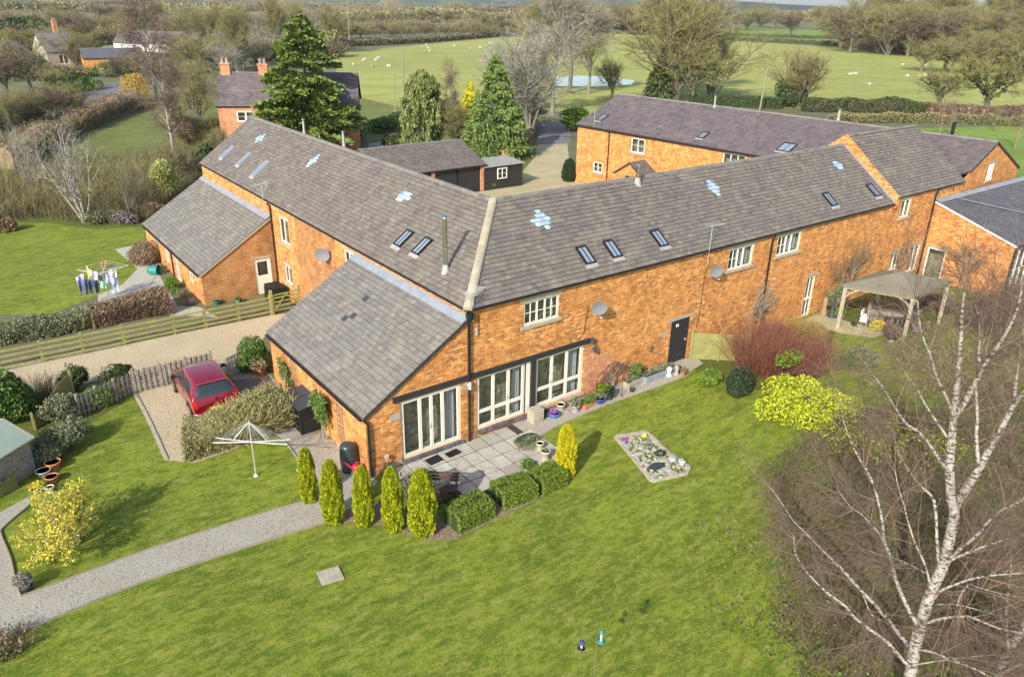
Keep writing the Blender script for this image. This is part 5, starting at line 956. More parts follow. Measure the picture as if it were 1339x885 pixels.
# wall climbers
def climber(base, H, spread, n, seed, label, mat='twig_brown', leaves=None, W=FW, off=.15, bark='bark_grey'):
    rg = np.random.RandomState(seed); root = thing('wall_climber', label, 'climber', base); D = np.array([[0, 0, 1.]]); T = poly_from(rg, np.zeros((1, 3)), D, np.array([H*.6]), 6, 0, .06); tr = np.linspace(.05, .03, 6)[None]
    a, ar = children(rg, T, tr, n, .45, R(55), spread, 6, .03, .12, (.025, .4), taper=.2); b_, br = children(rg, a, ar, 8, .15, R(45), spread*.42, 4, .0, .16, (.011, .5)); c, cr = children(rg, b_, br, 7, .1, R(45), spread*.2, 3, 0, .16, (.006, .6)); parts = []
    nn = W.N
    for p in (T, a, b_, c):
        q = p@nn; p -= (q*.82)[..., None]*nn  # flattened towards the wall
    for p, r_, s in ((T, tr, 7), (a, ar, 4)): parts.append(tubes(p, r_, s))
    v, f = merge(parts); link('stem', np_mesh('stem', v, f, smooth=True), bark, root); v, f = merge([tubes(b_, br, 3), tubes(c, cr, 2)]); link('twigs', np_mesh('twigs', v, f), mat, root)
    if leaves: L_ = c.reshape(-1, 3); ii = rg.randint(0, len(L_), leaves[2]); v, f = quads(L_[ii]+rg.normal(size=(leaves[2], 3))*.05, leaves[1], rg); link('leaves', np_mesh('leaves', v, f), leaves[0], root)
    return root
climber(tuple(FW.p(16.2, 0, .45)), 3.2, 1.5, 12, 31, 'bare tangled climber with grey stem on the long barn wall', 'twig_grey')
climber(tuple(FW.p(23.6, 0, .5)), 3.6, 2.3, 13, 32, 'wide spreading bare climber on the wall behind the gazebo', 'twig_brown', off=.3)
climber(tuple(FW.p(22.2, 0, .6)), 1.5, 1., 9, 33, 'short bushy climber with olive leaves beside the gazebo post', 'twig_olive', ('leaf_sage', .05, 2200))
climber(tuple(FW.p(28.8, 0, .3)), 2.6, 1.6, 9, 34, 'bare climber over the low windows of the taller block', 'twig_brown')
climber(tuple(WL_.p(2.6, 0, .4)), 2.9, 1.9, 12, 35, 'bare branching climber on the end wall of the slate-roofed wing', 'twig_purple', W=WL_)
climber(tuple(LL.p(8.456-6.6, 0, .2)), 1.7, .8, 7, 36, 'thin leafy climber on a narrow trellis beside the black storage box', 'twig_green', ('leaf_mid', .05, 900), W=LL)
climber(tuple(LL.p(8.456-2.9, 0, .3)), 1.9, .9, 9, 37, 'dense green climber against the trellis left of the water butt', 'twig_green', ('leaf_mid', .06, 2600), W=LL)
for k, (y, l) in enumerate(((6.3, 'narrow wooden trellis on the side wall, left one'), (2.2, 'narrow wooden trellis on the side wall, right one near the water butt'))):
    b = MB(); W_ = LL; u = 8.456-y
    for i in range(3): wbox(b, W_, u+i*.22, u+i*.22+.02, .2, 1.85, .02, .035)
    for i in range(9): wbox(b, W_, u, u+.46, .25+i*.19, .27+i*.19, .036, .05)
    top(b, 'wall_trellis', 'old_wood', l, 'trellis')
climber(tuple(FW.p(6.9, 0, .25)), 1.1, .9, 6, 38, 'thin bare climber trained beside the handrail', 'twig_purple')
# big hedge bush behind the car, hedges and borders on the left
rg = np.random.RandomState(4)
hedge([G(243, 584), G(285, 577), G(335, 561), G(372, 547)], 1.75, 1.08, 12000, .042, 'leaf_olive', 'loose olive-green clipped hedge between the red car and the small lawn', seed=40, name='olive_hedge', twig='twig_gold2', ntw=16000, lump_=.42, innermat='leaf_ivy')
twiggy('forsythia', (.16, .16), 20, 'bark_grey', 'bright yellow flowering forsythia bush on the lawn by the shed', 'shrub', G(95, 716), 41, H=1.75, spread=.85, width=.014, K=5, extra=8, leaves=('leaf_forsythia', .036, 8500))
for k, (p, r_, l) in enumerate((((88, 586), (.75, .7, .62), 'variegated evergreen shrub right behind the garden shed'), ((85, 548), (.7, .6, .6), 'dusty green shrub under the curved fence panel'), ((128, 528), (.8, .6, .55), 'green shrub in the middle of the paling fence border'), ((160, 505), (.5, .5, .7), 'ivy-dark shrub at the right end of the paling fence'), ((100, 510), (.5, .45, .65), 'tall dark shrub at the bend of the fence'), ((66, 602), (.5, .5, .4), 'low blue-green shrub at the shed corner'))):
    shrub('border_shrub', r_, 4600, .05, ['leaf_sage', 'leaf_sage', 'leaf_mid', 'leaf_ivy', 'leaf_ivy', 'leaf_sage'][k], l, 'shrub', G(*p), 50+k, zc=r_[2]*.85, inner=.5, amp=.65, lobes=[(0, 0, 0, .8), (.6, .3, -.1, .6), (-.6, -.2, -.1, .6), (.1, -.5, .1, .6)], group='shrubs along the left fence')
shrub('laurel_bush', (.9, 1.2, .9), 6500, .09, 'leaf_mid', 'dark green leafy bush behind the shed roof at the left edge', 'shrub', G(14, 545), 57, zc=.9, inner=.7)
twiggy('bare_bush', (.8, .5), 160, 'twig_brown', 'bare brown twiggy bush beside the gravel drive near the shed', 'shrub', G(52, 525), 58, H=1.1, spread=.7)
twiggy('bare_bush', (.4, .4), 90, 'twig_brown', 'small dry brown bush at the bottom left corner of the lawn', 'shrub', G(10, 850), 59, H=.5, spread=.7, leaves=('leaf_brown', .04, 500))
shrub('corner_plant', (.22, .22, .14), 500, .04, 'leaf_mid', 'bright green clump at the bottom left corner', 'plant', G(2, 862), 60, nst=0)
shrub('gate_bush', (.7, .65, .62), 7000, .06, 'leaf_mid', 'rounded leafy green bush at the barn corner beside the lattice gate', 'shrub', g3(-4.4, 9.9), 61, zc=.6, inner=.5)
hedge([G(0, 447), G(60, 436), G(120, 424)], 1.3, .8, 9000, .06, 'leaf_sage', 'mixed green and brown hedge behind the rail fence, left part', seed=62, name='mixed_hedge', twig='twig_olive', ntw=3500, lump_=.2)
hedge([G(120, 424), G(170, 414), G(222, 405)], 1.5, .95, 15000, .06, 'leaf_brown', 'brown beech hedge with dead leaves between terrace and rail fence', seed=63, name='beech_hedge', twig='twig_purple', ntw=3000, lump_=.15)
shrub('brown_shrub', (.9, .8, .75), 4500, .055, 'leaf_brown', 'brown-leaved shrub on the terrace against the far lean-to wall', 'shrub', G(190, 345), 64, zc=.6)
shrub('small_green_shrub', (.4, .4, .35), 1600, .05, 'leaf_laurel', 'small yellow-green shrub at the terrace corner', 'shrub', G(224, 378), 65, zc=.3)
for k, (px, py) in enumerate(((240, 388), (250, 398), (232, 384), (138, 350), (208, 352))): shrub('terrace_plant', (.3, .3, .2), 500, .04, ['leaf_sage', 'leaf_lav', 'leaf_mid', 'twig_gold', 'leaf_brown'][k], ['grey leafy plant by the terrace corner', 'dry lavender by the rail fence', 'little green plant under the yellow-green shrub', 'yellow grassy tuft beside the clothes airer', 'dry brown plant below the far windows'][k], 'plant', G(px, py), 66+k, nst=0)
# ---------------------------------------------------------------- fences, gates
def rail_fence():
    pts = [G(x, y) for x, y in ((0, 484), (56, 471), (108, 459), (162, 449), (230, 438), (270, 429), (315, 421), (357, 413))]; pts = [p*0+np.array([p[0], 15.6-.02*i, 0]) for i, p in enumerate(pts)]; pts = [pts[0]-np.array([5.1, -.1, 0]), pts[0]-np.array([3.4, -.05, 0]), pts[0]-np.array([1.7, 0, 0])]+pts
    root = thing('rail_fence', 'long moss-yellow four-rail timber fence along the gravel drive', 'fence', pts[0]); 
    for p in pts: b = MB(); b.box(p, (.11, .09, 1.02), .02); b.build('post', 'mossy_wood', root)
    for k, z in enumerate((.18, .42, .66, .9)):
        for p, q in zip(pts[:-1], pts[1:]):
            b = MB(); j = lambda: np.array([0, -.07, z+random.uniform(-.015, .015)]); b.beam(p+j(), q+j(), .03, .09); b.build('rail', 'mossy_wood', root)
    w_ = MB(); n = np.array([0, .06, 0])
    for i in range(28): z = .05+i*.035; w_.beam(pts[0]+n+Z3*z, pts[-1]+n+Z3*z, .003, .003) if i % 4 == 0 else None
    for i in range(90): q = pts[0]+(pts[-1]-pts[0])*i/90+n; w_.beam(q, q+Z3*.9, .003, .003)
    w_.build('wire_mesh', 'steel_dull', root)
rail_fence()
fg = thing('field_gate', 'mossy wooden field gate with diagonal braces between rail fence and barn', 'gate', (-1.45, 15.3, 0)); b = MB(); A = np.array([-1.4, 15.3, 0]); B = np.array([-.12, 15.35, 0])
for z in (.2, .42, .64, .86, 1.02): b.beam(A+Z3*z, B+Z3*z, .03, .07)
b.beam(A+Z3*.2, A+Z3*1.06, .05, .07); b.beam(B+Z3*.2, B+Z3*1.06, .05, .07); b.beam(A+Z3*.2+np.array([0, -.04, 0]), (A+B)/2+Z3*1.02+np.array([0, -.04, 0]), .02, .06); b.beam(B+Z3*.2+np.array([0, -.04, 0]), (A+B)/2+Z3*1.02+np.array([0, -.04, 0]), .02, .06); b.build('gate_frame', 'mossy_wood', fg)
for p in (A-np.array([.12, 0, 0]), B+np.array([.05, 0, 0])): b = MB(); b.box(p, (.13, .13, 1.3)); b.build('post', 'mossy_wood', fg)
def paling(P0, P1, h, label, n, wav=.0, mat='grey_wood', name='paling_fence', double=True, posts=3):
    P0 = np.array([P0[0], P0[1], gz(*P0[:2])]); P1 = np.array([P1[0], P1[1], gz(*P1[:2])]); root = thing(name, label, 'fence', P0); U = (P1-P0); L = np.linalg.norm(U); U /= L; N = np.cross(U, Z3); b = MB()
    for k in range(n):
        for s in ((-1, 1) if double else (1,)):
            x = (k+.5+(.25 if s > 0 else -.25)*(1 if double else 0))*L/n; hz = h*(1+wav*math.sin(x/L*math.pi))+random.uniform(-.02, .02); c = P0+U*x+N*s*.035+Z3*.04; b.beam(c, c+Z3*hz, .015, L/n*.40, up=U)
    b.build('palings', mat, root); r = MB()
    for z in (.2, .5, .8): r.beam(P0+Z3*h*z, P1+Z3*h*z, .04, .05)
    r.build('rails', mat, root)
    for i in range(posts+1): p = P0+U*L*i/posts; q = MB(); q.box(p-N*.0, (.09, .09, h+.12), math.atan2(U[1], U[0])); q.build('post', mat, root)
paling(G(178, 514), G(279, 489), .95, 'weathered hit-and-miss paling fence in front of the red car', 15); paling(G(106, 545), G(176, 514), .85, 'weathered paling fence half hidden by border shrubs', 12)
P0, P1 = G(46, 562), G(100, 528); root = thing('curved_fence_panel', 'solid moss-green fence panel with curved falling top beside the drive', 'fence', P0); b = MB(); n = 16; U = (P1-P0)/n
for k in range(n): t = (k+.5)/n; c = P0+U*(k+.5); hz = .55+.75*(t**2)*(3-2*t); b.beam(c, c+Z3*hz, .02, np.linalg.norm(U)*.98, up=U/np.linalg.norm(U))
b.build('panel', 'mossy_wood', root)
for p, h_ in ((P0, .7), (P1, 1.4)): b = MB(); b.box(p, (.09, .09, h_)); b.build('post', 'mossy_wood', root)
# lattice gate standing open
gp0, gp1 = G(299, 496), G(327, 480); root = thing('lattice_gate', 'brown lattice garden gate standing open beside the parking bay', 'gate', gp0); U = gp1-gp0; Lg = np.linalg.norm(U); U = U/Lg; b = MB(); hG = .92
b.beam(gp0, gp0+Z3*hG, .05, .05); b.beam(gp1, gp1+Z3*(hG+.05), .05, .05); b.beam(gp0+Z3*hG, gp1+Z3*hG, .04, .05); b.beam(gp0+Z3*.06, gp1+Z3*.06, .04, .05); b.build('gate_frame', 'grey_wood', root); b = MB()
for k in range(1, 8): p = gp0+U*Lg*k/8; b.beam(p+Z3*.08, p+Z3*hG, .035, .012, up=U)
for k in range(1, 8): z = .06+k*.108; b.beam(gp0+Z3*z+np.array([.0, .014, 0]), gp1+Z3*z+np.array([.0, .014, 0]), .012, .035)
b.build('lattice', 'grey_wood', root)
P0, P1 = g3(11.75, -.12), g3(13.6, -1.75); root = thing('mossy_fence_panel', 'yellow-green mossy lapped fence panel beside the black door', 'fence', P0); P0 = np.array(P0); P1 = np.array(P1); b = MB()
for k in range(11): z = .08+k*.115; b.beam(P0+Z3*z, P1+Z3*z, .012, .10)
b.build('panel', 'mossy_wood', root)
for t in (0, .5, 1): b = MB(); b.box(P0+(P1-P0)*t+np.array([-.03, -.04, 0]), (.08, .06, 1.42), -.75); b.build('post', 'mossy_wood', root)
# ---------------------------------------------------------------- red hatchback
def car(loc, rot):
    root = thing('parked_car', 'shiny red hatchback parked on golden gravel, seen from behind', 'car', loc, rot); Lc, Wc = 3.95, 1.70
    # x across, y forward; stations: y, half width low, half width waist, half width roof, z sill, z waist(glass base), z roof
    St = [(0, .60, .66, .60, .42, .70, .72), (.06, .76, .80, .66, .25, .86, .90), (.18, .81, .84, .62, .22, .97, 1.20), (.45, .83, .85, .585, .20, .99, 1.40), (.9, .84, .85, .60, .2, .98, 1.475), (1.5, .845, .85, .61, .2, .96, 1.495), (2.1, .845, .85, .60, .2, .94, 1.46), (2.55, .845, .845, .57, .2, .93, 1.33), (3.05, .84, .83, .62, .2, .92, 1.0), (3.5, .82, .79, .60, .2, .84, .87), (3.8, .76, .70, .5, .24, .70, .73), (3.95, .6, .55, .4, .34, .52, .54)]
    def ring(s):
        y, wl, ww, wr, zs, zw, zr = s; H_ = [(wl*.93, zs), (wl, zs+.16), (ww*1.01, zs+(zw-zs)*.6), (ww*.985, zw), ((ww+wr)/2*.985+.02, (zw+zr)/2), (wr+.03, zr-.07*(zr-zw > .2)-.01), (wr*.86, zr-.005), (wr*.45, zr+.012)]
        return [(x, y, z) for x, z in H_]+[(-x, y, z) for x, z in H_[::-1]]
    Gr = np.array([ring(s) for s in St]); ym = Gr[:, 0, 1].copy()
    def cr(A, n):                        # Catmull-Rom refinement along the first axis
        out = []
        for i in range(len(A)-1):
            p0, p1, p2, p3 = A[max(0, i-1)], A[i], A[i+1], A[min(len(A)-1, i+2)]
            for k in range(n): t = k/n; out.append(.5*(2*p1+(p2-p0)*t+(2*p0-5*p1+4*p2-p3)*t*t+(3*p1-p0-3*p2+p3)*t**3))
        out.append(A[-1]); return np.array(out)
    M_ = 5; Gf = cr(Gr, M_); Gf = cr(Gf.transpose(1, 0, 2), M_).transpose(1, 0, 2); ny, nr = Gf.shape[:2]
    tu = np.gradient(Gf, axis=0); tv = np.gradient(Gf, axis=1); Nn = np.cross(tv, tu); Nn /= np.linalg.norm(Nn, axis=2)[..., None]+1e-9
    if Nn[ny//2, nr//2][2] < 0: Nn = -Nn
    b = MB(); ii = np.arange(ny*nr).reshape(ny, nr); b.add(Gf.reshape(-1, 3), [tuple(f) for f in np.stack([ii[:-1, :-1], ii[:-1, 1:], ii[1:, 1:], ii[1:, :-1]], -1).reshape(-1, 4)], 0, True)
    b.add(Gf[0], [tuple(range(nr))]); b.add(Gf[-1], [tuple(range(nr-1, -1, -1))]); b.build('body', 'car_red', root, world=False)
    def skin(y0, y1, j0, j1, name, mat='car_glass', off=.006, sh=0.):
        fy = lambda y: float(np.interp(y, ym, np.arange(len(ym))*M_)); A = []; na, nb = 10, 12
        for a in range(na+1):
            for c in range(nb+1):
                v = j0+(j1-j0)*c/nb; tt = a/na; u = fy(y0+(y1-y0)*tt+sh*(c/nb)*(1-2*tt)); v *= M_; i0, k0 = min(int(u), ny-2), min(int(v), nr-2); fu, fv = u-i0, v-k0
                bl = lambda Q: (Q[i0, k0]*(1-fu)+Q[i0+1, k0]*fu)*(1-fv)+(Q[i0, k0+1]*(1-fu)+Q[i0+1, k0+1]*fu)*fv
                A.append(bl(Gf)+bl(Nn)*off)
        g = MB(); q = lambda a, c: a*(nb+1)+c; g.add(A, [(q(a, c), q(a, c+1), q(a+1, c+1), q(a+1, c)) for a in range(na) for c in range(nb)], 0, True); return g.build(name, mat, root, world=False)
    skin(.105, .40, 5.0, 10.0, 'rear_window'); skin(2.5, 3.06, 5.0, 10.0, 'windscreen')
    for j0, j1 in ((3.25, 4.8), (11.75, 10.2)): skin(.58, 1.46, j0, j1, 'side_window', sh=.12); skin(1.53, 2.62, j0, j1, 'side_window', sh=.14)
    for j0, j1 in ((3.95, 2.3), (11.05, 12.7)): skin(.012, .15, j0, j1, 'tail_light', 'lamp_red', .012)
    for j0, j1 in ((3.3, 2.2), (11.7, 12.8)): skin(3.62, 3.9, j0, j1, 'headlight', 'lamp_glass', .012)
    for j0, j1 in ((2.05, 2.1), (12.9, 12.95)): skin(.55, 3.3, j0, j1, 'door_trim', 'plastic_black', .006)
    for s in (-1, 1):
        m_ = MB(); m_.box((s*.95, 2.42, .98), (.18, .09, .12), 0, 0, .8); m_.box((s*.87, 2.44, .98), (.1, .04, .04)); m_.build('door_mirror', 'plastic_black', root, world=False)
        h = MB(); h.box((s*.862, 1.35, .86), (.02, .16, .03)); h.build('door_handle', 'car_red', root, world=False)
        for y in (.72, 3.2):
            w_ = MB(); w_.tube([(s*.70, y, .31), (s*.872, y, .31)], .31, 24); wh = w_.build('wheel', 'rubber', root, world=False); w_ = MB(); w_.tube([(s*.86, y, .31), (s*.885, y, .31)], .2, 10); w_.build('rim', 'steel', wh, world=False)
            a = MB(); pts = [(s*.858, y+.35*math.cos(t_*math.pi/12), .31+.35*math.sin(t_*math.pi/12)) for t_ in range(13)]; a.tube(pts, .022, 6); a.build('wheel_arch', 'plastic_black', root, world=False)
    m_ = MB(); m_.box((0, -.03, .50), (.52, .02, .11)); m_.build('number_plate', 'plate_yellow', root, world=False); m_ = MB(); m_.tube([(-.8, .16, .36), (-.62, -.02, .36), (0, -.06, .36), (.62, -.02, .36), (.8, .16, .36)], .09, 8); m_.build('bumper', 'car_red', root, world=False)
    m_ = MB(); m_.tube([(0, .085, 1.0), (.18, .11, 1.06), (.38, .105, 1.05)], .01, 5); m_.build('rear_wiper', 'plastic_black', root, world=False); m_ = MB(); m_.tube([(0, .62, 1.44), (0, .5, 1.63)], .008, 5); m_.build('aerial', 'plastic_black', root, world=False)
    m_ = MB(); m_.tube([(0, .02, .9), (0, -.005, .9)], .045, 14); m_.build('badge', 'steel', root, world=False); m_ = MB(); m_.box((0, .40, 1.415), (1.05, .14, .025), 0, 0, .92); m_.build('roof_spoiler', 'car_red', root, world=False)
    return root
c0 = G(238, 497, 1.42); c1 = G(275, 490, 1.44); c2 = G(287, 511, 1.42); c3 = G(248, 521, 1.42); print('car roof', c0, c1, c2, c3)
car((-6.98, 6.35, .012), R(-2))
# ---------------------------------------------------------------- sheds, storage, garden things
sh = thing('garden_shed', 'weathered timber garden shed with pale green felt roof at the left edge', 'shed', (-14.2, 6.3, 0)); A = G(47, 622); Bq = G(-40, 648)
gA = G(47, 615); U = G(2, 645)-gA; U[2] = 0; U /= np.linalg.norm(U); Vv = np.array([U[1], -U[0], 0.]); DV = 1.9; hS = hh(47, 615, 570)
def sp(u, v, z): return gA+U*u+Vv*v+Z3*z
WS = Wall(tuple(sp(2.4, 0, 0)), tuple(-U)); b = MB(); n = 19
for k in range(13): wbox(b, WS, k*2.4/n+.003, (k+1)*2.4/n-.003, 0, hS+random.uniform(-.01, .01), .0, .02)
for k in range(11): wbox(b, WS, 13*2.4/n, 2.4, k*hS/11, k*hS/11+hS/11-.008, .0, .022+.004*(k % 2))
WS2 = Wall(tuple(gA), tuple(Vv))
for k in range(11): wbox(b, WS2, 0, DV, k*hS/11, k*hS/11+hS/11+.005, .0, .022+.004*(k % 2))
wall_mesh(b, WS2, [(0, hS), (DV/2, hS+.42), (DV, hS)], [], z0=0)
b.build('boarding', 'grey_wood', sh); b = MB(); b.add([sp(-.12, -.12, hS-.02), sp(2.6, -.12, hS-.02), sp(2.6, DV/2, hS+.5), sp(-.12, DV/2, hS+.5), sp(-.12, -.12, hS-.05), sp(2.6, -.12, hS-.05), sp(2.6, DV/2, hS+.46), sp(-.12, DV/2, hS+.46), sp(-.12, DV+.12, hS-.02), sp(2.6, DV+.12, hS-.02)], [(0, 3, 2, 1), (4, 5, 6, 7), (0, 1, 5, 4), (0, 4, 7, 3), (3, 8, 9, 2)]); b.build('roof', 'roof_felt', sh); b = MB()
for a, c in ((sp(-.14, -.14, hS-.04), sp(-.14, DV/2, hS+.48)), (sp(-.14, DV/2, hS+.48), sp(-.14, DV+.14, hS-.04))): b.beam(a, c, .03, .09)
b.beam(sp(-.14, -.15, hS-.05), sp(2.6, -.15, hS-.05), .02, .07); b.build('barge_board', 'grey_wood', sh)
b = MB(); n = 22; P0, P1 = G(-32, 668), G(24, 636)
for k in range(n): c = P0+(P1-P0)*(k+.5)/n; b.tube([c, c+Z3*random.uniform(.42, .5)], .03, 5)
top(b, 'log_edging', 'mossy_wood', 'row of low mossy upright stakes in front of the shed', 'edging')
# black bicycle store
bx_ = thing('storage_box', 'black plastic garden storage box with sloping lid against the side wall', 'storage box', (-4.75, 4.9, 0)); c0_ = np.array([-4.85, 3.72, gz(-4.8, 4.8)]); dx, dy = .78, 1.55; b = MB(); h1, h2 = 1.02, 1.14
for k in range(9): z = k*.112; b.box(c0_+np.array([dx/2, dy/2, z]), (dx-.02*(k % 2), dy-.02*(k % 2), .11))
for x in (0, dx):
    for y in (0, dy): b.box(c0_+np.array([x, y, 0]), (.05, .05, 1.02))
b.build('body', 'plastic_black', bx_); b = MB(); e = .05; b.add([c0_+np.array(v) for v in ((-e, -e, h1), (dx+e, -e, h1+.1), (dx+e, dy+e, h1+.1), (-e, dy+e, h1), (-e, -e, h1+.04), (dx+e, -e, h2+.04), (dx+e, dy+e, h2+.04), (-e, dy+e, h1+.04))], [(3, 2, 1, 0), (4, 5, 6, 7), (0, 1, 5, 4), (1, 2, 6, 5), (2, 3, 7, 6), (3, 0, 4, 7)]); b.beam(c0_+np.array([-e, dy/2, h1+.05]), c0_+np.array([dx+e, dy/2, h2+.05]), .03, .02); b.build('lid', 'pot_slate', bx_); b = MB(); b.box(c0_+np.array([-.015, dy*.5, .1]), (.02, .9, .85)); b.build('door', 'plastic_black', bx_)
def lat(name, prof, mats, label, cat, loc, n=20, parts=(), **kw):
    if not parts: b = MB(); b.lathe(prof, n=n); return top(b, name, mats, label, cat, loc=loc, **kw)
    root = thing(name, label, cat, loc, 0, kw.get('group')); b = MB(); b.lathe(prof, n=n); b.build(kw.get('part', 'body'), mats, root, world=False)
    for pn, pf, mt, *o in parts: q = MB(); q.lathe(pf, o[0] if o else (0, 0, 0), n=n); q.build(pn, mt, root, world=False)
    return root
wb = G(457, 612); lat('water_butt', [(.22, 0), (.25, .05), (.27, .2), (.26, .22), (.285, .38), (.275, .41), (.285, .58), (.275, .61), (.27, .78), (.25, .85)], 'plastic_blackgreen', 'dark blue-green ribbed water butt at the side wall beside the downpipe', 'water butt', (-4.42, .72, gz(-4.4, .7)+.08), 22, [('lid', [(.26, .85), (.25, .93), (.17, 1.0), (.0, 1.03)], 'plastic_blackgreen'), ('stand', [(.24, -.1), (.22, 0)], 'plastic_black')])
def can(loc, rot):
    root = thing('watering_can', 'shiny red watering can beside the water butt', 'watering can', loc, rot); b = MB(); b.lathe([(.13, 0), (.15, .03), (.14, .2), (.10, .27), (.06, .28)], n=16); b.build('body', 'red_plastic', root, world=False); b = MB(); b.tube([(.10, 0, .08), (.24, 0, .2), (.36, 0, .30)], [.035, .025, .02], 8); b.tube([(.35, 0, .29), (.39, 0, .33)], [.025, .05], 10); b.build('spout', 'red_plastic', root, world=False); b = MB(); b.tube([(.04, 0, .27), (-.02, 0, .37), (-.14, 0, .36), (-.20, 0, .24), (-.14, 0, .10)], .016, 7); b.build('handle', 'red_plastic', root, world=False)
cp = G(467, 626); can((cp[0], cp[1], cp[2]+.30), 2.4)
lat('plant_tub', [(.13, 0), (.17, .2), (.18, .27), (.17, .28)], 'pot_teal', 'teal green tub under the red watering can', 'pot', (cp[0], cp[1], cp[2]), 18, [('soil', [(.0, .25), (.165, .25)], 'soil')])
# pots: name, pixel of base, radius, height, material, label, plant
def pot(px, py, r, h, mat, label, plant=None, seed=0, shape='round', loc=None, name='plant_pot', group='pots and planters'):
    p = G(px, py) if loc is None else np.array(loc, float); root = thing(name, label, 'pot', p, random.uniform(0, 3), group); b = MB(); b.lathe([(r*.72, 0), (r*.95, h*.8), (r*1.05, h*.82), (r*1.05, h), (r*.93, h), (r*.9, h*.85)], n=18); b.build('pot', mat, root, world=False); b = MB(); b.lathe([(.0, h*.86), (r*.91, h*.86)], n=18); b.build('soil', 'soil', root, world=False)
    if plant:
        m_, R_, n_, sz = plant; rg = np.random.RandomState(seed+100); C_, d = blob(rg, n_, R_, .2, .3, -.6); C_[:, 2] += h+R_[2]*.55; V, F = quads(C_, sz, rg, 2.); link('plant', np_mesh('plant', V, F), m_, root); v, f = stems_mesh(rg, (R_[0]*.8, R_[1]*.8, R_[2]), 10, h*.9+R_[2]*.3, .006); link('stem', np_mesh('stem', v, f), 'twig_green', root)
    return root
pot(724, 545, .24, .2, 'pot_lightblue', 'wide bright blue bowl with purple flowers by the stone block', ('flower_purple', (.17, .17, .07), 260, .035), 1)
pot(733, 536, .17, .28, 'pot_cream', 'cream pot on the path behind the blue bowl'); pot(714, 545, .1, .17, 'pot_slate', 'small dark pot squeezed beside the stone block', ('leaf_dark', (.1, .1, .1), 160, .03), 2)
pot(752, 538, .17, .3, 'pot_grey', 'tapered grey pot with leafy plant near the last glazed door', ('leaf_sage', (.28, .24, .2), 700, .05), 3); pot(784, 527, .2, .24, 'pot_blue', 'deep blue glazed pot near the handrail', ('leaf_sage', (.12, .12, .06), 120, .03), 4)
pot(760, 535, .08, .1, 'terracotta', 'tiny terracotta pot in front of the trough'); pot(826, 512, .11, .15, 'pot_slate', 'small dark pot in front of the stone trough', ('leaf_sage', (.1, .1, .08), 100, .03), 5); pot(893, 490, .13, .2, 'terracotta', 'terracotta pot at the end of the path by the mossy fence', ('leaf_brown', (.15, .15, .12), 200, .04), 6); pot(886, 487, .15, .2, 'pot_slate', 'black pot beside the black door', ('leaf_dark', (.15, .15, .1), 220, .04), 7); pot(797, 522, .14, .22, 'pot_slate', 'dark pot with spiky plant at the foot of the handrail', ('leaf_dark', (.26, .2, .24), 500, .05), 8)
pot(341, 491, .23, .33, 'terracotta', 'big terracotta pot with dry pale plant by the lattice gate', ('leaf_brown', (.36, .36, .25), 900, .06), 9); pot(713, 602, .17, .42, 'pot_cream', 'tall mossy cream pot at the right edge of the patio', ('leaf_sage', (.1, .1, .05), 100, .03), 10); pot(706, 588, .14, .3, 'pot_cream', 'cream pot standing behind the tall mossy one', None, 11)
pot(690, 612, .14, .1, 'pot_slate', 'low dark bowl with spreading plant on the patio edge', ('leaf_mid', (.28, .22, .14), 420, .05), 12); pot(36, 772, .16, .2, 'pot_slate', 'square dark pot with dry lavender at the fork of the path', ('leaf_lav', (.24, .22, .22), 1100, .035), 13)
pot(71, 613, .24, .3, 'terracotta', 'large upturned terracotta pot beside the shed'); pot(58, 621, .22, .2, 'pot_grey', 'round grey-green pot with bare soil beside the shed door', None, 15); pot(69, 630, .2, .24, 'terracotta', 'old terracotta pot behind the forsythia'); pot(50, 642, .2, .12, 'pot_grey', 'low bowl with golden plant in front of the shed', ('leaf_forsythia', (.26, .22, .16), 500, .04), 16); pot(66, 643, .13, .2, 'white_paint', 'small white pot under the forsythia')
for k, (px, py, m_) in enumerate(((669, 553, 'pot_cream'), (675, 550, 'pot_lightblue'), (682, 547, 'pot_lightblue'), (690, 544, 'pot_slate'))): pot(px-8, py+2, .09, .09, m_, ['small cream pot, first on the door threshold', 'small blue pot, second on the door threshold', 'small pale blue pot, third on the door threshold', 'small dark pot, last on the door threshold'][k], ('leaf_brown', (.09, .09, .1), 60, .03), 20+k)
pot(284, 398, .2, .22, 'pot_teal', 'green tub at the foot of the far gable wall', None, 30, name='plant_pot'); pot(312, 396, .2, .2, 'pot_teal', 'second green tub near the white door', ('leaf_mid', (.16, .16, .1), 200, .04), 31)
b = MB(); b.box((0, 0, 0), (.8, .28, .2), 0, 0, 1.08); t_ = top(b, 'planter_trough', 'terracotta', 'long terracotta trough of green plants by the last glazed door', 'planter', loc=G(770, 531), rotz=.15, bevel=.02, group='pots and planters')
shrub('trough_plants', (.42, .2, .16), 1400, .05, 'leaf_mid', 'leafy green plants filling the terracotta trough', 'plant', G(770, 531)+np.array([0, 0, .24]), 90, nst=0, zc=.08)
shrub('flower_clump', (.45, .3, .22), 1600, .05, 'leaf_laurel', 'yellow-green plants against the wall behind the blue pot', 'plant', G(790, 515), 91, nst=0, zc=.2)
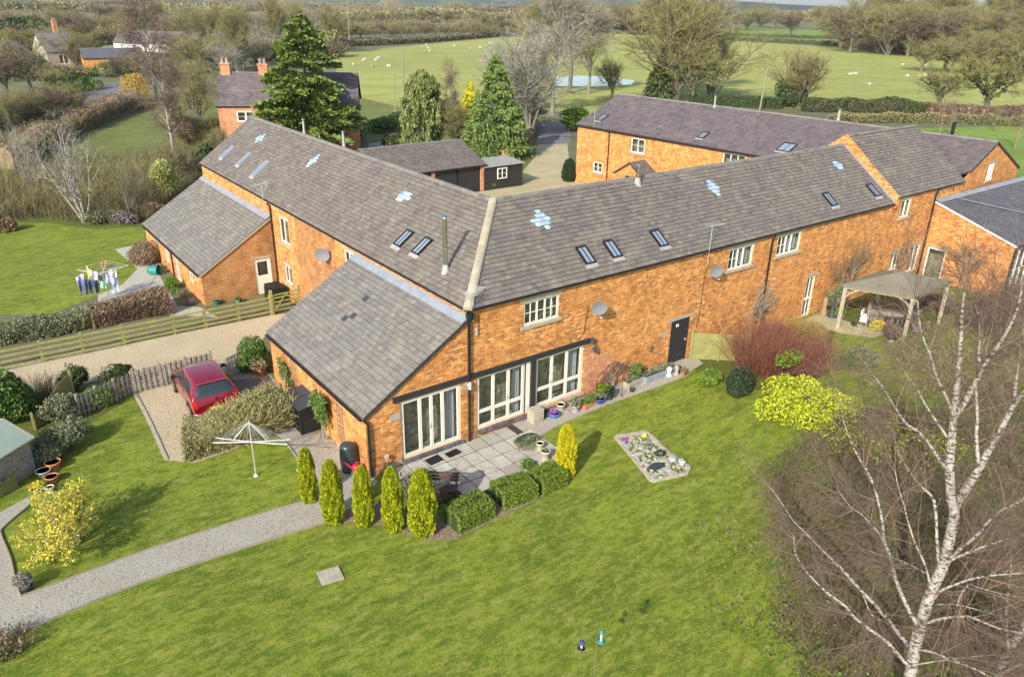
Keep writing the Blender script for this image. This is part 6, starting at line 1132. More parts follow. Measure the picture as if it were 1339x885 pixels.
def trough(px, py, L, w_, h, mat, label, rot=.05, plant=None, seed=0):
    p = G(px, py); root = thing('stone_trough', label, 'planter', p, rot, 'pots and planters'); b = MB(); t = .06
    b.box((0, 0, 0), (L, w_, .05)); b.box((0, -w_/2+t/2, .05), (L, t, h-.05)); b.box((0, w_/2-t/2, .05), (L, t, h-.05)); b.box((-L/2+t/2, 0, .05), (t, w_-2*t, h-.05)); b.box((L/2-t/2, 0, .05), (t, w_-2*t, h-.05)); b.build('trough', mat, root, world=False, bevel=.01); b = MB(); b.box((0, 0, .051), (L-2*t-.004, w_-2*t-.004, h*.7)); b.build('soil', 'soil', root, world=False)
    if plant: rg = np.random.RandomState(seed); C_, d = blob(rg, plant[1], plant[2], .2, .3, -.5); C_[:, 2] += h+plant[2][2]*.4; V, F = quads(C_, .045, rg, 2); link('plant', np_mesh('plant', V, F), plant[0], root)
    return root
trough(826, 503, .9, .42, .26, 'stone', 'shallow stone trough of alpine plants beside the handrail', .1, ('leaf_sage', 900, (.34, .16, .12)), 3)
trough(861, 492, 2.0, .42, .3, 'lead', 'long galvanised water trough against the barn wall', .03, ('leaf_sage', 1200, (.9, .16, .16)), 4)
shrub('rosemary', (.32, .26, .35), 2600, .035, 'leaf_conifer', 'upright dark green rosemary rising behind the troughs', 'plant', g3(8.1, -.35), 92, zc=.55, nst=6)
for k, (x, y, l) in enumerate(((9.75, -.75, 'white painted garden ornament near the black door'), (10.1, -.85, 'grey stone ornament at the end of the metal trough'))):
    b = MB(); b.lathe([(.12, 0), (.14, .05), (.06, .12), (.09, .25), (.12, .34), (.05, .42), (.0, .46)], n=12); top(b, 'garden_ornament', ['white_paint', 'stone_grey'][k], l, 'ornament', loc=g3(x, y))
# handrail and stone block
hr = thing('handrail', 'black iron handrail and steps beside the wall plants', 'handrail', g3(6.3, -.4)); b = MB()
for (x, y, h) in ((6.0, -.25, .75), (6.9, -.25, 1.25), (7.5, -.3, .9), (5.9, -.8, .75), (6.8, -.9, 1.2)): b.tube([g3(x, y), (x, y, gz(x, y)+h)], .02, 6)
for a, c in (((6.0, -.25, .75), (6.9, -.25, 1.25)), ((6.9, -.25, 1.25), (8.1, -.3, .55)), ((5.9, -.8, .75), (6.8, -.9, 1.2)), ((6.8, -.9, 1.2), (7.9, -.9, .6)), ((6.0, -.25, .45), (6.9, -.25, .8))): b.tube([np.array(a), np.array(c)], .018, 6)
b.build('rail', 'dark_wood', hr)
b = MB(); b.box((0, 0, 0), (.5, .42, .55)); top(b, 'stone_block', 'stone', 'square pale stone block at the foot of the timber post', 'stone block', loc=g3(2.82, -.33), bevel=.02)
b = MB(); b.box((0, 0, 0), (.55, .4, .02)); top(b, 'door_mat', 'plastic_black', 'dark door mat left of the patio door', 'door mat', loc=(-1.75, -.42, gz(-1.7, -.4)+.056), rotz=.1); b = MB()
for k in range(6): b.box((k*.09-.22, 0, 0), (.05, .3, .05))
top(b, 'boot_scraper', 'black_metal', 'black slatted boot scraper on the patio in front of the doors', 'boot scraper', loc=(-1.0, -.45, gz(-1, -.4)+.056), rotz=.1)
b = MB(); b.tube([(0, 0, 0), (0, 0, .62)], .025, 6); b.box((0, 0, .6), (.12, .08, .12)); top(b, 'outdoor_socket', 'pot_cream', 'small cream socket box on a post beside the patio doors', 'socket post', loc=(-3.42, -.15, gz(-3.4, 0)))
# wooden bench on the patio corner
bn_ = thing('patio_bench', 'dark weathered wooden bench at the left corner of the patio', 'bench', g3(-2.7, -2.35), R(-42)); b = MB(); [b.box((0, -.18+.1*i, .40), (1.15, .085, .025)) for i in range(4)]; b.build('seat', 'dark_wood', bn_, world=False); b = MB(); [b.box((0, .24+.02*i, .5+.11*i), (1.15, .02, .09)) for i in range(3)]; b.build('backrest', 'dark_wood', bn_, world=False)
for x in (-.5, .5):
    for y in (-.16, .22): b = MB(); b.box((x, y, 0), (.06, .06, .42 if y < 0 else .85)); b.build('leg', 'dark_wood', bn_, world=False)
# rotary airer, empty
ra = thing('rotary_airer', 'white rotary clothes airer, folded out on the small lawn', 'clothes airer', G(335, 622)); ba = np.array(ra.location); topz = hh(335, 622, 548); b = MB(); b.tube([ba, ba+Z3*topz], .022, 8); b.build('pole', 'steel_dull', ra)
cb = ba+Z3*(topz*.62); right_ = _r*np.array([1, 1, 0]); right_ /= np.linalg.norm(right_); bk = np.array([-right_[1], right_[0], 0]); tips = []
L_ = wpx(335, 622, 48)
for a in (-9, 7, 171, 187):
    t = R(a); d = right_*math.cos(t)+bk*math.sin(t)*.9; e = cb+d*L_+Z3*(.03); tips.append(e); b = MB(); b.beam(cb, e, .02, .02); b.build('arm', 'white_paint', ra); b = MB(); b.beam(ba+Z3*topz*.97, cb+d*L_*.45+Z3*.13, .012, .012); b.build('brace', 'white_paint', ra)
b = MB()
for k in range(1, 9):
    for i in (0, 2): p, q = cb+(tips[i]-cb)*(k+.6)/8.8, cb+(tips[(i+1) % 4]-cb)*(k+.6)/8.8; b.beam(p+Z3*.02, q+Z3*.02, .004, .004)
for e in tips:
    for k in range(1, 9): b.beam(ba+Z3*topz*.97, cb+(e-cb)*k/8+Z3*.01, .004, .004)
b.build('line', 'steel_dull', ra); b = MB(); b.lathe([(.09, 0), (.08, .06), (.03, .08)], tuple(ba), 10); b.build('ground_socket', 'steel_dull', ra)
# airer with washing
wa = thing('rotary_airer', 'rotary airer hung with washing on the far left terrace', 'clothes airer', G(143, 392)); wb_ = np.array(wa.location); H2 = 1.75; b = MB(); b.tube([wb_, wb_+Z3*H2], .022, 8); b.build('pole', 'steel_dull', wa); tips = []
Lw = 1.2
for a in (20, 110, 200, 290): t = R(a); e = wb_+Z3*(H2)+(right_*math.cos(t)+bk*math.sin(t))*Lw; tips.append(e); b = MB(); b.beam(wb_+Z3*(H2-.25), e, .03, .03); b.build('arm', 'steel_dull', wa)
b = MB()
for k in range(2, 6):
    for i in range(4): c_ = wb_+Z3*(H2-.25); b.beam(c_+(tips[i]-c_)*k/5, c_+(tips[(i+1) % 4]-c_)*k/5, .006, .006)
b.build('line', 'white_paint', wa)
def cloth(p, q, h, mat, label, legs=False, name='garment', seed=1):
    rg_ = random.Random(seed); b = MB(); n, m_ = 8, 7; p = np.array(p, float); q = np.array(q, float); d = (q-p); N = np.cross(d, Z3); N /= np.linalg.norm(N); ph = rg_.uniform(0, 6)
    def pt(i, j, s=0): x = i/n; z = j/m_; ww = 1-.12*z*(1 if not legs else .3); xx = .5+(x-.5)*ww; return p+d*xx-Z3*h*z*(1-.03*math.sin(x*7+ph))+N*(.05*math.sin(x*9+ph+z*2)+.02*math.sin(z*6))
    V = [pt(i, j) for j in range(m_+1) for i in range(n+1)]; F = []
    for j in range(m_):
        for i in range(n):
            if legs and j > 2 and i in (3, 4): continue
            F.append((j*(n+1)+i, j*(n+1)+i+1, (j+1)*(n+1)+i+1, (j+1)*(n+1)+i))
    b.add(V, F, 0, True); o = top(b, name, mat, label, 'washing', 'washing on the airer'); sm = o.modifiers.new('t', 'SOLIDIFY'); sm.thickness = .012; return o
def hp(px, py): return onplane(px, py, G(143, 392), 0)
def hd(px, py, dd): return onplane(px, py, G(143, 392), dd)
cloth(hd(99, 362, -.3), hd(110, 357, -.3), .5, 'check_cloth', 'black and white checked top at the left end of the washing line', seed=2); cloth(hd(101, 366, -.35), hd(113, 364, -.35), .85, 'denim', 'dark blue jeans hanging at the left end of the airer', True, 'jeans', 3); cloth(hd(114, 367, -.5), hd(127, 366, -.5), .7, 'navy_cloth', 'navy trousers with purple sheen in the middle of the washing', True, 'trousers', 4)
cloth(hd(112, 347, .2), hd(118, 350, .2), .7, 'yellow_cloth', 'yellow garment behind the white towel', seed=5); cloth(hd(115, 352, -.1), hd(127, 356, -.1), .55, 'white_cloth', 'white towel near the top of the airer', name='towel', seed=6); cloth(hd(127, 354, 0), hd(135, 357, 0), .5, 'leaf_brown', 'beige top between the white towel and grey top', seed=7); cloth(hd(133, 357, -.2), hd(144, 358, -.2), .55, 'grey_cloth', 'pale grey top on the front line of the airer', seed=8); cloth(hd(130, 368, -.6), hd(138, 368, -.6), .36, 'green_cloth', 'small mint green cloth hanging low', name='cloth', seed=9); cloth(hd(142, 355, -.3), hd(152, 354, -.3), .4, 'white_cloth', 'pink-white shirt at the right end of the airer', name='shirt', seed=10); cloth(hd(142, 363, -.4), hd(153, 362, -.4), .85, 'pale_denim', 'light blue jeans at the right end of the airer', True, 'jeans', 11); cloth(hd(140, 352, .5), hd(151, 351, .5), .3, 'grey_cloth', 'dark grey cloth at the back of the airer', name='cloth', seed=12); cloth(hd(118, 366, -.3), hd(130, 369, -.3), .22, 'yellow_cloth', 'yellow sleeve trailing below the towel', seed=13)
# tipped green bucket, oil tank
b = MB(); b.tube([(0, 0, .28), (.5, .1, .28)], [.25, .3], 18, cap=False); b.tube([(0, 0, .28), (.02, 0, .28)], .25, 18); top(b, 'bucket', 'pot_teal', 'dark teal tub lying on its side on the terrace', 'tub', loc=G(197, 359)+np.array([0, 0, .0]), rotz=-.9)
ot = thing('oil_tank', 'black ribbed plastic tank in the corner by the far lean-to door', 'tank', (-.35, 17.5, 0)); b = MB()
for k in range(6): b.box((-.62+.0*k, 17.0+.19*k-.3, .0), (.85, .17, .85), 0, 0, .86)
b.box((-.62, 17.2, 0), (.8, 1.15, .8), 0, 0, .85); b.build('tank', 'plastic_black', ot)
# inspection cover in the lawn
b = MB(); b.box((0, 0, 0), (.62, .58, .03)); 
for i in range(4): b.box((-.22+.15*i, 0, .03), (.10, .5, .006))
top(b, 'inspection_cover', 'stone', 'square stone inspection cover set in the front lawn', 'drain cover', loc=G(432, 753)+np.array([0, 0, .006]), rotz=-.15)
# rockery bed
RB = [G(*p) for p in ((805, 572), (845, 566), (872, 592), (901, 612), (897, 620), (852, 630), (838, 612))]; root = thing('rockery', 'raised rectangular alpine rockery of pale stones set in the lawn', 'rockery', sum(RB)/7); rc = sum(RB)/7; o = sheet('gravel', [p-rc for p in RB], 'bark_mulch', 0, step=0, thick=.05); o.location = (0, 0, .0); o.parent = root
del o['kind']
b = MB()
for i in range(7):
    p, q = RB[i], RB[(i+1) % 7]; n = max(1, int(np.linalg.norm(q-p)/.28))
    for k in range(n): c = p+(q-p)*(k+.5)/n; b.box((c[0], c[1], c[2]-.02), (np.linalg.norm(q-p)/n*.95, .13, .09+random.uniform(0, .03)), math.atan2(q[1]-p[1], q[0]-p[0]))
b.build('stone_edging', 'stone', root); rr_ = random.Random(3); 
def inpoly(x, y, P_):
    c = False; j = len(P_)-1
    for i in range(len(P_)):
        if ((P_[i][1] > y) != (P_[j][1] > y)) and x < (P_[j][0]-P_[i][0])*(y-P_[i][1])/(P_[j][1]-P_[i][1])+P_[i][0]: c = not c
        j = i
    return c
def rock(b, c, r, rg_, mat=0):
    V = []; n = 6
    for i, (z, k) in enumerate(((-.3, .8), (.25, 1), (.6, .6))):
        for j in range(n): t = 2*math.pi*j/n+i*.3; q = r*k*rg_.uniform(.75, 1.2); V.append((c[0]+q*math.cos(t), c[1]+q*math.sin(t), c[2]+z*r))
    b.add(V, [(0+j, (j+1) % n, n+(j+1) % n, n+j) for j in range(n)]+[(n+j, n+(j+1) % n, 2*n+(j+1) % n, 2*n+j) for j in range(n)]+[tuple(range(2*n, 3*n))], mat)
b = MB(); xs = [p[0] for p in RB]; ys = [p[1] for p in RB]; cnt = 0
while cnt < 520:
    x, y = rr_.uniform(min(xs), max(xs)), rr_.uniform(min(ys), max(ys))
    if inpoly(x, y, RB): rock(b, (x, y, gz(x, y)+.055), rr_.choice((.02, .03, .035, .05, .075)), rr_, rr_.choice((0, 1, 1, 2))); cnt += 1
for (x, y) in ((4.75, -5.5), (4.9, -5.8)): rock(b, (x, y, .12), .16, rr_)
sr = b.build('stones', ['pot_grey', 'stone', 'stone_grey'], root); sr['kind'] = 'stuff'; b = MB(); q = G(857, 614); b.poly([(q[0]+.34*rr_.uniform(.7, 1.15)*math.cos(t*.7), q[1]+.2*rr_.uniform(.7, 1.15)*math.sin(t*.7), .075) for t in range(9)]); b.build('pool', 'plastic_blackgreen', root); b = MB(); q = G(845, 586); b.lathe([(.0, .05), (.17, .06), (.19, .1), (.22, .1), (.2, .05)], (q[0], q[1], 0), 12); b.build('stone_bowl', 'stone_grey', root)
shrub('rockery_plant', (.13, .13, .06), 300, .03, 'flower_purple', 'purple flowering cushion in the rockery corner', 'plant', G(816, 578)+np.array([0, 0, .07]), 95, nst=0, zc=.05); shrub('rockery_plant', (.1, .1, .08), 260, .03, 'flower_yellow', 'small yellow flowering cushion in the rockery', 'plant', G(842, 575)+np.array([0, 0, .12]), 96, nst=0, zc=.05); shrub('rockery_plant', (.22, .2, .08), 500, .03, 'leaf_sage', 'grey-green cushion in the middle of the rockery', 'plant', G(846, 588)+np.array([0, 0, .1]), 97, nst=0, zc=.05); shrub('rockery_plant', (.3, .2, .07), 600, .03, 'leaf_dark', 'dark evergreen cushion at the back of the rockery', 'plant', G(862, 597)+np.array([0, 0, .1]), 98, nst=0, zc=.04)
# bird feeders on a shepherd's crook near the camera
fp = G(773, 930); root = thing('feeder_pole', 'thin rusty metal feeder pole standing in the front lawn', 'feeder pole', fp); b = MB(); pT = onplane(776, 826, fp); hT = pT[2]; b.tube([fp, (fp[0], fp[1], hT)], .008, 6); b.build('pole', 'twig_brown', root); pL = onplane(761, 838, fp); pR = onplane(787, 824, fp); tz = hT; b = MB(); 
for q in (pL, pR): m_ = (np.array([fp[0], fp[1], tz])+q)/2; m_[2] = max(tz, q[2])+.08; b.tube([(fp[0], fp[1], tz), m_, (q[0], q[1], m_[2]-.02), (q[0], q[1], q[2])], .005, 5)
b.build('crook', 'twig_brown', root)
f1 = thing('bird_feeder', 'small dark bird feeder with domed blue-black lid on the left of the pole', 'bird feeder', (pL[0], pL[1], pL[2]-.2)); b = MB(); b.lathe([(.075, .15), (.06, .19), (.0, .21)], n=16); b.build('lid', 'navy_cloth', f1, world=False); b = MB(); b.lathe([(.028, .02), (.028, .15)], n=10); b.build('seed_tube', 'pot_cream', f1, world=False); b = MB()
for k in range(8): t = k*math.pi/4; b.tube([(.075*math.cos(t), .075*math.sin(t), .15), (.08*math.cos(t), .08*math.sin(t), 0)], .0025, 4)
b.lathe([(.03, -.01), (.085, 0), (.03, .01)], n=14); b.build('cage', 'black_metal', f1, world=False)
f2 = thing('bird_feeder', 'larger green bird feeder with clear tube on the right of the pole', 'bird feeder', (pR[0], pR[1], pR[2]-.3)); b = MB(); b.lathe([(.05, .24), (.05, .28), (.02, .31), (.0, .32)], n=14); b.build('lid', 'pot_teal', f2, world=False); b = MB(); b.lathe([(.03, .02), (.03, .24)], n=10); b.build('seed_tube', 'pot_cream', f2, world=False); b = MB()
for k in range(12): t = k*math.pi/6; b.tube([(.06*math.cos(t), .06*math.sin(t), .26), (.095*math.cos(t), .095*math.sin(t), .2), (.095*math.cos(t), .095*math.sin(t), .02)], .003, 4)
b.lathe([(.04, -.02), (.1, 0), (.04, .02)], n=14); b.build('cage', 'pot_teal', f2, world=False)
# ---------------------------------------------------------------- gazebo and what stands in it
gz0 = thing('gazebo', 'oak-framed gazebo with sagging khaki canvas hip roof by the barn', 'gazebo', (23.2, -2.4, 0)); C4 = [G(1101, 372, 2.28), G(1197, 388, 2.28), None, None]
cA = np.array([21.2, -1.0]); cB = np.array([21.9, -4.75]); 
cA = C4[0][:2]; cB = C4[1][:2]; cC = G(1247, 367, 2.28)[:2]; cD = cA+(cC-cB); ap = (cA+cB+cC+cD)/4; zE, zA = 2.28, 2.85; cs = [cA, cB, cC, cD]; b = MB(); N_ = 5
for i in range(4):
    p, q = cs[i], cs[(i+1) % 4]; V = []; idx = {}
    for r_ in range(N_+1):
        for s in range(r_+1):
            f = r_/N_; e = p+(q-p)*(s/r_ if r_ else 0); xy = ap+(e-ap)*f; z = zA+(zE-zA)*f-.05*math.sin(math.pi*f)*(1-abs(2*(s/r_ if r_ else 0)-1)); idx[(r_, s)] = len(V); V.append((xy[0], xy[1], z))
    F = []
    for r_ in range(N_):
        for s in range(r_+1):
            F.append((idx[(r_, s)], idx[(r_+1, s)], idx[(r_+1, s+1)]))
            if s < r_: F.append((idx[(r_, s)], idx[(r_+1, s+1)], idx[(r_, s+1)]))
    b.add(V, F, 0, True); b.quad((*p, zE), (*q, zE), (*q, zE-.1), (*p, zE-.1))
b.build('canopy', 'canvas', gz0); b = MB()
for i in range(4): p, q = cs[i], cs[(i+1) % 4]; pin = lambda v: ap+(v-ap)*.93; b.beam((*pin(p), zE-.13), (*pin(q), zE-.13), .1, .12)
b.build('beams', 'oak', gz0)
for i in range(4):
    p = ap+(cs[i]-ap)*.92; b = MB(); b.box((p[0], p[1], 0), (.17, .17, zE-.15), .3); b.build('post', 'oak', gz0)
    for j in (i-1, i+1):
        q = ap+(cs[j % 4]-ap)*.92; d = (q-p)/np.linalg.norm(q-p); b = MB(); b.tube([(*p, zE-.75), (*(p+d*.22), zE-.42), (*(p+d*.6), zE-.2)], .045, 6); b.build('brace', 'oak', gz0)
def chair(loc, rot, label):
    root = thing('garden_chair', label, 'chair', loc, rot, 'garden chairs under the gazebo'); b = MB(); [b.box((0, -.2+.1*i, .42), (.46, .085, .022)) for i in range(5)]; b.build('seat', 'grey_wood', root, world=False); b = MB(); [b.box((-.2+.08*i, .25, .5), (.03, .02, .42)) for i in range(6)]; b.box((0, .25, .9), (.5, .03, .05)); b.build('backrest', 'grey_wood', root, world=False)
    for x in (-.22, .22):
        for y in (-.2, .25): b = MB(); b.box((x, y, 0), (.04, .04, .42 if y < 0 else .92)); b.build('leg', 'grey_wood', root, world=False)
        b = MB(); b.box((x*1.08, 0, .62), (.05, .5, .02)); b.box((x*1.08, -.2, .44), (.03, .03, .18)); b.build('arm', 'grey_wood', root, world=False)
chair((ap[0]-.9, ap[1]+.35, 0), R(100), 'pale slatted chair at the left of the gazebo table'); chair((ap[0]+.1, ap[1]+.9, 0), R(10), 'slatted chair behind the gazebo table'); chair((ap[0]+.9, ap[1]-.1, 0), R(-90), 'slatted chair to the right of the gazebo table')
tb = thing('garden_table', 'round wooden table in the shade of the gazebo', 'table', (ap[0], ap[1], 0)); b = MB(); b.lathe([(.0, .70), (.62, .70), (.62, .73), (.0, .73)], n=24); b.build('table_top', 'grey_wood', tb, world=False)
for k in range(4): t = k*math.pi/2+.7; b = MB(); b.beam((.4*math.cos(t), .4*math.sin(t), 0), (.3*math.cos(t), .3*math.sin(t), .7), .06, .06); b.build('leg', 'grey_wood', tb, world=False)
pot(1098, 417, .2, .27, 'steel_dull', 'grey metal pot with clipped green ball by the gazebo post', ('leaf_laurel', (.26, .26, .24), 1600, .04), 40); b = MB(); b.lathe([(.2, 0), (.17, .1), (.08, .6), (.02, 1.05), (.05, 1.1), (0, 1.2)], n=8); top(b, 'obelisk', 'pot_slate', 'dark pointed obelisk beside the clipped green ball', 'ornament', loc=G(1087, 415)); b = MB(); b.lathe([(.16, 0), (.2, .2), (.1, .5), (.14, .8), (.06, 1.1), (0, 1.15)], n=8); top(b, 'brown_ornament', 'leaf_brown', 'brown tapered garden ornament against the wall left of the obelisk', 'ornament', loc=G(1076, 413))
b = MB(); b.box((0, 0, 0), (.45, .4, .35), 0, 0, .85); b.box((0, .15, .35), (.42, .1, .25)); top(b, 'white_planter', 'white_paint', 'white ceramic tub on the small green lawn by the gazebo', 'planter', loc=G(1130, 420), rotz=.3, bevel=.02)
pot(1116, 426, .14, .18, 'pot_slate', 'small black pot on the grass in front of the gazebo', None, 41); pot(1123, 430, .13, .2, 'pot_grey', 'small grey pot on the grass next to the black one', None, 42); pot(1165, 445, .3, .33, 'pot_slate', 'large dark round pot of purple twiggy plant before the gazebo', ('twig_purple', (.4, .4, .35), 1200, .05), 43); pot(1197, 433, .2, .3, 'pot_grey', 'grey pot on the right side of the front gazebo post', ('leaf_lav', (.2, .2, .15), 300, .05), 44)
shrub('yellow_shrub', (.35, .3, .22), 1000, .05, 'leaf_lime', 'small yellow-green shrub under the gazebo canopy', 'shrub', G(1168, 412), 110, zc=.4, nst=6); shrub('yellow_shrub', (.4, .3, .3), 1000, .05, 'leaf_forsythia', 'mustard coloured plant beside the big dark pot', 'shrub', G(1148, 432), 111, zc=.3)
for k, (px, py) in enumerate(((1200, 405), (1222, 400), (1240, 410), (1148, 415), (1180, 420))): twiggy('lavender_bush', (.45, .4), 130, 'twig_purple', ['purple-brown bare bush behind the front gazebo post', 'purple-brown bush at the back right of the gazebo', 'bare bush outside the right corner of the gazebo', 'small grey-brown bush by the white tub', 'tangled bush in the middle of the gazebo bed'][k], 'shrub', G(px, py), 112+k, H=.85, spread=.6, leaves=('leaf_lav', .04, 700))
b = MB()
for k in range(14): t = k/13; p = G(1165+80*t, 447-62*t-12*math.sin(t*3.1)); rock(b, (p[0], p[1], .03), .13, rr_)
top(b, 'stone_edging', 'stone_grey', 'curved line of pale stones edging the gazebo bed', 'edging')
shrub('grey_shrub', (.7, .7, .45), 2600, .05, 'leaf_sage', 'grey-green shrub in front of the gazebo bed', 'shrub', G(1128, 478), 120, zc=.4); shrub('grey_shrub', (.5, .5, .35), 1400, .05, 'leaf_mid', 'bluish leafy clump beside the grey-green shrub', 'shrub', G(1105, 478), 121, zc=.3)
# shrubby ground under the birches: bare brown thicket
rg = np.random.RandomState(77)
def thicket(poly, n, mat, label, seed, H=.9, width=.005, name='undergrowth', leaves=None, spread=.4, extra=3):
    rg = np.random.RandomState(seed); xs = [p[0] for p in poly]; ys = [p[1] for p in poly]; S_ = []
    while len(S_) < n: x, y = rg.uniform(min(xs), max(xs)), rg.uniform(min(ys), max(ys)); S_.append((x, y, gz(x, y)-.02)) if inpoly(x, y, poly) else None
    S_ = np.array(S_); clump = .6+.5*np.sin(S_[:, 0]*1.7+seed)*np.sin(S_[:, 1]*1.3+seed*2); D = np.concatenate([rg.normal(size=(n, 2))*spread, np.ones((n, 1))], 1); D /= np.linalg.norm(D, axis=1)[:, None]; P_ = poly_from(rg, S_, D, H*clump*rg.uniform(.5, 1.2, n), 4, 0, .16); Rr = np.linspace(width*1.4, width*.5, 4)[None]*np.ones((n, 1)); c, cr = children(rg, P_, Rr, extra, .2, R(38), H*.4, 3, -.02, .16, (width*.8, .6)); V, F = merge([tubes(P_, Rr, 2), tubes(c, cr, 2)])
    root = link(name, np_mesh(name, V, F), mat); tag(root, label, 'undergrowth', None, 'stuff')
    if leaves: L_ = c.reshape(-1, 3); ii = rg.randint(0, len(L_), leaves[2]); v, f = quads(L_[ii]+rg.normal(size=(leaves[2], 3))*.05, leaves[1], rg); tag(link(name+'_leaves', np_mesh('leaves', v, f), leaves[0]), label+', its small leaves', 'undergrowth', None, 'stuff')
thA = [tuple(G(x, y)[:2]) for x, y in ((1085, 560), (1020, 600), (1000, 660), (1022, 720), (1012, 790), (1050, 900), (1200, 960), (1500, 900), (1450, 560), (1300, 500), (1200, 545))]
thicket(thA, 4200, 'twig_dark', 'bare olive-brown thicket under the silver birches', 1, .8, spread=.5, leaves=('leaf_mid', .045, 12000)); thicket(thA, 4600, 'twig_purple', 'purplish brown twigs mixed through the thicket under the birches', 2, 1.25, spread=.6, extra=5)
thicket([(20, -4.8), (31, -5), (34, -9), (24, -11), (18, -8)], 3000, 'twig_olive', 'bare thicket in front of the slate-roofed wing', 3, 1.0, leaves=('leaf_sage', .05, 3500)); thicket([(26, -4.9), (34, -4.9), (36, -7), (26, -7)], 2600, 'twig_purple', 'dense purple-brown hedge of twigs before the right-hand windows', 4, 1.6)

def litter(poly, n, size, mat, label, seed, soft=1.2):
    rg = np.random.RandomState(seed); P_ = np.array(poly); c = P_.mean(0); S_ = []
    xs = P_[:, 0]; ys = P_[:, 1]
    while len(S_) < n:
        x, y = rg.uniform(xs.min(), xs.max()), rg.uniform(ys.min(), ys.max())
        if inpoly(x+rg.normal()*soft, y+rg.normal()*soft, poly) and math.sin(x*1.1+seed)*math.sin(y*1.3)+.75 > rg.uniform(0, 1): S_.append((x, y, gz(x, y)+.012+rg.uniform(0, .05)))
    V, F = quads(np.array(S_), size, rg, 1.6, flat=.8); tag(link('leaf_litter', np_mesh('leaf_litter', V, F), mat), label, 'ground cover', None, 'stuff')
litter(thA, 36000, .06, 'leaf_litter_mat', 'dead leaves and low growth under the silver birches', 5)
litter(thA, 16000, .05, 'leaf_ivy', 'dark ground ivy under the silver birches', 6)
litter([(18, -4.6), (33, -4.8), (34, -11), (24, -13), (17, -9)], 16000, .06, 'leaf_litter_mat', 'dead leaves and low growth before the slate-roofed wing', 7)
# ---------------------------------------------------------------- silver birches in the right foreground: limbs surveyed one by one, with their depth
BB = G(1185, 960)
def birch(name, label, base, trunk, limbs, seed, twn=9, H0=9.):
    rg = np.random.RandomState(seed); root = thing(name, label, 'tree', base); Tp = []; parts = []; tw_par = []
    def res(P_, m_): P_ = np.array(P_); s = np.linspace(0, len(P_)-1, m_); i = np.clip(s.astype(int), 0, len(P_)-2); f = (s-i)[:, None]; return P_[i]*(1-f)+P_[i+1]*f
    for pts, r0, r1, bend in [trunk]+limbs:
        Q = [onplane(x, y, base, d)-base for x, y, d in pts]; Q = smooth3(Q, 3); n = len(Q); r0, r1 = r0*.76, r1*.8; rr = np.linspace(r0, r1, n); parts.append(tubes(np.array([Q]), rr[None], 9 if r0 > .08 else 6)); tw_par.append((np.array([res(Q, 9)]), np.linspace(r0, r1, 9)[None], len(pts)))
    v, f = merge(parts); link('trunk', np_mesh('trunk', v, f, smooth=True), 'bark_birch', root); A = np.concatenate([p for p, r_, k in tw_par[1:]]); Ar = np.concatenate([r_ for p, r_, k in tw_par[1:]])
    a, ar = children(rg, A, Ar, twn, .25, R(42), 1.3, 6, .02, .09, (.0075, .35), taper=.45); a2, ar2 = children(rg, A, Ar, 2, .98, R(14), 1.3, 6, .02, .08, (.009, .3), t1=1.0, taper=0.)
    a = np.concatenate([a, a2]); ar = np.concatenate([ar, ar2]); b_, br = children(rg, a, ar, 9, .12, R(36), .7, 5, -.05, .12, (.004, .5), taper=.3); c, cr = children(rg, b_, br, 7, .08, R(34), .42, 4, -.1, .14, (.0028, .6))
    v, f = tubes(a, ar, 5); link('young_branches', np_mesh('young_branches', v, f, smooth=True), 'bark_birch_young', root); v, f = merge([tubes(b_, br, 3), tubes(c, cr, 2)]); link('twigs', np_mesh('twigs', v, f), 'twig_purple', root); return root
def smooth3(P_, n):
    out = []; P_ = [np.array(p) for p in P_]
    for i in range(len(P_)-1):
        p0 = P_[max(0, i-1)]; p1 = P_[i]; p2 = P_[i+1]; p3 = P_[min(len(P_)-1, i+2)]
        for k in range(n): t = k/n; out.append(.5*((2*p1)+(-p0+p2)*t+(2*p0-5*p1+4*p2-p3)*t*t+(-p0+3*p1-3*p2+p3)*t**3))
    out.append(P_[-1]); return np.array(out)
def L(pts, d0, d1, r0, r1): n = len(pts); return ([(x, y, d0+(d1-d0)*(i/(n-1))**1.2) for i, (x, y) in enumerate(pts)], r0, r1, 0)
bt = L([(1182, 975), (1186, 920), (1190, 885), (1197, 843), (1205, 812), (1217, 774), (1233, 739), (1240, 711), (1248, 673), (1244, 650)], 0, .1, .185, .115)
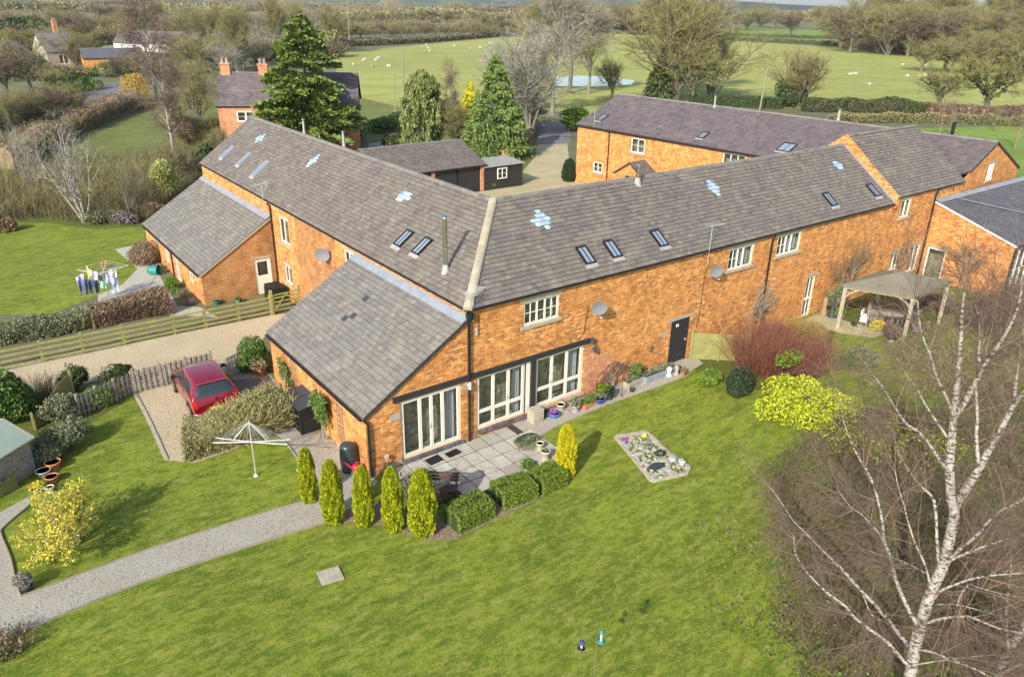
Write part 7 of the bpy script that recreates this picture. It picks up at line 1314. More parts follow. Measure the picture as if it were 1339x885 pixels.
bl = [L([(1244, 655), (1241.7, 615), (1244, 580), (1246.7, 547), (1251.7, 502), (1254, 472), (1256.7, 440), (1257.5, 414), (1261, 382)], .1, .3, .125, .022),
 L([(1246, 545), (1256.7, 533), (1271.7, 507), (1281.7, 487), (1291.7, 470), (1311.7, 442), (1328, 410), (1336, 380)], .2, -.6, .085, .02),
 L([(1281.7, 487), (1280, 465), (1281.7, 440), (1280, 415), (1272, 390)], 0, .6, .045, .014),
 L([(1246, 668), (1251.7, 657), (1269, 630), (1281.7, 610), (1296.7, 582), (1314, 552), (1326.7, 527), (1345, 505), (1370, 470)], .1, 1., .125, .03),
 L([(1279, 612), (1279, 600), (1276.7, 575), (1278, 545), (1276.7, 515), (1278, 495), (1284, 455)], .3, .9, .06, .018),
 L([(1326, 528), (1329, 497), (1334, 455), (1340, 420)], .8, 1.1, .045, .015),
 L([(1241, 620), (1236.7, 612), (1221.7, 590), (1204, 567), (1186.6, 555), (1176.6, 542), (1164, 522), (1151.6, 502), (1140.4, 489)], .1, -1., .05, .012),
 L([(1243, 580), (1239, 572), (1224, 550), (1209, 527), (1201.6, 512), (1189, 495), (1179, 480), (1172, 465)], .1, .9, .042, .010),
 L([(1247, 545), (1244, 535), (1234, 512), (1224, 490), (1216.7, 465), (1206.7, 440), (1201, 410), (1200, 375)], .1, -.5, .045, .012),
 L([(1197, 850), (1185.7, 841), (1166.7, 817), (1146, 792), (1126, 772), (1108, 751), (1090, 733), (1072.6, 716), (1055, 698), (1037, 680), (1024, 660), (1010, 640)], 0, 1.6, .072, .012),
 L([(1192, 872), (1179, 861), (1161.6, 840), (1141, 825), (1118, 807), (1105.7, 792), (1085, 777), (1067.5, 761), (1050, 741), (1039.6, 721), (1038, 700)], 0, -1.0, .065, .011),
 L([(1203, 818), (1197, 812), (1184.5, 789), (1171.8, 759), (1164, 728), (1156.5, 708), (1154, 685), (1149, 658), (1139, 625), (1124, 600), (1111.6, 575), (1101.6, 545), (1097, 525)], 0, -1.2, .068, .011),
 L([(1157, 710), (1144, 690), (1126, 672), (1110, 660), (1096, 640)], -.7, .3, .03, .010),
 L([(1229, 750), (1225, 703), (1221.7, 655), (1204, 635), (1186.6, 612), (1174, 590), (1169, 568)], 0, 1.3, .05, .011),
 L([(1216, 775), (1212, 744), (1197, 711), (1187, 680), (1182, 660), (1174, 635), (1170, 610)], 0, .5, .035, .010),
 L([(1212, 750), (1190, 738), (1164, 727)], .3, -.5, .018, .01), L([(1127, 772), (1140, 803), (1163, 815)], .6, .1, .02, .02),
 L([(1234, 738), (1240, 731), (1258, 716), (1278.5, 698), (1291, 683), (1309, 667), (1324, 660), (1350, 645)], 0, -.8, .05, .02),
 L([(1235, 742), (1245.5, 731), (1268, 721), (1296, 711), (1321.7, 703), (1345, 695)], 0, 1., .045, .018),
 L([(1222, 782), (1230, 772), (1248, 764), (1273, 756), (1296, 752), (1321.7, 750), (1350, 748)], 0, -.4, .04, .016),
 L([(1266, 764), (1255, 780), (1249, 806)], -.2, .2, .022, .02), L([(1269, 764), (1290, 771), (1330, 780)], -.2, .6, .016, .008),
 L([(1208, 815), (1232.8, 808), (1248, 806), (1268, 806), (1291, 815), (1309, 822), (1339, 828), (1370, 838)], 0, .9, .048, .018),
 L([(1200, 848), (1205, 849), (1225, 854), (1245.5, 863), (1268, 871), (1296, 885), (1330, 905)], 0, -.9, .04, .018),
 L([(1226, 790), (1250, 790), (1290, 800), (1339, 815)], 0, 1.4, .022, .010), L([(1200, 868), (1240, 862), (1290, 856), (1320, 855)], 0, .8, .018, .008)]
birch('silver_birch', 'large leafless silver birch with forking white limbs in the right foreground', BB, bt, bl, 5, twn=13)
b2 = G(1268, 960)
birch('silver_birch', 'second silver birch leaning out of the right edge of the picture', b2, L([(1262, 985), (1290, 925), (1306, 880), (1319, 850), (1339, 820), (1362, 780)], 0, .4, .13, .09), [L([(1306, 880), (1330, 870), (1360, 850)], 0, .5, .05, .02), L([(1319, 850), (1316, 800), (1322, 740), (1318, 690)], .1, .8, .045, .012)], 9, twn=9)
y1_ = G(1062, 905)
put = put_tree
# ---------------------------------------------------------------- trees: prototypes, then every tree on its own
tA = bare_tree('round', 10, 1, 'bark', 'twig_olive', dens=1.15, tw=.022); tB = bare_tree('round', 10, 2, 'bark', 'twig_brown', dens=1.15, tw=.022); tG = bare_tree('round', 10, 3, 'bark', 'twig_green', ivy=1600, tw=.02)
pA = bare_tree('tall', 10, 4, 'bark', 'twig_olive', dens=1.2, tw=.02); pB = bare_tree('tall', 10, 5, 'bark_grey', 'twig_grey', dens=1.1, tw=.018); pG = bare_tree('tall', 10, 14, 'bark', 'twig_green', dens=1.1, ivy=700, tw=.02)
mA = bare_tree('multi', 10, 6, 'bark_grey', 'twig_grey', dens=1.2, tw=.018); mO = bare_tree('multi', 10, 7, 'bark', 'twig_olive', dens=1.2, tw=.018)
bP = bare_tree('birch', 10, 8, 'bark_birch', 'twig_purple', dens=1.4, tw=.016); wh = bare_tree('whip', 5, 9, 'bark', 'twig_green', dens=1.6, tw=.008); whb = bare_tree('whip', 5, 12, 'bark_birch_young', 'twig_purple', dens=1.2, tw=.008)
sW = bare_tree('splay', 5, 10, 'bark_birch', 'twig_white', tw=.007); sG = bare_tree('splay', 5, 11, 'bark_grey', 'twig_olive', dens=1.5, tw=.008)
# near and middle distance, left
put(wh, 265, 400, 312, 'young spindly olive-twigged tree in front of the far lean-to gable', H0=5, wide=1.25)
put(sW, 112, 292, 158, 'white multi-stemmed birch at the edge of the side lawn', H0=5, wide=1.15, rot=.6)
put(sW, 45, 262, 160, 'white-stemmed birch standing in the thicket at far left', H0=5, wide=.8, rot=2)
put(sG, 172, 286, 215, 'small grey bare tree right of the white birch', H0=5, wide=1.)
put(whb, 98, 235, 165, 'slim pale tree behind the white birch', H0=5, wide=.8); put(pA, 22, 190, 92, 'pale olive birch-like tree at the left edge', H0=10, wide=1.1)
put(bP, 228, 205, 72, 'reddish birch with white trunk beyond the brown hedge', H0=10, wide=1.2); put(bP, 205, 130, -8, 'tall weeping purple birch in front of the white cottage', H0=10, wide=1.15)
yt = thing('variegated_tree', 'small round-headed yellow-green tree by the end of the far lean-to', 'tree', G(219, 268)); b = MB(); b.tube([(0, 0, 0), (.03, 0, 1.2), (0, .05, 2.4)], [.07, .05, .03], 7); b.build('trunk', 'bark_grey', yt, world=False); C_, d = blob(np.random.RandomState(3), 4200, (.95, .95, 1.0), .3, .4); C_[:, 2] += 2.3; V, F = quads(C_, .1, np.random.RandomState(4), 1.6); link('crown', np_mesh('crown', V, F), 'leaf_thuja' if 0 else 'leaf_sage', yt)
for o in yt.children:
    if o.name.startswith('crown'): o.data.materials.clear(); mkleaf('leaf_yellowgreen', [(.30, .32, .08), (.40, .40, .13), (.22, .25, .06)]); o.data.materials.append(MAT['leaf_yellowgreen'])
put(mO, 255, 262, 178, 'olive bare bushy tree at the far end of the barn', H0=10, wide=1.3); put(mO, 285, 215, 165, 'greenish bare bush between barn end and farmhouse', H0=10, wide=1.3)
put(mO, 262, 170, 72, 'ivy-green bare tree left of the farmhouse', H0=10, wide=.9); put(mO, 238, 240, 185, 'twiggy shrub tree by the rough grass', H0=10, wide=1.4)
shrub('evergreen_bush', (1.3, 1.3, 1.2), 3000, .16, 'leaf_ivy', 'dark evergreen bush against the end of the barn', 'shrub', G(268, 222), 130, zc=1.0, inner=.75); shrub('evergreen_bush', (1.6, 1.5, 1.3), 3000, .18, 'leaf_mid', 'green bush in front of the farmhouse corner', 'shrub', G(292, 192), 131, zc=1.1, inner=.75)
cf = conifer('dark_conifer', 8, 1.5, 31, 'leaf_ivy', 4000, .22); put(cf, 283, 72, 26, 'slim dark evergreen behind the farmhouse chimney', H0=8, cat='conifer')
shrub('golden_willow', (2.0, 2.0, 2.2), 3500, .13, 'twig_gold', 'golden-orange willow at the end of the brown hedge', 'tree', G(180, 133), 132, zc=2.0)
lt = [(tA, 78, 105, 8, 'large bare tree rising above the far left houses', 1.2), (tB, 138, 118, 8, 'reddish-brown bare tree left of the white cottage', 1.2), (pG, 120, 122, 42, 'pale yellowish bare tree on the green by the lane', 1.1), (tA, 42, 122, 38, 'olive bare tree at the far left by the white railings', 1.3), (tG, 68, 128, 75, 'dark ivy-clad tree beside the lane', 1.2), (tB, 160, 112, 62, 'bare brown tree in front of the low brick barn', .9), (pG, 182, 118, 66, 'green-tinged bare tree right of the lane', 1.0), (tB, 10, 128, 45, 'brown bare tree on the left edge', 1.3), (tA, 222, 118, 65, 'bare tree behind the reddish birch', 1.2), (tB, 255, 75, 32, 'rounded bare tree right of the white cottage', 1.3), (pA, 312, 96, 5, 'tall bare tree behind the farmhouse roof', 1.1), (mA, 335, 90, 18, 'grey bare tree between farmhouse and poplars', 1.2), (pA, 362, 72, -8, 'first tall poplar-like tree behind the cedar', .9), (pB, 345, 70, 0, 'tall grey-twigged tree left of the cedar', .9), (pA, 392, 66, 4, 'tall olive tree whose top shows left of the cedar tip', 1.0), (pA, 438, 62, 18, 'olive tree to the right of the cedar top', 1.1), (mA, 300, 105, 60, 'low grey bare tree beside the slim evergreen', 1.5), (tA, 60, 70, 20, 'bare tree in front of the far green field', 1.3), (tB, 110, 60, 18, 'brown bare tree on the far left skyline', 1.2), (tB, 28, 66, 28, 'brown tree mass at the top left', 1.4), (tA, 175, 62, 10, 'bare tree behind the roof of the white cottage', 1.2), (tA, 240, 58, 6, 'skyline tree above the white cottage', 1.2), (tB, 268, 52, 8, 'skyline tree left of the slim evergreen', 1.2), (tA, 92, 150, 105, 'small bare tree in front of the brown hedge', 1.2), (tA, 24, 160, 110, 'bushy bare tree at the left edge above the brown hedge', 1.4)]
for p, x, by, ty, l, w_ in lt: put(p, x, by, ty, l, wide=w_)
shrub('evergreen_belt', (9, 6, 3.0), 6000, .5, 'leaf_ivy', 'dark green evergreen trees at the far left', 'tree', G(25, 62), 133, zc=4.5, inner=.8)
# clipped brown hedges, left
hedge([G(0, 222), G(60, 188), G(110, 164)], 3.2, 2.0, 10000, .10, 'twig_brown', 'wide brown hedge running down the left edge', seed=70, name='brown_hedge', twig='twig_olive', ntw=6000, innermat='leaf_brown')
hedge([G(96, 172), G(130, 158), G(178, 140)], 3.0, 2.2, 11000, .10, 'leaf_brown', 'clipped brown beech hedge catching the sun beyond the meadow', seed=71, name='brown_hedge', twig='twig_brown', ntw=4000, innermat='leaf_brown')
# thicket behind the side lawn
thicket([tuple(G(x, y)[:2]) for x, y in ((-30, 292), (60, 288), (125, 296), (190, 290), (255, 245), (262, 200), (200, 232), (120, 238), (0, 240), (-60, 240))], 6000, 'twig_dark', 'brown leafless thicket behind the side lawn', 10, 2.2, width=.011, spread=.3)
thicket([tuple(G(x, y)[:2]) for x, y in ((-30, 290), (60, 286), (125, 292), (190, 282), (255, 240), (200, 228), (120, 234), (0, 236))], 3600, 'twig_olive', 'olive leafless thicket behind the side lawn', 11, 2.5, width=.011, spread=.3)
thicket([tuple(G(x, y)[:2]) for x, y in ((60, 240), (200, 235), (262, 205), (262, 175), (225, 180), (190, 205), (130, 205), (40, 222))], 1200, 'twig_dark', 'rough tangle between the thicket and the meadow', 12, 1.3, width=.014, spread=.5)
for k, (x, y, l) in enumerate(((148, 290, 'grey-leaved shrub at the foot of the small bare tree'), (165, 292, 'dry tawny shrub on the lawn edge'), (10, 302, 'brown dead-leaved shrub at the left end of the side lawn'), (205, 282, 'brown shrub between lawn and far lean-to'), (125, 292, 'low white-green shrub beside the white birch'))): shrub('edge_shrub', (.8, .7, .5), 1600, .09, ['leaf_sage', 'leaf_lav', 'leaf_brown', 'leaf_brown', 'leaf_sage'][k], l, 'shrub', G(x, y), 140+k, zc=.4)
# behind the barn
cd_ = conifer('cedar', 13.5, 5.9, 21, 'leaf_cedar', 34000, .19, 'cedar'); put(cd_, 408, 200, 10, 'big spreading green cedar in front of the farmhouse', H0=13.5, wide=1.0, cat='conifer')
cw = conifer('weeping_cypress', 8, 2.1, 22, 'leaf_weep', 20000, .12, 'weep'); put(cw, 554, 200, 91, 'broad weeping pale green cypress with flat top', H0=8, cat='conifer', wide=.98)
cc = conifer('tall_conifer', 9.5, 3.1, 23, 'leaf_conifer', 28000, .12, 'cone'); put(cc, 647, 206, 73, 'tall pointed green conifer at the centre of the gardens', H0=9.5, cat='conifer', wide=1.05)
cg = conifer('golden_conifer', 6, 1.5, 24, 'leaf_gold', 5000, .15, 'cone'); put(cg, 615, 196, 108, 'golden yellow conifer tucked beside the tall green one', H0=6, cat='conifer', wide=.9)
put(bP, 590, 190, 84, 'purple weeping birch between cypress and golden conifer', wide=.62); put(mO, 598, 200, 128, 'olive bush below the purple birch', wide=1.3)
put(mA, 692, 180, 42, 'large grey bare tree arching beside the courtyard drive', wide=1.45, rot=1); put(mA, 668, 150, 62, 'grey bare tree behind the tall conifer', wide=1.2)
put(pB, 722, 150, -38, 'very tall thin-branched tree at the end of the drive', wide=1.05); put(pA, 745, 122, -15, 'tall olive-twigged tree by the pond', wide=1.3); put(pA, 700, 120, -5, 'tall pale tree left of the pond', wide=1.2); put(pB, 770, 122, 0, 'slender bare tree over the pond', wide=1.)
put(tG, 800, 136, 55, 'ivy-covered tree standing at the pond edge', wide=.8, rot=2); put(tG, 905, 138, 40, 'bushy ivy tree behind the gabled range', wide=1.1)
put(mO, 880, 134, -8, 'wide tall multi-stemmed bare tree behind the gabled range', wide=1.35); put(pA, 862, 128, -35, 'tallest brown-topped tree on the skyline right of centre', wide=1.4); put(mO, 930, 132, 25, 'arching bare tree at the right of the big clump', wide=1.35); put(pB, 905, 120, -40, 'thin pale tree reaching out of the picture at the clump', wide=1.3); put(tB, 870, 110, 30, 'brown-twigged tree within the big clump', wide=1.3)
ev = conifer('dark_evergreen', 8, 2.6, 25, 'leaf_ivy', 5000, .25, 'cone'); put(ev, 862, 134, 66, 'dark evergreen at the left of the big bare clump', H0=8, cat='conifer')
put(mO, 1043, 141, 60, 'wide dome-shaped bare tree in the hedge behind the gabled range', wide=1.55, rot=.3); shrub('ivy_mound', (3.2, 2.4, 2.2), 3200, .22, 'leaf_ivy', 'dark ivy growth round the foot of the dome-shaped tree', 'shrub', G(1035, 140), 150, zc=1.8, inner=.8)
put(tG, 1226, 146, 70, 'ivy-limbed oak on the field hedge, left of the pair', wide=1.15, rot=1.2); put(tG, 1287, 150, 42, 'larger ivy-limbed oak at the right edge of the field', wide=1.3, rot=3.3)
put(whb, 1227, 182, 126, 'small leaning young birch behind the block roof', H0=5, wide=.9); put(whb, 1241, 180, 130, 'second small young birch behind the block roof', H0=5, wide=.9); put(whb, 1326, 196, 138, 'white-stemmed young birch at the right edge of the paddock', H0=5, wide=1.); put(wh, 1300, 172, 138, 'orange-twigged young tree in the paddock hedge', H0=5, wide=1.1)
# big conifer bank, laurel, courtyard planting
shrub('laurel', (2.0, 1.7, 1.5), 5200, .16, 'leaf_laurel', 'bright green laurel at the far corner of the gabled range', 'shrub', G(752, 170), 151, zc=1.3, inner=.8)
b = thuja(G(744, 237), 1.9, .62, 44, 'dark green clipped rounded bush at the corner of the gabled range', 'leaf_dark'); b['group'] = 'topiary'; b['category'] = 'shrub'; del b['group']
for k, (x, y, r_, m_, l) in enumerate(((500, 172, (2.2, 1.6, 1.0), 'leaf_mid', 'clipped green hedge behind the cedar'), (528, 165, (2.4, 1.4, 1.1), 'leaf_ivy', 'dark green hedge under the utility pole'), (520, 195, (1.8, 1.6, 1.0), 'leaf_ivy', 'dark prostrate juniper by the farmhouse terrace'), (545, 203, (1.5, 1.2, .8), 'leaf_sage', 'blue-green juniper behind the garage roof'), (600, 212, (1.6, 1.2, .7), 'leaf_mid', 'green shrub behind the garage ridge'), (628, 214, (1.3, 1.2, .7), 'leaf_mid', 'shrub at the foot of the tall conifer'), (680, 175, (1.6, 1.6, 1.4), 'leaf_sage', 'ivy bank along the curved brick wall'), (695, 150, (1.8, 1.6, 1.5), 'leaf_ivy', 'evergreen bank at the end of the drive'), (560, 140, (1.6, 1.4, 1.6), 'twig_brown', 'brown bush right of the utility pole'), (455, 190, (1.8, 1.5, 1.5), 'leaf_cedar', 'low skirt of cedar-like foliage behind the barn ridge'))): shrub('garden_shrub', r_, 2600, .17, m_, l, 'shrub', G(x, y), 152+k, zc=r_[2]*.8, inner=.75)
shrub('porch_plant', (.6, .5, .5), 700, .09, 'leaf_brown', 'dry brown plant by the courtyard windows', 'plant', G(762, 238), 165); shrub('yard_plant', (.5, .4, .4), 700, .09, 'leaf_laurel', 'yellow-green plant in front of the black shed', 'plant', G(641, 247), 166)
# curved brick wall by the drive
wp = smooth_line([G(671, 208), G(684, 190), G(697, 176), G(703, 160)], 5); root = thing('garden_wall', 'low curved red brick wall running beside the drive', 'wall', (wp[0][0], wp[0][1], 0)); b = MB()
for a, c in zip(wp[:-1], wp[1:]): b.beam((a[0], a[1], .6), (c[0], c[1], .6), .24, 1.3)
b.build('brickwork', 'brick_dark', root); b = MB()
for a, c in zip(wp[:-1], wp[1:]): b.beam((a[0], a[1], 1.3), (c[0], c[1], 1.3), .3, .09)
b.build('coping', 'stone_grey', root); b = MB(); q = G(664, 212); b.box((0, 0, 0), (1.5, .25, 1.2)); top(b, 'brick_pier', 'brick_red', 'short red brick wall end behind the black shed', 'wall', loc=q, rotz=.2)
# pond
S('pond', GP((722, 113), (716, 106), (726, 101), (760, 99.5), (800, 101), (830, 106), (826, 111), (780, 113.5)), 'water', .03, step=0)
# utility poles
def upole(px, by, ty, label, r_=.13, arms=1, lean=0):
    p = G(px, by); h = hh(px, by, ty); root = thing('utility_pole', label, 'utility pole', p); b = MB(); b.tube([p, p+Z3*h+np.array([lean, 0, 0])], [r_, r_*.7], 8); b.build('pole', 'old_wood', root)
    if arms: a = MB(); a.beam(p+Z3*(h-.4)+np.array([lean-.8, .5, 0]), p+Z3*(h-.4)+np.array([lean+.8, -.5, 0]), .1, .1); a.build('crossarm', 'old_wood', root)
upole(529, 150, 68, 'dark timber utility pole beside the weeping cypress', .14, 0); upole(517, 150, 92, 'thin pale post with a bird box top left of the utility pole', .09, 0); upole(993, 146, 88, 'leaning pale pole behind the gabled range', .13, 0, .5); upole(457, 52, 20, 'T-topped power pole on the far hedge', .3); upole(1243, 74, 48, 'thin pale power pole before the right-hand wood', .2)
# sheep
def sheep_proto():
    rg = np.random.RandomState(2); root = bpy.data.objects.new('sheep', None); COL.objects.link(root); b = MB(); b.lathe([(.001, -.55), (.20, -.5), (.33, -.3), (.36, 0), (.34, .28), (.22, .48), (.13, .6)], n=12); V = [(z*1.0, x*.85, y+.62) for x, y, z in b.v]; b.v = V
    b.add([(x, y, z) for x, y, z in ((.52, -.1, .66), (.52, .1, .66), (.58, .09, .86), (.58, -.09, .86), (.86, -.05, .52), (.86, .05, .52), (.90, .05, .64), (.90, -.05, .64))], [(0, 1, 5, 4), (1, 2, 6, 5), (2, 3, 7, 6), (3, 0, 4, 7), (4, 5, 6, 7)])
    for x in (-.34, .34):
        for y in (-.15, .15): b.tube([(x, y, .5), (x+.02, y, .25), (x, y, 0)], [.07, .04, .035], 6)
    for y in (-.1, .1): b.tube([(.6, y, .82), (.58, y*1.9, .84)], [.03, .01], 5)
    o = b.build('body', 'fur_white', root, world=False); s_ = o.modifiers.new('s', 'SUBSURF'); s_.levels = 1; s_.render_levels = 1; return root
shp = sheep_proto()
sps = [(475, 82), (477, 80.5), (492, 81), (495, 78), (487, 88.5), (508, 89), (558, 61), (562, 68.5), (594, 62), (560, 65), (641, 65), (628, 64), (615, 66), (478, 54.5), (785, 67), (1112, 100), (1118, 99), (1136, 113.5), (1180, 87), (1186, 102), (1202, 102), (1211, 101), (1330, 97), (1209, 88), (462, 87), (640, 58)]
for k, (x, y) in enumerate(sps):
    o = shp if k == 0 else copy_tree(shp); place(o, G(x, y)+np.array([0, 0, .012]), random.uniform(0, 6.28), .8); tag(o, 'white sheep grazing in the wide pasture behind the barns', 'sheep', 'sheep in the pasture')
# field hedges
hedge([G(430, 62), G(540, 57), G(660, 47)], 2.4, 2.0, 5000, .35, 'twig_brown', 'dark field hedge along the top of the sheep pasture, left', seed=80, name='field_hedge', innermat='leaf_ivy', twig='twig_olive', ntw=2500)
hedge([G(800, 44), G(940, 52), G(1100, 61), G(1222, 76)], 2.2, 1.7, 6000, .32, 'twig_brown', 'dark field hedge along the top of the sheep pasture, right', seed=81, name='field_hedge', innermat='leaf_ivy', twig='twig_olive', ntw=2500)
hedge([G(930, 46), G(1030, 50), G(1120, 52)], 2, 1.4, 2000, .35, 'leaf_ivy', 'second dark hedge beyond the pasture', seed=82, name='field_hedge', innermat='leaf_ivy')
hedge([G(1050, 146), G(1130, 147), G(1212, 150)], 2.2, 1.9, 8000, .17, 'leaf_ivy', 'clipped green and brown hedge behind the gabled range, upper row', seed=83, name='field_hedge', twig='twig_brown', ntw=5000)
hedge([G(1210, 150), G(1280, 156), G(1370, 152)], 2.0, 1.7, 6000, .16, 'twig_purple', 'purple-brown hedge below the ivy oaks', seed=84, name='field_hedge', twig='twig_purple', ntw=5000, innermat='leaf_brown')
hedge([G(1085, 162), G(1150, 160), G(1230, 161), G(1340, 165)], 1.6, 1.2, 8000, .13, 'twig_olive', 'lower brown-green hedge along the paddock', seed=85, name='field_hedge', twig='twig_brown', ntw=4000)
hedge([G(900, 138), G(960, 140), G(1020, 142)], 2.5, 1.6, 3500, .18, 'leaf_ivy', 'dark hedge glimpsed over the roof of the gabled range', seed=86, name='field_hedge')
hedge([G(535, 142), G(600, 146), G(650, 150)], 2.5, 1.5, 3000, .17, 'twig_olive', 'rough hedge at the near edge of the pasture', seed=87, name='field_hedge')
# trees along the far hedgerows: each a tree of its own
rt = random.Random(11); PR_ = [tA, tB, mO, pA, tA, tB]
def row(n, x0, x1, yb, top_, lab, grp, protos=PR_, w0=1.1, w1=1.6, jit=3):
    for k in range(n):
        x = x0+(x1-x0)*(k+rt.uniform(.1, .9))/n; by = yb(x)+rt.uniform(-jit, jit)*.6; t = top_(x)+rt.uniform(-5, 5); put(rt.choice(protos), x, max(by, 19+(x-670)*.018), t, lab, grp, wide=rt.uniform(w0, w1))
row(26, 425, 690, lambda x: 52-(x-430)*.02, lambda x: 30, 'bare tree in the belt above the sheep pasture', 'trees in the belt above the sheep pasture', w0=1.3, w1=2.)
row(20, 420, 700, lambda x: 40, lambda x: 16, 'bare tree on the skyline left of centre', 'skyline trees left of centre', jit=3)
row(18, 680, 860, lambda x: 42, lambda x: 12, 'bare tree on the skyline behind the pond', 'skyline trees behind the pond', w0=1.2, w1=1.8)
row(8, 745, 960, lambda x: 40, lambda x: -2, 'taller bare tree on the skyline behind the big clump', 'taller skyline trees behind the clump', w0=1., w1=1.5)
row(12, 955, 1125, lambda x: 38, lambda x: 10, 'bare tree on the far side of the upper field', 'trees beyond the upper field', w0=1.2, w1=1.7)
put(tB, 1034, 50, 10, 'rounded brown tree standing alone in the upper field hedge', wide=1.5); put(tA, 990, 36, -3, 'dark skyline oak above the upper field', wide=1.3); put(tA, 876, 30, 2, 'broad oak on the skyline behind the big clump', wide=1.3)
row(24, 1090, 1400, lambda x: 66+(x-1100)*.06, lambda x: 6+(x-1100)*.0, 'olive bare tree of the wood on the right', 'trees of the right-hand wood', protos=[tA, mO, tA, tG, pG, tB], w0=1.3, w1=1.8, jit=6)
row(16, 1110, 1400, lambda x: 55, lambda x: -18, 'taller tree at the back of the right-hand wood', 'back trees of the right-hand wood', protos=[tA, mO, pA], w0=1.2, w1=1.7, jit=5)
row(10, 1200, 1400, lambda x: 92+(x-1200)*.05, lambda x: 38, 'olive bare tree at the front of the right-hand wood', 'front trees of the right-hand wood', protos=[tA, mO, tG], w0=1.3, w1=1.8, jit=5)
row(24, -40, 300, lambda x: 46, lambda x: 16, 'bare tree among the far left woods', 'trees of the far left woods', w0=1.3, w1=1.8, jit=6)
row(18, -40, 420, lambda x: 30, lambda x: 4, 'bare tree on the far left skyline woods', 'far left skyline trees', w0=1.3, w1=2.2, jit=4)
shrub('ivy_thicket', (9, 6, 3.2), 3600, .5, 'leaf_ivy', 'dark ivy undergrowth at the foot of the right-hand wood', 'shrub', G(1205, 60), 170, zc=2.2, inner=.8); pol = shrub('yellow_green_bush', (1.6, 1.5, 2.4), 1200, .3, 'leaf_laurel', 'bright yellow-green bush on the hedge before the wood', 'shrub', G(1180, 62), 171, zc=3.)
for px, xs_ in ((110, 0),): pass
for k, (x, y, r_, l) in enumerate(((100, 118, (3.5, 3, 1.2), 'green shrubs by the lane'), (160, 100, (4, 3, 1.8), 'green bushes before the low brick barn'), (205, 100, (4, 3, 2.2), 'pale green bushes right of the lane'), (70, 140, (2.4, 2, 1.4), 'dark green bush at the left end of the brown hedge'))): shrub('lane_bush', r_, 2200, .26, ['leaf_mid', 'leaf_mid', 'leaf_sage', 'leaf_ivy'][k], l, 'shrub', G(x, y), 175+k, zc=r_[2]*.8, inner=.7)
b = MB(); A_, B_ = G(38, 98), G(90, 97)
for k in range(12): q = A_+(B_-A_)*k/11; b.box(q, (.16, .16, 1.2))
for z in (.5, 1.0): b.beam(A_+Z3*z, B_+Z3*z, .06, .18)
top(b, 'white_railing', 'white_paint', 'white painted railing beside the far lane', 'railing')
for o in list(COL.objects):
    if 'used' in o.keys(): del o['used']
    if o.type == 'EMPTY' and o.parent is None and 'label' not in o.keys(): print('UNLABELLED', o.name)
row(16, -30, 130, lambda x: 84, lambda x: 40, 'bare tree among the gardens at the far left', 'bare trees in the far left gardens', protos=[tB, tA, mO, pG], w0=1.2, w1=1.7, jit=12)
row(12, 235, 345, lambda x: 92-(x-235)*.05, lambda x: 44, 'bare tree behind the farmhouse chimneys', 'bare trees behind the farmhouse', protos=[mO, mA, tA, tB], w0=1.3, w1=1.8, jit=14)
row(10, 250, 450, lambda x: 66, lambda x: 10, 'tall bare tree in the poplar group behind the farmhouse', 'poplar group behind the farmhouse', protos=[pA, mO, pB], w0=1.1, w1=1.5, jit=8)
row(12, -30, 110, lambda x: 190-(x+30)*.25, lambda x: 128-(x+30)*.2, 'bushy bare tree along the left brown hedge', 'bushy trees along the left brown hedge', protos=[mO, mA, wh, tB], w0=1.2, w1=1.7, jit=12)
row(5, 235, 280, lambda x: 196, lambda x: 150, 'low bare bush in the rough between birch and farmhouse', 'low bare bushes by the farmhouse', protos=[mO, mA, tB], w0=1.2, w1=1.6, jit=4)
haze_m = bpy.data.materials.new('haze'); haze_m.use_nodes = True; MAT['haze'] = haze_m; nt = haze_m.node_tree; nt.nodes.remove(nt.nodes['Principled BSDF']); pv = nt.nodes.new('ShaderNodeVolumePrincipled'); pv.inputs['Color'].default_value = (.8, .88, 1, 1); pv.inputs['Density'].default_value = .00010; pv.inputs['Anisotropy'].default_value = .2; nt.links.new(pv.outputs[0], nt.nodes['Material Output'].inputs['Volume'])
b = MB(); b.box((0, 0, -4), (11500, 11500, 64)); top(b, 'haze', 'haze', 'thin pale air haze over the far fields', 'haze', kind='stuff')

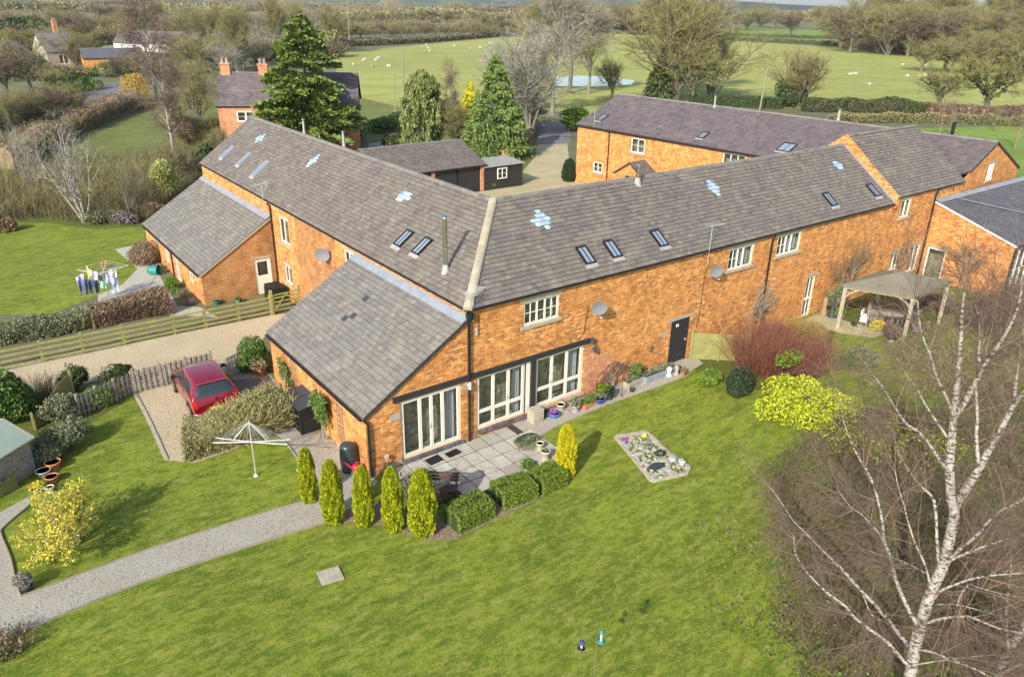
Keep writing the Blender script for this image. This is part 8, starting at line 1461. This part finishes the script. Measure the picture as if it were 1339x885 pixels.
for k, (pp, w_, h_, l, m_, tq) in enumerate(((((-30, 62), (60, 60), (140, 56), (250, 50)), 14, 5.0, 'broad belt of bare woodland behind the far left houses', 'twig_brown', 'twig_olive'), (((-30, 44), (120, 42), (300, 38), (430, 36)), 22, 7.0, 'woodland belt along the far left skyline', 'twig_olive', 'twig_brown'), (((262, 84), (330, 80), (400, 76), (440, 74)), 10, 4.0, 'scrubby woodland belt behind the farmhouse', 'twig_olive', 'twig_brown'), (((425, 46), (520, 43), (700, 38)), 16, 5.0, 'woodland belt behind the top hedge of the pasture', 'twig_brown', 'twig_olive'), (((1110, 62), (1220, 62), (1400, 72)), 16, 5.0, 'undergrowth of the right-hand wood', 'twig_olive', 'twig_brown'), (((-30, 105), (50, 104), (110, 98)), 7, 2.6, 'garden scrub in front of the far left houses', 'twig_olive', 'twig_brown'))):
    hedge([G(*p) for p in pp], w_, h_, 5000, .42 if k != 5 else .2, m_, l, seed=200+k, name='woodland_belt', twig=tq, ntw=6000, innermat='twig_dark', cat='woodland', lump_=.3, top_var=.5, kind='stuff')

for k, (off, h_, x0, x1) in enumerate(((11, 8, -60, 700), (17, 7, -60, 720), (25, 6.5, -60, 760), (12, 8, 640, 1400), (19, 7, 900, 1400))):
    hz = lambda x: -10+x/1339*24
    hedge([G(x0+(x1-x0)*t/5, hz(x0+(x1-x0)*t/5)+off+2*math.sin(t*2+k)) for t in range(6)], 45, h_, 5200, 1.5, ['twig_olive', 'twig_brown'][k % 2], 'far belt of bare woodland on the horizon, number of belts from the left'.replace(', number of belts from the left', [' behind the left fields', ' above the far left houses', ' behind the farmhouse', ' beyond the pond', ' beyond the upper field'][k]), seed=300+k, name='woodland_belt', twig='twig_brown', ntw=0, innermat='twig_dark', cat='woodland', lump_=.45, kind='stuff')

hedge([G(1105, 64), G(1180, 70), G(1260, 82), G(1400, 98)], 5, 3.2, 4500, .3, 'twig_olive', 'tangled bramble and hazel edge at the front of the right-hand wood', seed=401, name='wood_edge', twig='twig_brown', ntw=6000, innermat='twig_dark', lump_=.4, top_var=.5)
hedge([G(690, 46), G(760, 44), G(860, 42)], 8, 3.5, 4500, .4, 'twig_brown', 'scrubby hedge at the top of the pasture behind the pond trees', seed=402, name='field_hedge', twig='twig_olive', ntw=4000, innermat='twig_dark', lump_=.4, top_var=.5)
